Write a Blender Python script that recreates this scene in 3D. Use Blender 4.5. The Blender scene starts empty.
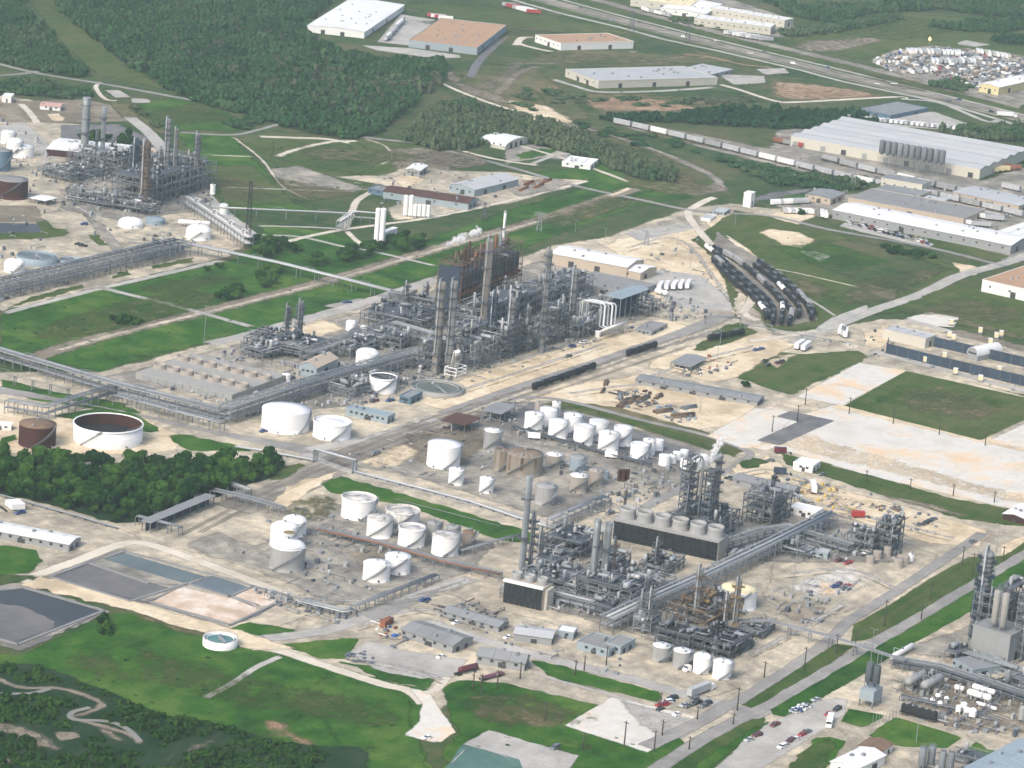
import bpy, math, random
import numpy as np
from mathutils import Vector, Matrix
from mathutils.geometry import delaunay_2d_cdt
R_ = math.radians
random.seed(7)
rng = np.random.default_rng(7)
sc = bpy.context.scene
COL = sc.collection

# ------------------------------------------------------------------ camera
# Site frame: +X runs up-right along the railway, +Y up-left, Z up, metres.
F_PX, PITCH, ROLL, AZ, CAM_H = 3171.0, 0.27069, 0.08513, 0.52169, 450.0
_cp, _sp, _cr, _sr = math.cos(PITCH), math.sin(PITCH), math.cos(ROLL), math.sin(ROLL)
_fw = np.array([0, _cp, -_sp]); _up = np.array([0, _sp, _cp]); _rt = np.array([1.0, 0, 0])
_M = np.array([[math.sin(AZ), math.cos(AZ), 0], [-math.cos(AZ), math.sin(AZ), 0], [0, 0, 1.0]])
CR = _M @ (_cr * _rt + _sr * _up); CU = _M @ (-_sr * _rt + _cr * _up); CW = _M @ _fw
_t = -CAM_H / CW[2]
CAM = np.array([-CW[0] * _t, -CW[1] * _t, CAM_H])       # site origin lies on the view axis
cd = bpy.data.cameras.new('camera'); cam = bpy.data.objects.new('camera', cd); COL.objects.link(cam)
cd.sensor_width = 36.0; cd.lens = 36.0 * F_PX / 1024.0; cd.clip_start = 1.0; cd.clip_end = 30000.0
cam.matrix_world = Matrix(((CR[0], CU[0], -CW[0], CAM[0]), (CR[1], CU[1], -CW[1], CAM[1]), (CR[2], CU[2], -CW[2], CAM[2]), (0, 0, 0, 1)))
sc.camera = cam

# ------------------------------------------------------------------ world, sun, exposure
SUN_DIR = Vector((-0.98, 0.10, 0.0)).normalized() * math.cos(R_(44)) + Vector((0, 0, math.sin(R_(44))))
w = bpy.data.worlds.new('World'); sc.world = w; w.use_nodes = True
nt = w.node_tree; bg = nt.nodes['Background']
sky = nt.nodes.new('ShaderNodeTexSky'); sky.sky_type = 'NISHITA'; sky.sun_disc = False
sky.sun_elevation = R_(44); sky.sun_rotation = math.atan2(SUN_DIR.x, SUN_DIR.y)
sky.air_density = 1.0; sky.dust_density = 4.0; sky.ozone_density = 0.6
nt.links.new(sky.outputs[0], bg.inputs[0]); bg.inputs[1].default_value = 0.15
sd = bpy.data.lights.new('sun', 'SUN'); sd.energy = 1.35; sd.angle = R_(22); sd.color = (1.0, 0.965, 0.91)
so = bpy.data.objects.new('sun', sd); COL.objects.link(so); so.location = (0, 0, 900)
so.rotation_euler = SUN_DIR.to_track_quat('Z', 'Y').to_euler()
sc.view_settings.view_transform = 'Standard'; sc.view_settings.look = 'None'
sc.view_settings.exposure = 0.68; sc.view_settings.gamma = 1.0; sc.view_settings.use_curve_mapping = False
sc.render.engine = 'CYCLES'
sc.cycles.max_bounces = 6; sc.cycles.diffuse_bounces = 3; sc.cycles.glossy_bounces = 2
sc.cycles.transparent_max_bounces = 24; sc.cycles.volume_bounces = 1

# ------------------------------------------------------------------ placing
def at(px, py, z=0.0):
    d = (px - 512) / F_PX * CR - (py - 384) / F_PX * CU + CW
    t = (z - CAM_H) / d[2]
    p = CAM + d * t
    return Vector((p[0], p[1], z))
def scl(p):
    d = np.array([p[0], p[1], 0.0]) - CAM
    return F_PX / float(d @ CW)
COSD = lambda p: math.cos(math.atan2(CAM_H, math.hypot(p[0] - CAM[0], p[1] - CAM[1])))
def hm(p, hpx):                                   # metres of an upright that spans hpx in the photograph
    return hpx / (scl(p) * COSD(p))

# ------------------------------------------------------------------ materials
def nodes_of(m):
    m.use_nodes = True
    nt = m.node_tree
    return nt, nt.nodes['Principled BSDF'], nt.nodes['Material Output']
def N(nt, typ, **kw):
    n = nt.nodes.new(typ)
    for k, v in kw.items():
        if k in n.inputs.keys() and not hasattr(n, k): n.inputs[k].default_value = v
        else: setattr(n, k, v)
    return n
def ramp(nt, fac, stops):
    r = nt.nodes.new('ShaderNodeValToRGB')
    e = r.color_ramp.elements
    while len(e) < len(stops): e.new(0.5)
    for i, (p, c) in enumerate(stops):
        e[i].position = p; e[i].color = (*c, 1)
    nt.links.new(fac, r.inputs[0]); return r.outputs[0]
def noise(nt, vec, scale, detail=3.0, rough=0.6, dist=0.0):
    n = nt.nodes.new('ShaderNodeTexNoise'); n.inputs['Scale'].default_value = scale
    n.inputs['Detail'].default_value = detail; n.inputs['Roughness'].default_value = rough
    n.inputs['Distortion'].default_value = dist
    nt.links.new(vec, n.inputs['Vector']); return n.outputs[0]
def mixc(nt, fac, a, b, mode='MIX'):
    m = nt.nodes.new('ShaderNodeMix'); m.data_type = 'RGBA'; m.blend_type = mode
    if isinstance(fac, float): m.inputs[0].default_value = fac
    else: nt.links.new(fac, m.inputs[0])
    for s, i in ((a, 6), (b, 7)):
        if isinstance(s, tuple): m.inputs[i].default_value = (*s, 1)
        else: nt.links.new(s, m.inputs[i])
    return m.outputs[2]
def mathn(nt, op, a, b=None, clamp=False):
    m = nt.nodes.new('ShaderNodeMath'); m.operation = op; m.use_clamp = clamp
    for i, s in enumerate((a, b)):
        if s is None: continue
        if isinstance(s, (int, float)): m.inputs[i].default_value = s
        else: nt.links.new(s, m.inputs[i])
    return m.outputs[0]
def hsv_jit(nt, col, v=0.25):
    oi = nt.nodes.new('ShaderNodeObjectInfo')
    k = mathn(nt, 'ADD', mathn(nt, 'MULTIPLY', oi.outputs['Random'], v), 1 - v / 2)
    h = nt.nodes.new('ShaderNodeHueSaturation'); nt.links.new(k, h.inputs['Value']); nt.links.new(col, h.inputs['Color'])
    return h.outputs[0]
MATS = {}
def paint(name, c, dirt=None, amt=0.35, rough=0.55, metal=0.0, streak=False, jit=0.0, scale=0.35):
    """weathered surface: base colour with blotches (or vertical run-down streaks) of a second colour"""
    m = bpy.data.materials.new(name); nt, b, o = nodes_of(m)
    tc = nt.nodes.new('ShaderNodeTexCoord'); vec = tc.outputs['Object']
    if streak:
        mp = nt.nodes.new('ShaderNodeMapping'); mp.inputs['Scale'].default_value = (1.0, 1.0, 0.12)
        nt.links.new(vec, mp.inputs['Vector']); vec = mp.outputs[0]
    oi = nt.nodes.new('ShaderNodeObjectInfo')
    va = nt.nodes.new('ShaderNodeVectorMath'); va.operation = 'ADD'
    sc_ = nt.nodes.new('ShaderNodeVectorMath'); sc_.operation = 'SCALE'; sc_.inputs['Scale'].default_value = 37.0
    cx = nt.nodes.new('ShaderNodeCombineXYZ'); nt.links.new(oi.outputs['Random'], cx.inputs[0]); nt.links.new(oi.outputs['Random'], cx.inputs[1])
    nt.links.new(cx.outputs[0], sc_.inputs[0]); nt.links.new(vec, va.inputs[0]); nt.links.new(sc_.outputs[0], va.inputs[1])
    n1 = noise(nt, va.outputs[0], scale, 5.0, 0.65)
    d = dirt or tuple(x * 0.55 for x in c)
    fac = mathn(nt, 'MULTIPLY', ramp(nt, n1, [(0.42, (0, 0, 0)), (0.72, (1, 1, 1))]), amt)
    col = mixc(nt, fac, c, d)
    if jit: col = hsv_jit(nt, col, jit)
    nt.links.new(col, b.inputs['Base Color'])
    b.inputs['Roughness'].default_value = rough; b.inputs['Metallic'].default_value = metal; b.inputs['Specular IOR Level'].default_value = .5 if rough < .35 else .22
    MATS[name] = m; return m
def ground_mat(name, stops, s1=0.012, s2=0.09, s3=0.7, grain=0.25, rough=0.95, stripes=None, stain=None):
    m = bpy.data.materials.new(name); nt, b, o = nodes_of(m)
    ge = nt.nodes.new('ShaderNodeNewGeometry'); pos = ge.outputs['Position']
    a = noise(nt, pos, s1, 4.0, 0.6, 0.6); c = noise(nt, pos, s2, 5.0, 0.65); f = noise(nt, pos, s3, 2.0, 0.6)
    mixv = mathn(nt, 'ADD', mathn(nt, 'MULTIPLY', a, 0.5), mathn(nt, 'MULTIPLY', c, 0.5))
    col = ramp(nt, mixv, stops)
    if stain:
        sn2 = noise(nt, pos, .055, 6.0, .72, 1.2)
        col = mixc(nt, mathn(nt, 'MULTIPLY', ramp(nt, sn2, [(.5, (0, 0, 0)), (.66, (1, 1, 1))]), stain[1]), col, stain[0])
        for ax in ((.006, .16, 0), (.16, .006, 0)):
            mp = nt.nodes.new('ShaderNodeMapping'); mp.inputs['Scale'].default_value = ax; nt.links.new(pos, mp.inputs['Vector'])
            col = mixc(nt, mathn(nt, 'MULTIPLY', ramp(nt, noise(nt, mp.outputs[0], 1.0, 4.0, .7), [(.54, (0, 0, 0)), (.66, (1, 1, 1))]), stain[1] * .55), col, stain[0])
    g = mathn(nt, 'ADD', mathn(nt, 'MULTIPLY', f, grain * 2), 1 - grain)
    cg = nt.nodes.new('ShaderNodeCombineColor')
    for i in range(3): nt.links.new(g, cg.inputs[i])
    col = mixc(nt, 1.0, col, cg.outputs[0], 'MULTIPLY')
    if stripes:                                     # mown or wheel-worn lines along the site's X axis
        sx = nt.nodes.new('ShaderNodeMapping'); sx.inputs['Scale'].default_value = (0.004, 0.35, 0.0)
        nt.links.new(pos, sx.inputs['Vector'])
        sn = noise(nt, sx.outputs[0], 1.0, 3.0, 0.6)
        col = mixc(nt, mathn(nt, 'MULTIPLY', ramp(nt, sn, [(0.5, (0, 0, 0)), (0.68, (1, 1, 1))]), 0.6), col, stripes)
    nt.links.new(col, b.inputs['Base Color']); b.inputs['Roughness'].default_value = rough
    b.inputs['Specular IOR Level'].default_value = 0.05
    # ragged edge: the patch's edge attribute runs 0 (rim) to 1 and is broken up by noise
    at_ = nt.nodes.new('ShaderNodeAttribute'); at_.attribute_name = 'edge'
    en = noise(nt, pos, 0.16, 7.0, 0.75)
    e = mathn(nt, 'ADD', at_.outputs['Fac'], mathn(nt, 'MULTIPLY', mathn(nt, 'SUBTRACT', en, 0.5), 1.7))
    al = mathn(nt, 'MULTIPLY', mathn(nt, 'SUBTRACT', e, 0.22), 2.2, True)
    tr = nt.nodes.new('ShaderNodeBsdfTransparent'); mx = nt.nodes.new('ShaderNodeMixShader')
    nt.links.new(al, mx.inputs[0]); nt.links.new(tr.outputs[0], mx.inputs[1]); nt.links.new(b.outputs[0], mx.inputs[2])
    nt.links.new(mx.outputs[0], o.inputs['Surface'])
    MATS[name] = m; return m
G3 = lambda a, b, c: [(0.40, a), (0.5, b), (0.60, c)]
ground_mat('meadow', G3((.022, .060, .018), (.050, .086, .028), (.105, .102, .050)), grain=.35, stain=((.10, .095, .055), .5))
ground_mat('lush_grass', G3((.013, .054, .009), (.032, .104, .013), (.085, .150, .028)), s1=.016, s2=.07, grain=.38, stripes=(.055, .105, .028), stain=((.050, .085, .020), .4))
ground_mat('plain_grass', G3((.026, .066, .014), (.052, .092, .022), (.092, .112, .040)), grain=.35, stripes=(.11, .105, .05), stain=((.10, .095, .045), .35))
ground_mat('dry_grass', G3((.055, .080, .028), (.105, .108, .050), (.175, .145, .085)), grain=.35)
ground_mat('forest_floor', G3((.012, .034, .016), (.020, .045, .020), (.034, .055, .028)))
ground_mat('yard', G3((.27, .242, .19), (.42, .375, .29), (.63, .545, .405)), s1=.02, s2=.12, grain=.26, stain=((.22, .20, .17), .55))
ground_mat('grey_yard', G3((.165, .157, .142), (.265, .25, .218), (.42, .38, .31)), s1=.025, grain=.28, stain=((.12, .115, .105), .55))
ground_mat('sand', G3((.46, .37, .25), (.63, .52, .36), (.72, .63, .47)), s1=.02, grain=.2, stain=((.40, .33, .24), .5))
ground_mat('white_pad', G3((.55, .53, .48), (.62, .60, .55), (.68, .51, .33)), s1=.02, s2=.045, grain=.12, stain=((.48, .43, .36), .5))
ground_mat('concrete', G3((.33, .32, .295), (.40, .385, .355), (.47, .45, .41)), s1=.03, grain=.18, stain=((.27, .26, .24), .45))
ground_mat('road', G3((.21, .205, .195), (.27, .26, .245), (.33, .315, .29)), s1=.02, grain=.15, stain=((.18, .175, .165), .4))
ground_mat('pale_road', G3((.48, .43, .35), (.56, .51, .42), (.64, .58, .48)), s1=.03, grain=.12)
ground_mat('asphalt', G3((.11, .11, .115), (.15, .15, .155), (.20, .195, .195)), s1=.03, grain=.15)
ground_mat('ballast', G3((.17, .155, .135), (.235, .215, .185), (.33, .30, .25)), s1=.03, grain=.3)
ground_mat('red_earth', G3((.20, .14, .09), (.30, .20, .13), (.40, .30, .21)), grain=.25)
ground_mat('brown_earth', G3((.15, .13, .10), (.21, .18, .14), (.30, .26, .20)), grain=.3)
ground_mat('grey_sludge', G3((.12, .12, .122), (.145, .14, .14), (.18, .17, .165)), s1=.02, grain=.06, rough=.5)
ground_mat('pink_sludge', G3((.46, .35, .26), (.58, .46, .36), (.68, .61, .53)), s1=.06, s2=.12, grain=.1)
ground_mat('green_pad', G3((.07, .14, .125), (.085, .165, .145), (.11, .19, .165)), grain=.08)
def water_mat(name, c, rough):
    m = bpy.data.materials.new(name); nt, b, o = nodes_of(m)
    ge = nt.nodes.new('ShaderNodeNewGeometry')
    col = ramp(nt, noise(nt, ge.outputs['Position'], .03, 4), [(.35, tuple(x * .8 for x in c)), (.65, tuple(x * 1.2 for x in c))])
    nt.links.new(col, b.inputs['Base Color']); b.inputs['Roughness'].default_value = rough
    MATS[name] = m
water_mat('pond_water', (.036, .04, .043), .4); water_mat('murky_water', (.10, .12, .11), .25); water_mat('blue_water', (.105, .125, .13), .35)
water_mat('teal_water', (.06, .17, .16), .2); water_mat('creek_water', (.20, .19, .165), .45)
W3 = (.80, .80, .78)
paint('white_paint', (.80, .80, .79), (.55, .52, .46), .35, .5, streak=True)
paint('white_clean', (.82, .82, .81), (.62, .60, .56), .2, .5)
paint('stained_white', (.70, .69, .66), (.24, .20, .16), .75, .6, streak=True)
paint('dirty_roof', (.62, .60, .57), (.10, .085, .07), .95, .6, scale=.22)
paint('tan_tank', (.34, .31, .275), (.23, .19, .155), .5, .6, streak=True)
paint('grey_tank', (.32, .325, .325), (.20, .195, .185), .5, .55, streak=True)
paint('blue_tank', (.27, .34, .39), (.20, .24, .27), .4, .55, streak=True)
paint('rusty_tank', (.26, .235, .20), (.13, .09, .065), .6, .7, streak=True)
paint('rust', (.062, .022, .018), (.035, .018, .015), .8, .8, streak=True)
paint('rust_orange', (.27, .105, .055), (.13, .06, .045), .7, .8)
paint('rust_roof', (.20, .14, .095), (.12, .06, .04), .8, .8)
paint('cream_roof', (.80, .70, .44), (.70, .58, .34), .6, .6)
paint('steel', (.19, .21, .235), (.12, .108, .095), .5, .6, .1, jit=.6)
paint('dark_steel', (.095, .112, .135), (.07, .064, .06), .5, .6, .1, jit=.5)
paint('galvanised', (.27, .295, .315), (.18, .175, .17), .5, .5, .15, jit=.45)
paint('silver_pipe', (.43, .445, .455), (.28, .27, .26), .45, .45, .2, jit=.3)
paint('column_skin', (.235, .24, .24), (.15, .135, .12), .6, .6, .1, streak=True, jit=.3)
paint('column_tan', (.29, .262, .23), (.18, .145, .115), .6, .6, .05, streak=True, jit=.25)
paint('brown_steel', (.165, .122, .092), (.09, .06, .045), .6, .75, jit=.4)
paint('yellow_steel', (.27, .20, .095), (.14, .10, .06), .6, .65, jit=.3)
paint('navy', (.035, .055, .085), (.03, .035, .045), .5, .6, jit=.3)
paint('black_tank', (.013, .016, .023), (.035, .03, .028), .35, .7, jit=.4)
paint('black', (.022, .023, .026), (.05, .05, .05), .4, .6)
paint('louvre', (.018, .021, .026), (.04, .045, .05), .5, .7)
paint('cream_wall', (.52, .50, .43), (.38, .35, .29), .35, .7)
paint('tan_wall', (.46, .39, .31), (.36, .30, .24), .35, .7)
paint('white_wall', (.74, .74, .72), (.58, .57, .54), .3, .6)
paint('grey_wall', (.28, .29, .295), (.21, .21, .205), .35, .65)
paint('blue_wall', (.29, .345, .375), (.22, .255, .275), .4, .65)
paint('deep_blue', (.10, .17, .23), (.08, .11, .14), .4, .6)
paint('yellow_wall', (.60, .53, .30), (.48, .42, .25), .3, .7)
paint('white_roof', (.74, .74, .73), (.52, .51, .48), .45, .6, scale=.08)
paint('grey_roof', (.235, .245, .25), (.16, .16, .16), .6, .65, scale=.08)
paint('pale_roof', (.44, .45, .455), (.33, .34, .35), .5, .55, scale=.05)
paint('dark_roof', (.25, .25, .245), (.17, .165, .16), .5, .7, scale=.08)
paint('brown_roof', (.42, .265, .165), (.35, .22, .14), .5, .85, scale=.05)
paint('red_roof', (.095, .045, .038), (.06, .035, .03), .6, .8, scale=.3)
paint('blue_roof', (.27, .335, .375), (.20, .24, .27), .5, .55, scale=.1)
paint('glass', (.03, .04, .05), (.05, .06, .07), .3, .1)
paint('door_dark', (.05, .05, .055), (.08, .08, .08), .3, .7)
paint('tyre', (.018, .018, .018), (.03, .03, .03), .3, .85)
paint('timber', (.065, .052, .042), (.045, .038, .03), .5, .85)
paint('tie', (.10, .085, .07), (.07, .06, .05), .5, .9)
paint('rail_steel', (.20, .15, .12), (.12, .08, .06), .5, .5, .4)
paint('blue_paint', (.045, .12, .36), (.03, .08, .2), .3, .4)
paint('red_paint', (.38, .045, .04), (.2, .04, .03), .3, .4)
paint('orange_paint', (.55, .20, .05), (.35, .13, .05), .4, .6)
paint('yellow_paint', (.60, .42, .06), (.35, .26, .07), .4, .55)
paint('cream_paint', (.70, .62, .40), (.5, .44, .3), .3, .6)
paint('concrete_wall', (.33, .325, .305), (.23, .225, .21), .5, .8)
paint('pink_paint', (.55, .33, .28), (.45, .3, .25), .3, .6)
for n_, c_ in dict(car_white=(.78, .78, .77), car_silver=(.42, .44, .46), car_black=(.02, .021, .024), car_red=(.33, .025, .03), car_blue=(.03, .07, .22), car_maroon=(.12, .025, .035), car_grey=(.14, .15, .16), car_tan=(.40, .35, .27), car_green=(.04, .10, .08)).items():
    paint(n_, c_, None, .12, .25)
def leaf_mat(name, a, b2, c):
    m = bpy.data.materials.new(name); nt, b, o = nodes_of(m)
    ge = nt.nodes.new('ShaderNodeNewGeometry'); oi = nt.nodes.new('ShaderNodeObjectInfo')
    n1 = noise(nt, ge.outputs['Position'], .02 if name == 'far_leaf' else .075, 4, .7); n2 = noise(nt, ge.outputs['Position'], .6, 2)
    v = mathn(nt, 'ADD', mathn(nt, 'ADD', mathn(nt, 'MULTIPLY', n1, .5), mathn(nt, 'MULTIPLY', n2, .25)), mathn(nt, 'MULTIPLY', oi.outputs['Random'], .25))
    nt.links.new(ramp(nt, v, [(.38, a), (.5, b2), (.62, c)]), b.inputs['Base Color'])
    b.inputs['Roughness'].default_value = .75; b.inputs['Specular IOR Level'].default_value = .04
    MATS[name] = m
leaf_mat('leaf', (.006, .028, .006), (.015, .052, .007), (.040, .094, .013))
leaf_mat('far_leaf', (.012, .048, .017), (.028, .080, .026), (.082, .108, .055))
leaf_mat('scrub_leaf', (.007, .026, .006), (.014, .046, .009), (.034, .078, .016))
leaf_mat('sparse_leaf', (.03, .055, .027), (.055, .075, .042), (.085, .095, .06))
paint('bark', (.09, .07, .055), (.06, .045, .035), .4, .9)
m = bpy.data.materials.new('flame'); nt, b, o = nodes_of(m)
b.inputs['Base Color'].default_value = (1, .4, .08, 1); b.inputs['Emission Color'].default_value = (1, .5, .12, 1); b.inputs['Emission Strength'].default_value = 6.0
MATS['flame'] = m

# ------------------------------------------------------------------ mesh building
class MB:
    def __init__(s): s.v = []; s.f = []; s.sm = []
    def add(s, vs, fs, smooth=False):
        o = len(s.v); s.v.extend([tuple(p) for p in vs])
        s.f.extend([tuple(i + o for i in f) for f in fs]); s.sm.extend([smooth] * len(fs)); return s
    def box(s, x0, y0, z0, x1, y1, z1):
        return s.add([(x0, y0, z0), (x1, y0, z0), (x1, y1, z0), (x0, y1, z0), (x0, y0, z1), (x1, y0, z1), (x1, y1, z1), (x0, y1, z1)],
                     [(3, 2, 1, 0), (4, 5, 6, 7), (0, 1, 5, 4), (1, 2, 6, 5), (2, 3, 7, 6), (3, 0, 4, 7)])
    def cbox(s, cx, cy, z0, lx, ly, h): return s.box(cx - lx / 2, cy - ly / 2, z0, cx + lx / 2, cy + ly / 2, z0 + h)
    def lathe(s, prof, n=16, cx=0, cy=0, cap0=True, cap1=True):     # prof: (r, z)
        vs = []; fs = []
        for r, z in prof:
            for i in range(n):
                a = 2 * math.pi * i / n; vs.append((cx + r * math.cos(a), cy + r * math.sin(a), z))
        for k in range(len(prof) - 1):
            for i in range(n):
                j = (i + 1) % n; fs.append((k * n + i, k * n + j, (k + 1) * n + j, (k + 1) * n + i))
        s.add(vs, fs, True)
        o = len(s.v) - len(vs); top = (len(prof) - 1) * n + o
        if cap0: s.f.append(tuple(o + i for i in range(n))[::-1]); s.sm.append(False)
        if cap1: s.f.append(tuple(top + i for i in range(n))); s.sm.append(False)
        return s
    def cyl(s, cx, cy, z0, z1, r, n=12, r1=None): return s.lathe([(r, z0), (r if r1 is None else r1, z1)], n, cx, cy)
    def tube(s, pts, r, n=6, closed_ends=True):
        pts = [Vector(p) for p in pts]; vs = []; fs = []
        for i, p in enumerate(pts):
            d = (pts[min(i + 1, len(pts) - 1)] - pts[max(i - 1, 0)])
            if d.length < 1e-6: d = Vector((0, 0, 1))
            d.normalize(); u = d.cross(Vector((0, 0, 1)))
            if u.length < 0.05: u = d.cross(Vector((0, 1, 0)))
            u.normalize(); v = u.cross(d)
            k = 1.0
            if 0 < i < len(pts) - 1:
                c = (pts[i] - pts[i - 1]).normalized().dot((pts[i + 1] - pts[i]).normalized())
                k = 1 / max(.5, math.sqrt(max(0.0, (1 + c) / 2)))
            for j in range(n):
                a = 2 * math.pi * j / n + .4; vs.append(p + (u * math.cos(a) * k + v * math.sin(a)) * r)
        for k in range(len(pts) - 1):
            for i in range(n):
                j = (i + 1) % n; fs.append((k * n + i, (k + 1) * n + i, (k + 1) * n + j, k * n + j))
        if closed_ends: fs.append(tuple(range(n))); fs.append(tuple(reversed(range((len(pts) - 1) * n, len(pts) * n))))
        return s.add(vs, fs, n > 5)
    def capsule(s, p0, p1, r, n=12, bulge=.5):                       # lying vessel with dished ends
        p0 = Vector(p0); p1 = Vector(p1); d = (p1 - p0).normalized(); u = d.cross(Vector((0, 0, 1)))
        if u.length < .05: u = d.cross(Vector((0, 1, 0)))
        u.normalize(); v = u.cross(d); vs = []; fs = []
        rings = [(p0 - d * r * bulge, .25), (p0 - d * r * bulge * .6, .75), (p0, 1), (p1, 1), (p1 + d * r * bulge * .6, .75), (p1 + d * r * bulge, .25)]
        for c, k in rings:
            for j in range(n):
                a = 2 * math.pi * j / n; vs.append(c + (u * math.cos(a) + v * math.sin(a)) * r * k)
        for k in range(len(rings) - 1):
            for i in range(n):
                j = (i + 1) % n; fs.append((k * n + i, (k + 1) * n + i, (k + 1) * n + j, k * n + j))
        fs.append(tuple(range(n))); fs.append(tuple(reversed(range(5 * n, 6 * n))))
        return s.add(vs, fs, True)
    def prism(s, poly, z0, z1):
        n = len(poly); vs = [(x, y, z0) for x, y in poly] + [(x, y, z1) for x, y in poly]
        return s.add(vs, [tuple(range(n))[::-1], tuple(range(n, 2 * n))] + [(i, (i + 1) % n, n + (i + 1) % n, n + i) for i in range(n)])
    def extr_y(s, prof, y0, y1):                                     # profile in x,z swept along y
        n = len(prof); vs = [(x, y0, z) for x, z in prof] + [(x, y1, z) for x, z in prof]
        return s.add(vs, [tuple(range(n)), tuple(range(n, 2 * n))[::-1]] + [((i + 1) % n, i, n + i, n + (i + 1) % n) for i in range(n)])
    def extr_x(s, prof, x0, x1):                                     # profile in y,z swept along x
        n = len(prof); vs = [(x0, y, z) for y, z in prof] + [(x1, y, z) for y, z in prof]
        return s.add(vs, [tuple(range(n))[::-1], tuple(range(n, 2 * n))] + [(i, (i + 1) % n, n + (i + 1) % n, n + i) for i in range(n)])
    def mesh(s, name, mat=None):
        me = bpy.data.meshes.new(name); me.from_pydata(s.v, [], s.f)
        if any(s.sm): me.polygons.foreach_set('use_smooth', s.sm)
        if mat: me.materials.append(MATS[mat])
        me.update(); return me
def put(name, me, parent=None, loc=None, rz=None, mat=None, label=None):
    if isinstance(me, MB): me = me.mesh(name, mat); mat = None
    o = bpy.data.objects.new(name, me); COL.objects.link(o)
    if parent is not None: o.parent = parent
    if loc is not None: o.location = loc
    if rz is not None: o.rotation_euler = (0, 0, rz)
    if mat:
        if not len(me.materials): me.materials.append(MATS[mat])
        o.material_slots[0].link = 'OBJECT'; o.material_slots[0].material = MATS[mat]
    if label: o['label'] = label
    return o
def thing(name, label, cat, loc=(0, 0, 0), rz=0.0, group=None, kind=None):
    o = bpy.data.objects.new(name, None); COL.objects.link(o); o.empty_display_size = 1
    o.location = loc; o.rotation_euler = (0, 0, rz)
    tag(o, label, cat, group, kind); return o
def tag(o, label, cat, group=None, kind=None):
    o['label'] = label; o['category'] = cat
    if group: o['group'] = group
    if kind: o['kind'] = kind
    return o
ORD = 'first second third fourth fifth sixth seventh eighth ninth tenth eleventh twelfth thirteenth fourteenth fifteenth sixteenth seventeenth eighteenth nineteenth twentieth'.split()
def nth(i, n=None):
    if n is not None and i == n - 1: return 'last'
    if i < 20: return ORD[i]
    return ('twenty-' if i < 30 else 'thirty-' if i < 40 else 'forty-') + ORD[i % 10 - 1] if i % 10 else {20: 'twenty-first', 30: 'thirty-first', 40: 'forty-first'}.get(i, 'fiftieth')
def nth(i, n=None):
    if n is not None and i == n - 1: return 'last'
    if i < 20: return ORD[i]
    t, u = divmod(i + 1, 10); tens = {2: 'twent', 3: 'thirt', 4: 'fort', 5: 'fift'}[t]
    return tens + 'ieth' if u == 0 else tens + 'y-' + ORD[u - 1]
# ------------------------------------------------------------------ ground: one sheet, then thin sheets laid on it
def structure(name, me, mat=None, z=0.0):
    o = put(name, me, None, (0, 0, z), None, mat); o['kind'] = 'structure'; return o
gb = MB(); k_ = 16
gv = [(-5000 + 10500 * i / k_, -4500 + 9500 * j / k_, 0) for j in range(k_ + 1) for i in range(k_ + 1)]
gb.add(gv, [(j * (k_ + 1) + i, j * (k_ + 1) + i + 1, (j + 1) * (k_ + 1) + i + 1, (j + 1) * (k_ + 1) + i) for j in range(k_) for i in range(k_)])
gm = gb.mesh('ground', 'meadow'); a_ = gm.attributes.new('edge', 'FLOAT', 'POINT'); a_.data.foreach_set('value', [3.0] * len(gv))
structure('ground', gm)
LAID = []
def seg_dist(P, poly):
    A = poly; B = np.roll(poly, -1, axis=0); d = B - A
    out = np.full(len(P), 1e9)
    for a, dd in zip(A, d):
        L = max(float(dd @ dd), 1e-9)
        t = np.clip(((P - a) @ dd) / L, 0, 1)
        out = np.minimum(out, np.hypot(*(P - a - t[:, None] * dd).T))
    return out
def inside(P, poly):
    x, y = P[:, 0], P[:, 1]; c = np.zeros(len(P), bool); n = len(poly)
    for i in range(n):
        x0, y0 = poly[i]; x1, y1 = poly[(i + 1) % n]
        if y0 == y1: continue
        m = ((y0 > y) != (y1 > y)) & (x < (x1 - x0) * (y - y0) / (y1 - y0) + x0); c ^= m
    return c
def G2(px): return np.array([at(*p)[:2] for p in px])
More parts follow.
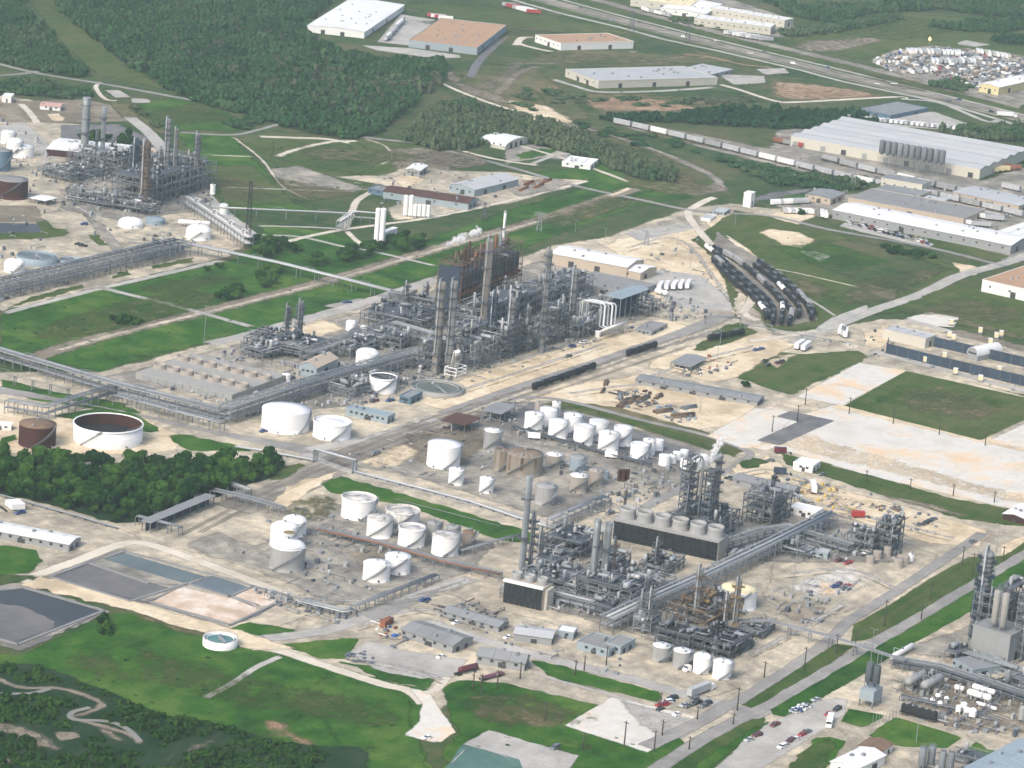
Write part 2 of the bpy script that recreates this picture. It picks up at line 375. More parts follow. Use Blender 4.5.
def lay(poly, mat, feather, name, cover=1.0, jit=0.0, step=None):
    """a sheet on the ground: outline in site metres; its 'edge' attribute rises from 0 at the rim to `cover` at `feather` metres in"""
    poly = np.array(poly, float)
    ar = 0.5 * np.sum(poly[:, 0] * np.roll(poly[:, 1], -1) - np.roll(poly[:, 0], -1) * poly[:, 1])
    if ar < 0: poly = poly[::-1]
    step = step or max(4.0, feather * 2)
    pts = []
    for i in range(len(poly)):
        a, b2 = poly[i], poly[(i + 1) % len(poly)]; L = np.hypot(*(b2 - a)); n = max(1, min(60, int(L / step)))
        nn = np.array([-(b2 - a)[1], (b2 - a)[0]]) / max(L, 1e-6)
        for k in range(n):
            p = a + (b2 - a) * k / n
            if jit and 0 < k: p = p + nn * rng.normal(0, jit)
            pts.append(p)
    out = np.array(pts); m = len(out)
    nx = np.roll(out, -1, axis=0) - np.roll(out, 1, axis=0); nx /= np.maximum(np.hypot(*nx.T), 1e-6)[:, None]
    nrm = np.stack([-nx[:, 1], nx[:, 0]], 1)
    cand = []
    for f in (feather, feather * .5):
        q = out + nrm * f
        q = q[inside(q, out)]
        if len(q): q = q[seg_dist(q, out) > f * .7]
        cand.append(q)
    P = np.concatenate([out] + cand)
    vs, es, fs, *_ = delaunay_2d_cdt([Vector(p) for p in P], [(i, (i + 1) % m) for i in range(m)], [], 1, 1e-3)
    V = np.array([v[:2] for v in vs])
    e = np.clip(seg_dist(V, out) / feather, 0, 1) * cover
    lo, hi = out.min(0), out.max(0); z = 1
    for l2, h2, zz in LAID:
        if (lo < h2).all() and (l2 < hi).all(): z = max(z, zz + 1)
    LAID.append((lo, hi, z))
    me = bpy.data.meshes.new(name); me.from_pydata([(v[0], v[1], 0) for v in V], [], [tuple(f)[:] for f in fs])
    me.materials.append(MATS[mat]); at_ = me.attributes.new('edge', 'FLOAT', 'POINT'); at_.data.foreach_set('value', e.astype(np.float32))
    if len(me.polygons) and me.polygons[0].normal.z < 0: me.flip_normals()
    return structure(name, me, None, z * 0.006)
HARD = ('concrete', 'asphalt', 'road', 'white_pad', 'green_pad')
def patch(px, mat, feather=4.0, name=None, cover=1.0, jit=None): return lay(G2(px), mat, min(feather, 1.6) if mat in HARD and cover > .8 else feather * .6 if feather <= 3 else feather, name or mat, cover, (.25 if mat in HARD else .8) if jit is None else jit)
def offset_line(P, w):
    P = np.array(P, float); d = np.gradient(P, axis=0); d /= np.maximum(np.hypot(*d.T), 1e-6)[:, None]
    n = np.stack([-d[:, 1], d[:, 0]], 1); return P + n * w
def smooth_line(P, k=5):
    P = np.array(P, float)
    if len(P) < 3: return P
    Q = np.concatenate([[2 * P[0] - P[1]], P, [2 * P[-1] - P[-2]]]); out = []
    for i in range(1, len(Q) - 2):
        for t in np.linspace(0, 1, k, endpoint=False):
            a, b2, c, d = Q[i - 1], Q[i], Q[i + 1], Q[i + 2]
            out.append(.5 * ((2 * b2) + (c - a) * t + (2 * a - 5 * b2 + 4 * c - d) * t * t + (3 * b2 - a - 3 * c + d) * t ** 3))
    out.append(Q[-2]); return np.array(out)
def strip(px, w, mat, name='road', feather=.9, cover=1.0, curve=True, jit=.25):
    P = G2(px); P = smooth_line(P) if curve else P
    return lay(np.concatenate([offset_line(P, w / 2), offset_line(P, -w / 2)[::-1]]), mat, feather, name, cover, jit, 8)

# ---- far country
for px in ([(-20, 10), (110, 60), (178, 92), (140, 78), (95, 76), (55, 45), (40, 25), (15, -5), (50, -5), (92, 34), (120, 56)],):
    patch([(18, -8), (52, -8), (95, 35), (128, 62), (178, 93), (150, 88), (92, 74), (60, 46), (44, 25)], 'plain_grass', 8, 'pipeline_clearing')
strip([(30, -5), (75, 22), (100, 42), (128, 66)], 7, 'brown_earth', 'track', 5, .55)
patch([(405, 112), (450, 92), (455, 70), (480, 60), (545, 70), (575, 92), (600, 118), (560, 128), (512, 112), (462, 98), (425, 118), (392, 134), (370, 128)], 'dry_grass', 14, cover=.9)
patch([(110, 100), (180, 94), (320, 130), (360, 138), (256, 131), (140, 118)], 'meadow', 6)
patch([(405, 0), (512, 8), (560, 16), (640, 32), (620, 40), (520, 30), (450, 18), (400, 6)], 'plain_grass', 10)
patch([(768, 45), (830, 20), (900, 12), (1040, 22), (1040, 60), (930, 52), (868, 60), (850, 58), (800, 52)], 'plain_grass', 14, 'far_field')
patch([(768, 55), (800, 40), (870, 36), (900, 36), (880, 44), (845, 52)], 'brown_earth', 10, cover=.55)
patch([(430, 42), (448, 50), (456, 68), (470, 84), (520, 100), (505, 106), (455, 92), (440, 78)], 'brown_earth', 8, cover=.6)
patch([(462, 88), (490, 76), (512, 60), (530, 58), (520, 74), (500, 92)], 'brown_earth', 8, cover=.5)
patch([(500, 96), (530, 92), (560, 112), (575, 120), (545, 118), (512, 110)], 'sand', 6, 'earthworks', cover=.75)
patch([(570, 100), (600, 96), (680, 103), (715, 110), (660, 112), (600, 112)], 'red_earth', 8, cover=.7)
patch([(768, 78), (850, 88), (895, 98), (800, 101), (768, 97)], 'red_earth', 10, cover=.6)
patch([(505, 118), (540, 112), (566, 116), (580, 124), (545, 122)], 'sand', 5, cover=.9)
strip([(425, 60), (436, 78), (452, 88), (490, 103), (520, 112)], 6, 'pale_road', 'track', 2)
strip([(402, 62), (452, 84), (478, 65), (505, 38), (512, 30)], 7, 'dry_grass', 'track', 3)
patch([(360, 45), (410, 48), (460, 55), (462, 58), (430, 58), (375, 50)], 'concrete', 5, 'loading_apron')
patch([(380, 38), (400, 14), (436, 20), (420, 36), (412, 46), (376, 42)], 'concrete', 4, 'loading_apron')
strip([(502, 38), (480, 60), (470, 78)], 9, 'asphalt', 'lane', 2)
strip([(262, 15), (285, 24), (318, 40)], 9, 'concrete', 'track', 3)
strip([(512, 24), (560, 31), (612, 31), (680, 44), (720, 62), (768, 75), (810, 80)], 8, 'dry_grass', 'track', 3)
strip([(515, 46), (522, 38), (534, 37)], 8, 'pale_road', 'lane', 1.5); strip([(515, 42), (530, 47), (560, 52.5), (600, 53), (640, 52)], 7, 'pale_road', 'lane', 1.5)
patch([(560, 47), (690, 55), (780, 62), (700, 64), (560, 62), (520, 60)], 'dry_grass', 8, cover=.8)
strip([(500, 64), (560, 63), (640, 61), (690, 56)], 12, 'brown_earth', 'track', 6, .7)
strip([(680, 54), (710, 57), (740, 64), (775, 68)], 10, 'red_earth', 'track', 4, .8)
strip([(552, 79), (575, 86), (600, 92), (660, 91), (718, 87)], 7, 'concrete', 'lane', 1.2)
strip([(718, 84), (740, 90), (775, 101), (800, 102), (895, 97), (905, 99)], 7, 'pale_road', 'lane', 1.2)
patch([(717, 74), (765, 76), (766, 83), (733, 85)], 'concrete', 2, 'slab')
patch([(755, 69), (785, 68), (790, 73), (765, 75)], 'concrete', 2, 'slab')
# highway
patch([(560, -8), (700, 22), (800, 48), (1040, 108), (1040, 128), (840, 80), (700, 50), (600, 26), (500, -4)], 'plain_grass', 4, 'highway_verge')
strip([(575, -6), (640, 12), (720, 33), (800, 52), (860, 66), (1040, 112)], 22, 'ballast', 'rail_bed', 6, .8, False)
strip([(548, -4), (620, 15.5), (700, 36), (800, 60), (840, 69.5), (1040, 119)], 6, 'concrete', 'frontage_road', 1.2, 1, False)
strip([(520, -6), (620, 20.5), (700, 41), (800, 65), (840, 75), (940, 98.5), (1040, 123)], 27, 'ballast', 'highway', 1.2, 1, False)
strip([(520, -3.5), (620, 22.5), (700, 43), (800, 67), (840, 77), (940, 100), (1040, 125)], 3, 'plain_grass', 'median', .6, 1, False)
strip([(495, -5), (559, 13), (622, 28), (664, 39.5), (718, 51), (800, 70), (840, 81), (940, 102), (1040, 132)], 7, 'concrete', 'frontage_road', 1.2, 1, False)
# industrial estate, top right
patch([(612, -5), (700, 18), (800, 44), (768, 45), (800, 30), (790, 18), (720, -5)], 'grey_yard', 6, 'industrial_yard')
patch([(868, 62), (890, 50), (930, 45), (1000, 52), (1040, 58), (1040, 112), (985, 96), (960, 92), (900, 76)], 'grey_yard', 6, 'industrial_yard')
patch([(955, 44), (965, 40), (992, 45), (975, 47)], 'concrete', 2, 'slab')
patch([(980, 68), (1040, 62), (1040, 80), (990, 84)], 'asphalt', 6, cover=.7)
patch([(843, 115), (870, 108), (935, 112), (975, 126), (962, 131), (900, 127)], 'concrete', 4, 'industrial_yard')
strip([(900, 99), (940, 103), (985, 121), (1000, 120)], 7, 'concrete', 'lane', 1.5)
patch([(775, 130), (800, 126), (845, 140), (980, 180), (1040, 160), (1040, 262), (1005, 262), (820, 218), (768, 205), (800, 195), (870, 192), (880, 184), (800, 172), (700, 148), (612, 124), (620, 122), (700, 142), (765, 150)], 'grey_yard', 6, 'industrial_yard')
patch([(600, 120), (640, 128), (768, 160), (900, 192), (1040, 215), (1040, 205), (900, 180), (768, 148), (640, 122)], 'ballast', 5, 'rail_bed')
patch([(905, 215), (985, 213), (975, 226), (915, 226)], 'brown_earth', 4, cover=.8)
patch([(820, 213), (870, 220), (930, 236), (1010, 256), (1000, 262), (930, 246), (840, 224)], 'plain_grass', 3)
patch([(845, 222), (880, 228), (935, 244), (930, 248), (860, 232), (838, 226)], 'concrete', 2, 'car_park')
patch([(512, 175), (566, 168), (600, 160), (680, 180), (690, 195), (640, 200), (560, 180)], 'lush_grass', 5, cover=.95)
patch([(505, 148), (540, 143), (560, 148), (574, 152), (568, 160), (540, 158), (505, 165)], 'grey_yard', 3, 'forecourt')
patch([(515, 155), (540, 148), (560, 150), (545, 156), (520, 160)], 'lush_grass', 2)
strip([(488, 137), (535, 150), (575, 162), (640, 186)], 5, 'pale_road', 'lane', 1)
strip([(545, 122), (600, 132), (650, 150), (690, 165), (715, 178), (722, 190)], 12, 'ballast', 'old_rail_bed', 5, .85)
patch([(640, 196), (720, 182), (735, 192), (700, 196)], 'brown_earth', 5, cover=.6)
patch([(722, 205), (768, 192), (800, 188), (830, 180), (830, 188), (780, 200)], 'asphalt', 5, 'track', cover=.8)
patch([(765, 200), (800, 192), (820, 196), (800, 206)], 'lush_grass', 4)

# ---- upper left refinery and the meadows between the plants
patch([(-30, 92), (35, 100), (45, 122), (60, 122), (130, 128), (150, 142), (178, 163), (206, 198), (245, 222), (258, 240), (225, 258), (-30, 318)], 'yard', 4)
patch([(-30, 98), (20, 100), (85, 98), (130, 108), (135, 122), (60, 124), (-30, 122)], 'brown_earth', 6, cover=.75)
patch([(60, 125), (118, 124), (150, 138), (155, 148), (118, 146), (60, 142)], 'asphalt', 3, 'lot')
patch([(46, 114), (60, 113), (66, 120), (52, 121)], 'sand', 3); patch([(104, 90), (120, 90), (132, 97), (115, 98)], 'concrete', 2, 'slab'); patch([(130, 98), (150, 99), (152, 103), (132, 103)], 'concrete', 2, 'slab')
strip([(20, 103), (30, 113), (38, 124)], 7, 'pale_road', 'track', 2)
patch([(-30, 128), (25, 122), (40, 135), (62, 158), (45, 160), (20, 140), (-30, 140)], 'concrete', 4)
patch([(104, 100), (140, 104), (165, 128), (175, 140), (150, 130), (120, 118)], 'dry_grass', 4)
patch([(138, 104), (175, 96), (230, 112), (258, 128), (240, 131), (160, 129), (146, 118)], 'lush_grass', 5)
patch([(175, 132), (232, 135), (262, 165), (300, 205), (330, 212), (225, 209), (205, 180)], 'lush_grass', 4)
patch([(205, 165), (255, 165), (300, 205), (222, 207)], 'plain_grass', 4, cover=.9)
patch([(232, 136), (350, 138), (420, 144), (470, 160), (400, 190), (300, 204), (256, 162)], 'plain_grass', 6)
patch([(270, 140), (360, 142), (388, 160), (360, 176), (300, 165), (268, 158)], 'plain_grass', 6)
patch([(262, 168), (300, 165), (340, 178), (375, 190), (350, 192), (280, 186)], 'grey_yard', 6, cover=.8)
patch([(380, 148), (430, 146), (470, 158), (455, 176), (400, 178), (385, 165)], 'brown_earth', 8, cover=.6)
patch([(330, 176), (380, 175), (410, 165), (450, 170), (512, 172), (545, 178), (590, 180), (572, 188), (520, 202), (440, 216), (390, 222), (385, 208), (410, 195), (380, 185)], 'yard', 4)
patch([(384, 178), (410, 172), (430, 180), (405, 190)], 'sand', 4, cover=.8)
patch([(520, 180), (560, 178), (575, 186), (530, 198)], 'red_earth', 4, cover=.7)
strip([(256, 136.5), (300, 138), (325, 139), (352, 143)], 8, 'pale_road', 'track', 2)
strip([(276, 157), (295, 150), (330, 142), (360, 141)], 8, 'pale_road', 'track', 3, .8)
strip([(362, 138), (385, 146), (392, 158), (380, 165)], 4, 'pale_road', 'track', 2, .7)
strip([(-10, 62), (40, 74), (108, 85), (195, 101), (240, 110), (310, 128), (368, 138), (420, 144), (455, 153), (512, 168), (575, 186), (640, 200), (700, 212), (768, 216), (830, 230), (930, 248), (1010, 268)], 6, 'road', 'road', 1)
strip([(-10, 76), (20, 74), (40, 71)], 6, 'road', 'road', 1)
strip([(100, 82), (96, 88), (105, 99), (118, 101)], 5, 'pale_road', 'lane', 1.5)
strip([(175, 132), (230, 135), (258, 130), (290, 122), (310, 128)], 5, 'road', 'road', 1)
strip([(128, 116), (150, 134), (172, 160), (205, 196), (232, 220), (258, 240)], 11, 'concrete', 'road', 1.5)
strip([(232, 136), (262, 160), (282, 186), (310, 200)], 4, 'pale_road', 'track', 2, .7)
strip([(205, 155), (258, 157)], 3, 'pale_road', 'track', 1.2); strip([(215, 187), (300, 190), (360, 192)], 4, 'concrete', 'track', 1.2)
# green fields between the plants
patch([(0, 312), (225, 262), (260, 245), (330, 262), (440, 248), (520, 215), (640, 178), (700, 198), (640, 205), (545, 240), (520, 252), (440, 273), (362, 300), (256, 330), (98, 372), (0, 350)], 'lush_grass', 3)
patch([(258, 222), (330, 232), (360, 240), (420, 240), (512, 208), (600, 182), (660, 190), (560, 222), (440, 250), (340, 268), (262, 246)], 'lush_grass', 4)
patch([(-20, 318), (-20, 346), (105, 374), (215, 404), (232, 398), (130, 366), (60, 376), (-20, 352)], 'lush_grass', 3)
strip([(20, 364), (60, 349), (120, 332), (200, 313), (256, 299), (330, 280), (446, 246), (512, 228), (580, 207), (637, 188)], 17, 'brown_earth', 'buried_pipeline_track', 6, .95)
strip([(50, 353), (120, 333), (200, 314), (256, 300), (330, 281), (446, 247), (512, 229), (580, 208)], 7, 'yard', 'track', 3, .85)
strip([(0, 314), (90, 291), (225, 260)], 6, 'concrete', 'concrete_kerb_walk', 1, 1, False)
strip([(98, 287), (180, 307), (256, 328)], 6, 'concrete', 'lane', 1, 1, False)
strip([(258, 235), (300, 237), (345, 247), (375, 252), (440, 267)], 4.5, 'concrete', 'lane', 1)
strip([(256, 226), (300, 227), (345, 229)], 4, 'concrete', 'lane', 1)
strip([(345, 230), (352, 212), (358, 200), (375, 190)], 6, 'pale_road', 'lane', 1.5)
strip([(345, 230), (362, 245), (378, 250)], 5, 'pale_road', 'lane', 1.5)
strip([(256, 250), (330, 232), (440, 216), (545, 192), (590, 180)], 6, 'pale_road', 'track', 2)
patch([(0, 300), (110, 275), (225, 248), (232, 256), (130, 280), (0, 312)], 'yard', 2)
patch([(5, 309), (85, 288), (80, 284), (28, 298)], 'plain_grass', 2); patch([(112, 280), (132, 275), (128, 270), (112, 276)], 'plain_grass', 1.5); patch([(150, 270), (195, 262), (192, 257), (150, 266)], 'plain_grass', 2)
patch([(-20, 230), (30, 228), (70, 228), (66, 236), (30, 240), (-20, 240)], 'plain_grass', 3); patch([(35, 215), (50, 222), (62, 232), (50, 236), (35, 228)], 'plain_grass', 3)
patch([(-20, 205), (38, 206), (45, 222), (-20, 222)], 'brown_earth', 3); patch([(-20, 222), (38, 224), (42, 232), (-20, 234)], 'pond_water', 1.0, 'pond', 1, 0)
patch([(85, 234), (98, 234), (108, 246), (98, 245)], 'plain_grass', 2); patch([(118, 240), (128, 250), (124, 246)], 'brown_earth', 1)
strip([(62, 188), (80, 205), (100, 228), (120, 252)], 9, 'grey_yard', 'road', 2)
patch([(130, 252), (165, 240), (185, 245), (175, 256), (140, 262)], 'grey_yard', 4)

# ---- main yard
patch([(-30, 372), (100, 371), (180, 350), (256, 329), (363, 299), (440, 274), (520, 256), (550, 245), (607, 236), (652, 219), (692, 207), (730, 203), (770, 208), (800, 206), (820, 214), (760, 250), (770, 330), (815, 330), (865, 350), (1040, 400), (1040, 620), (1000, 560), (880, 640), (760, 705), (700, 760), (640, 760), (500, 690), (420, 720), (250, 650), (120, 600), (-30, 560)], 'yard', 5, 'yard')
patch([(98, 376), (200, 352), (256, 338), (330, 318), (430, 290), (530, 262), (600, 250), (650, 290), (655, 318), (560, 345), (440, 378), (350, 408), (228, 420), (160, 408)], 'grey_yard', 6, cover=.85)
patch([(130, 395), (240, 368), (320, 362), (300, 390), (230, 412), (160, 406)], 'yard', 4, cover=.8)
patch([(270, 330), (330, 318), (350, 330), (310, 342), (270, 345)], 'sand', 5, cover=.8); patch([(320, 306), (355, 312), (380, 302), (360, 298)], 'road', 3, 'road', cover=.9)
strip([(205, 345), (256, 333), (363, 303), (440, 278)], 11, 'concrete', 'road', 2)
patch([(0, 378), (55, 392), (120, 402), (150, 415), (110, 412), (40, 402), (0, 392)], 'lush_grass', 3)
patch([(-30, 380), (60, 398), (130, 412), (225, 432), (345, 452), (330, 460), (220, 436), (100, 408), (-30, 390)], 'road', 2, 'road')
patch([(-30, 398), (60, 408), (150, 418), (190, 438), (178, 452), (60, 460), (-30, 450)], 'sand', 5)
patch([(95, 408), (130, 412), (160, 428), (155, 434), (130, 430), (50, 416)], 'lush_grass', 3); patch([(165, 436), (185, 434), (240, 446), (256, 452), (190, 452)], 'lush_grass', 3); patch([(0, 438), (20, 432), (18, 440), (0, 446)], 'lush_grass', 2); patch([(143, 424), (158, 428), (160, 433), (145, 433)], 'lush_grass', 2)
# sand south of the plant, along the railway
patch([(440, 385), (520, 358), (610, 332), (660, 318), (700, 328), (690, 340), (600, 365), (500, 400), (440, 412), (410, 400)], 'sand', 4)
patch([(600, 245), (690, 215), (715, 240), (738, 290), (730, 310), (650, 300), (640, 270)], 'sand', 4)
patch([(645, 268), (700, 275), (735, 300), (733, 312), (680, 308), (650, 290)], 'concrete', 3, 'lorry_park')
patch([(655, 222), (700, 212), (705, 226), (660, 235)], 'grey_yard', 4, cover=.5)
patch([(620, 232), (680, 222), (700, 228), (640, 242)], 'concrete', 3, cover=.7)
patch([(700, 218), (735, 210), (768, 214), (800, 206), (818, 216), (770, 238), (720, 240)], 'sand', 4)
strip([(440, 416), (520, 388), (600, 362), (680, 334), (720, 318), (735, 318)], 11, 'road', 'road', 1.5)
strip([(300, 452), (380, 436), (440, 416)], 10, 'concrete', 'road', 1.5)
patch([(340, 445), (430, 420), (520, 392), (600, 368), (700, 338), (740, 330), (760, 322), (740, 322), (640, 352), (540, 382), (440, 414)], 'ballast', 2, 'rail_bed', cover=.9)
strip([(230, 510), (264, 498), (300, 484), (345, 460), (380, 446), (440, 425)], 22, 'ballast', 'rail_bed', 2)
patch([(255, 512), (300, 480), (340, 470), (335, 478), (312, 490), (290, 508)], 'sand', 3)
patch([(262, 472), (300, 462), (308, 466), (285, 480), (262, 482)], 'plain_grass', 3)
# tank farm ground
patch([(345, 465), (440, 430), (500, 402), (560, 400), (640, 430), (735, 450), (680, 490), (640, 485), (545, 520), (500, 505), (420, 480)], 'grey_yard', 4)
patch([(505, 418), (530, 402), (620, 425), (710, 458), (700, 470), (640, 462), (560, 438)], 'asphalt', 2, 'tank_farm_floor', cover=.9)
patch([(400, 435), (470, 420), (500, 440), (470, 470), (420, 468), (395, 450)], 'brown_earth', 6, cover=.55)
patch([(352, 462), (400, 440), (425, 452), (400, 470), (370, 470)], 'sand', 5, cover=.6)
patch([(255, 545), (330, 500), (420, 520), (500, 545), (480, 570), (400, 600), (330, 610), (240, 575), (180, 545), (220, 530)], 'grey_yard', 5)
patch([(320, 484), (341, 476), (512, 526), (540, 535), (535, 545), (500, 541), (420, 512), (350, 495), (330, 496)], 'lush_grass', 2.5, 'grass_strip')
patch([(285, 500), (320, 490), (345, 500), (338, 522), (300, 528), (280, 516)], 'dry_grass', 6, cover=.5)
strip([(300, 452), (345, 470), (410, 487), (470, 503), (540, 522), (560, 530)], 7, 'concrete', 'road', 1.2)
patch([(340, 552), (380, 545), (420, 558), (395, 575), (360, 575)], 'brown_earth', 4, cover=.55)
# east side pads
patch([(525, 400), (575, 384), (650, 372), (760, 405), (752, 420), (700, 432), (630, 412), (560, 402)], 'sand', 4)
patch([(560, 400), (620, 408), (735, 440), (745, 452), (735, 458), (680, 442), (600, 418), (540, 404)], 'dry_grass', 2.5, 'verge')
patch([(545, 398), (560, 400), (600, 410), (640, 420), (700, 440), (720, 452), (735, 450), (735, 458), (640, 428)], 'plain_grass', 2.5, cover=.8)
strip([(505, 398), (560, 400), (640, 420), (700, 434), (735, 446), (750, 454), (740, 464), (718, 476)], 5.5, 'road', 'road', 1)
strip([(560, 405), (600, 414), (680, 434), (720, 446)], 2, 'plain_grass', 'verge', 1)
patch([(705, 436), (770, 405), (800, 415), (832, 405), (900, 420), (1040, 452), (1040, 516), (960, 498), (860, 474), (775, 448), (768, 452)], 'white_pad', 4, 'crushed_stone_pad')
patch([(705, 436), (755, 408), (800, 412), (770, 444), (745, 450)], 'white_pad', 3, 'crushed_stone_pad')
patch([(745, 445), (800, 432), (1040, 500), (1040, 510), (900, 478), (780, 448)], 'sand', 5, cover=.45)
patch([(840, 402), (1040, 448), (1040, 456), (830, 408)], 'sand', 2, 'pale_berm')
patch([(775, 417), (790, 411), (836, 421), (780, 446), (755, 441), (797, 422)], 'asphalt', 1.0, 'asphalt_pad', jit=0)
patch([(796, 397), (858, 363), (908, 371), (842, 406)], 'white_pad', 1, 'white_gravel_pad', jit=0)
patch([(843, 406), (906, 371), (1040, 401), (1040, 413), (981, 441)], 'plain_grass', 1.2, 'pipe_laydown_field', jit=.1)
strip([(905, 406), (925, 396), (945, 385)], 4, 'dry_grass', 'track', 1.5, .7); strip([(960, 400), (985, 392)], 3, 'dry_grass', 'track', 1.5, .6)
patch([(985, 442), (1040, 416), (1040, 452)], 'white_pad', 2, 'white_gravel_pad')
patch([(690, 362), (760, 350), (800, 354), (860, 350), (870, 358), (830, 378), (790, 396), (755, 385), (735, 378)], 'plain_grass', 3, cover=.9)
patch([(690, 345), (760, 332), (800, 345), (770, 360), (740, 378), (715, 385), (660, 370), (640, 372), (650, 360)], 'sand', 4)
patch([(760, 360), (800, 350), (800, 356), (780, 372)], 'sand', 4, cover=.6)
# rail yard fields
patch([(690, 240), (735, 210), (768, 216), (830, 234), (930, 256), (960, 268), (965, 276), (900, 310), (830, 322), (815, 330), (768, 330), (740, 290), (735, 318), (728, 300), (715, 260)], 'plain_grass', 3, cover=.95)
patch([(790, 240), (860, 238), (960, 270), (900, 296), (850, 282), (800, 262)], 'meadow', 10, cover=.8)
patch([(755, 232), (768, 228), (800, 232), (818, 240), (805, 250), (780, 246)], 'sand', 6, 'bare_sand', cover=.95)
patch([(798, 251), (815, 251), (832, 256), (822, 263), (810, 258)], 'concrete', .8, 'slab', jit=0)
patch([(840, 294), (880, 292), (900, 285), (895, 300), (860, 300)], 'brown_earth', 3, cover=.7)
patch([(950, 262), (985, 268), (1005, 262), (975, 276), (962, 275)], 'sand', 3, cover=.9)
strip([(725, 235), (745, 248), (760, 262), (770, 268), (800, 274), (865, 289)], 3, 'pale_road', 'track', 1.5, .9)
strip([(725, 238), (745, 250), (758, 264)], 8, 'sand', 'track', 3)
strip([(788, 289), (810, 300), (838, 318)], 3, 'concrete', 'lane', 1)
strip([(790, 345), (830, 328), (870, 312), (920, 295), (960, 276), (1010, 262), (1040, 250)], 10, 'concrete', 'road', 1.2)
patch([(805, 335), (845, 322), (870, 310), (868, 304), (830, 318)], 'concrete', 2, 'road')
strip([(745, 342), (790, 336), (820, 330)], 6, 'pale_road', 'road', 1.5)
patch([(722, 326), (740, 322), (760, 333), (735, 342), (700, 352), (690, 350)], 'plain_grass', 3)
patch([(735, 318), (745, 318), (738, 316)], 'sand', 1)
patch([(708, 246), (725, 266), (748, 290), (770, 318), (775, 328), (820, 320), (790, 290), (765, 262), (735, 245), (718, 232)], 'ballast', 2, 'rail_bed')
# right hand field strip and black-walled compound
patch([(870, 316), (960, 282), (1040, 300), (1040, 340), (985, 330), (940, 322), (905, 312)], 'plain_grass', 3)
patch([(905, 318), (930, 312), (960, 318), (955, 328), (920, 326)], 'white_pad', 2, 'white_gravel_pad')
patch([(812, 336), (850, 325), (890, 318), (930, 326), (1040, 352), (1040, 400), (900, 365), (850, 350)], 'yard', 3)
patch([(862, 334), (890, 322), (890, 340), (880, 350), (864, 346)], 'sand', 3, cover=.8)
strip([(900, 318), (960, 334), (1040, 352)], 7, 'concrete', 'road', 1)
strip([(866, 350), (920, 364), (980, 380), (1040, 394)], 8, 'concrete', 'road', 1)
patch([(935, 332), (1040, 356), (1040, 350), (960, 330)], 'brown_earth', 2, cover=.6)
patch([(885, 352), (1040, 392), (1040, 384), (930, 356)], 'grey_yard', 2)
patch([(945, 320), (1040, 345), (1040, 340), (965, 320)], 'dry_grass', 2, cover=.6)
# pond area, lower left
patch([(-30, 512), (60, 512), (120, 527), (145, 540), (230, 560), (300, 585), (330, 605), (300, 622), (250, 640), (120, 600), (40, 578), (-30, 575)], 'yard', 4)
strip([(30, 578), (80, 560), (120, 545), (150, 545), (230, 573), (300, 600), (340, 612)], 8, 'pale_road', 'road', 2)
patch([(-30, 550), (5, 545), (38, 550), (45, 562), (30, 574), (-30, 578)], 'lush_grass', 3)
patch([(45, 578), (118, 548), (210, 585), (180, 606), (128, 602)], 'grey_yard', 3)
patch([(50, 577), (88, 564), (148, 583), (172, 588), (130, 601)], 'grey_sludge', 1.5, 'settling_pond', jit=0)
patch([(105, 560), (124, 553), (205, 577), (185, 584)], 'murky_water', 1.0, 'pond', jit=0)
patch([(190, 584), (212, 576), (250, 588), (228, 597)], 'blue_water', 1.0, 'pond', jit=0)
patch([(152, 602), (180, 587), (258, 605), (256, 613), (230, 624)], 'pink_sludge', 1.0, 'settling_pond', jit=0)
patch([(232, 596), (256, 587), (288, 597), (266, 608)], 'pink_sludge', 1.0, 'settling_pond', jit=0)
strip([(20, 580), (60, 590), (130, 608), (180, 622), (256, 640), (300, 655)], 7, 'pale_road', 'road', 2)
patch([(-30, 590), (22, 583), (112, 612), (20, 652), (-30, 640)], 'grey_yard', 2, 'pond_bank')
patch([(-30, 594), (24, 589), (103, 611), (18, 644), (-30, 630)], 'pond_water', 1.0, 'pond', jit=0)
patch([(-30, 602), (20, 605), (58, 622), (56, 628), (18, 644), (-30, 630)], 'grey_sludge', 3, 'pond_scum', cover=.9)
# lower left lawns, creek and scrub
patch([(-30, 650), (20, 655), (105, 615), (130, 612), (200, 636), (260, 650), (340, 668), (430, 690), (420, 740), (440, 780), (200, 800), (-30, 790)], 'lush_grass', 3)
patch([(330, 668), (420, 695), (415, 720), (440, 780), (360, 790), (300, 690)], 'lush_grass', 5)
patch([(225, 630), (250, 622), (300, 630), (308, 634), (280, 640)], 'lush_grass', 2.5)
patch([(276, 645), (330, 640), (362, 634), (355, 648), (345, 660), (320, 660)], 'lush_grass', 2.5); patch([(335, 660), (380, 668), (437, 680), (430, 692), (380, 680)], 'lush_grass', 2.5)
patch([(440, 690), (460, 680), (512, 684), (660, 720), (700, 755), (690, 790), (440, 790), (442, 750), (458, 735)], 'lush_grass', 3)
patch([(445, 700), (520, 700), (600, 720), (560, 726), (480, 726)], 'dry_grass', 6, cover=.5)
patch([(256, 718), (290, 720), (300, 735), (348, 722), (350, 728), (320, 742), (350, 748), (305, 752), (285, 740), (258, 736)], 'red_earth', 7, 'bare_earth', cover=.8)
patch([(-30, 660), (40, 664), (110, 690), (160, 715), (200, 718), (260, 735), (330, 745), (380, 745), (360, 800), (-30, 800)], 'forest_floor', 4, 'scrub_floor', cover=.8)
strip([(-10, 675), (20, 688), (60, 689), (95, 700), (100, 708), (75, 718), (85, 722), (130, 735), (142, 745)], 5, 'brown_earth', 'creek_bank', 2.5)
strip([(0, 694), (30, 694), (50, 689)], 2.6, 'creek_water', 'creek', 1.2, 1); strip([(90, 708), (72, 713), (74, 720), (108, 722), (128, 730), (140, 742)], 2.4, 'creek_water', 'creek', 1.2)
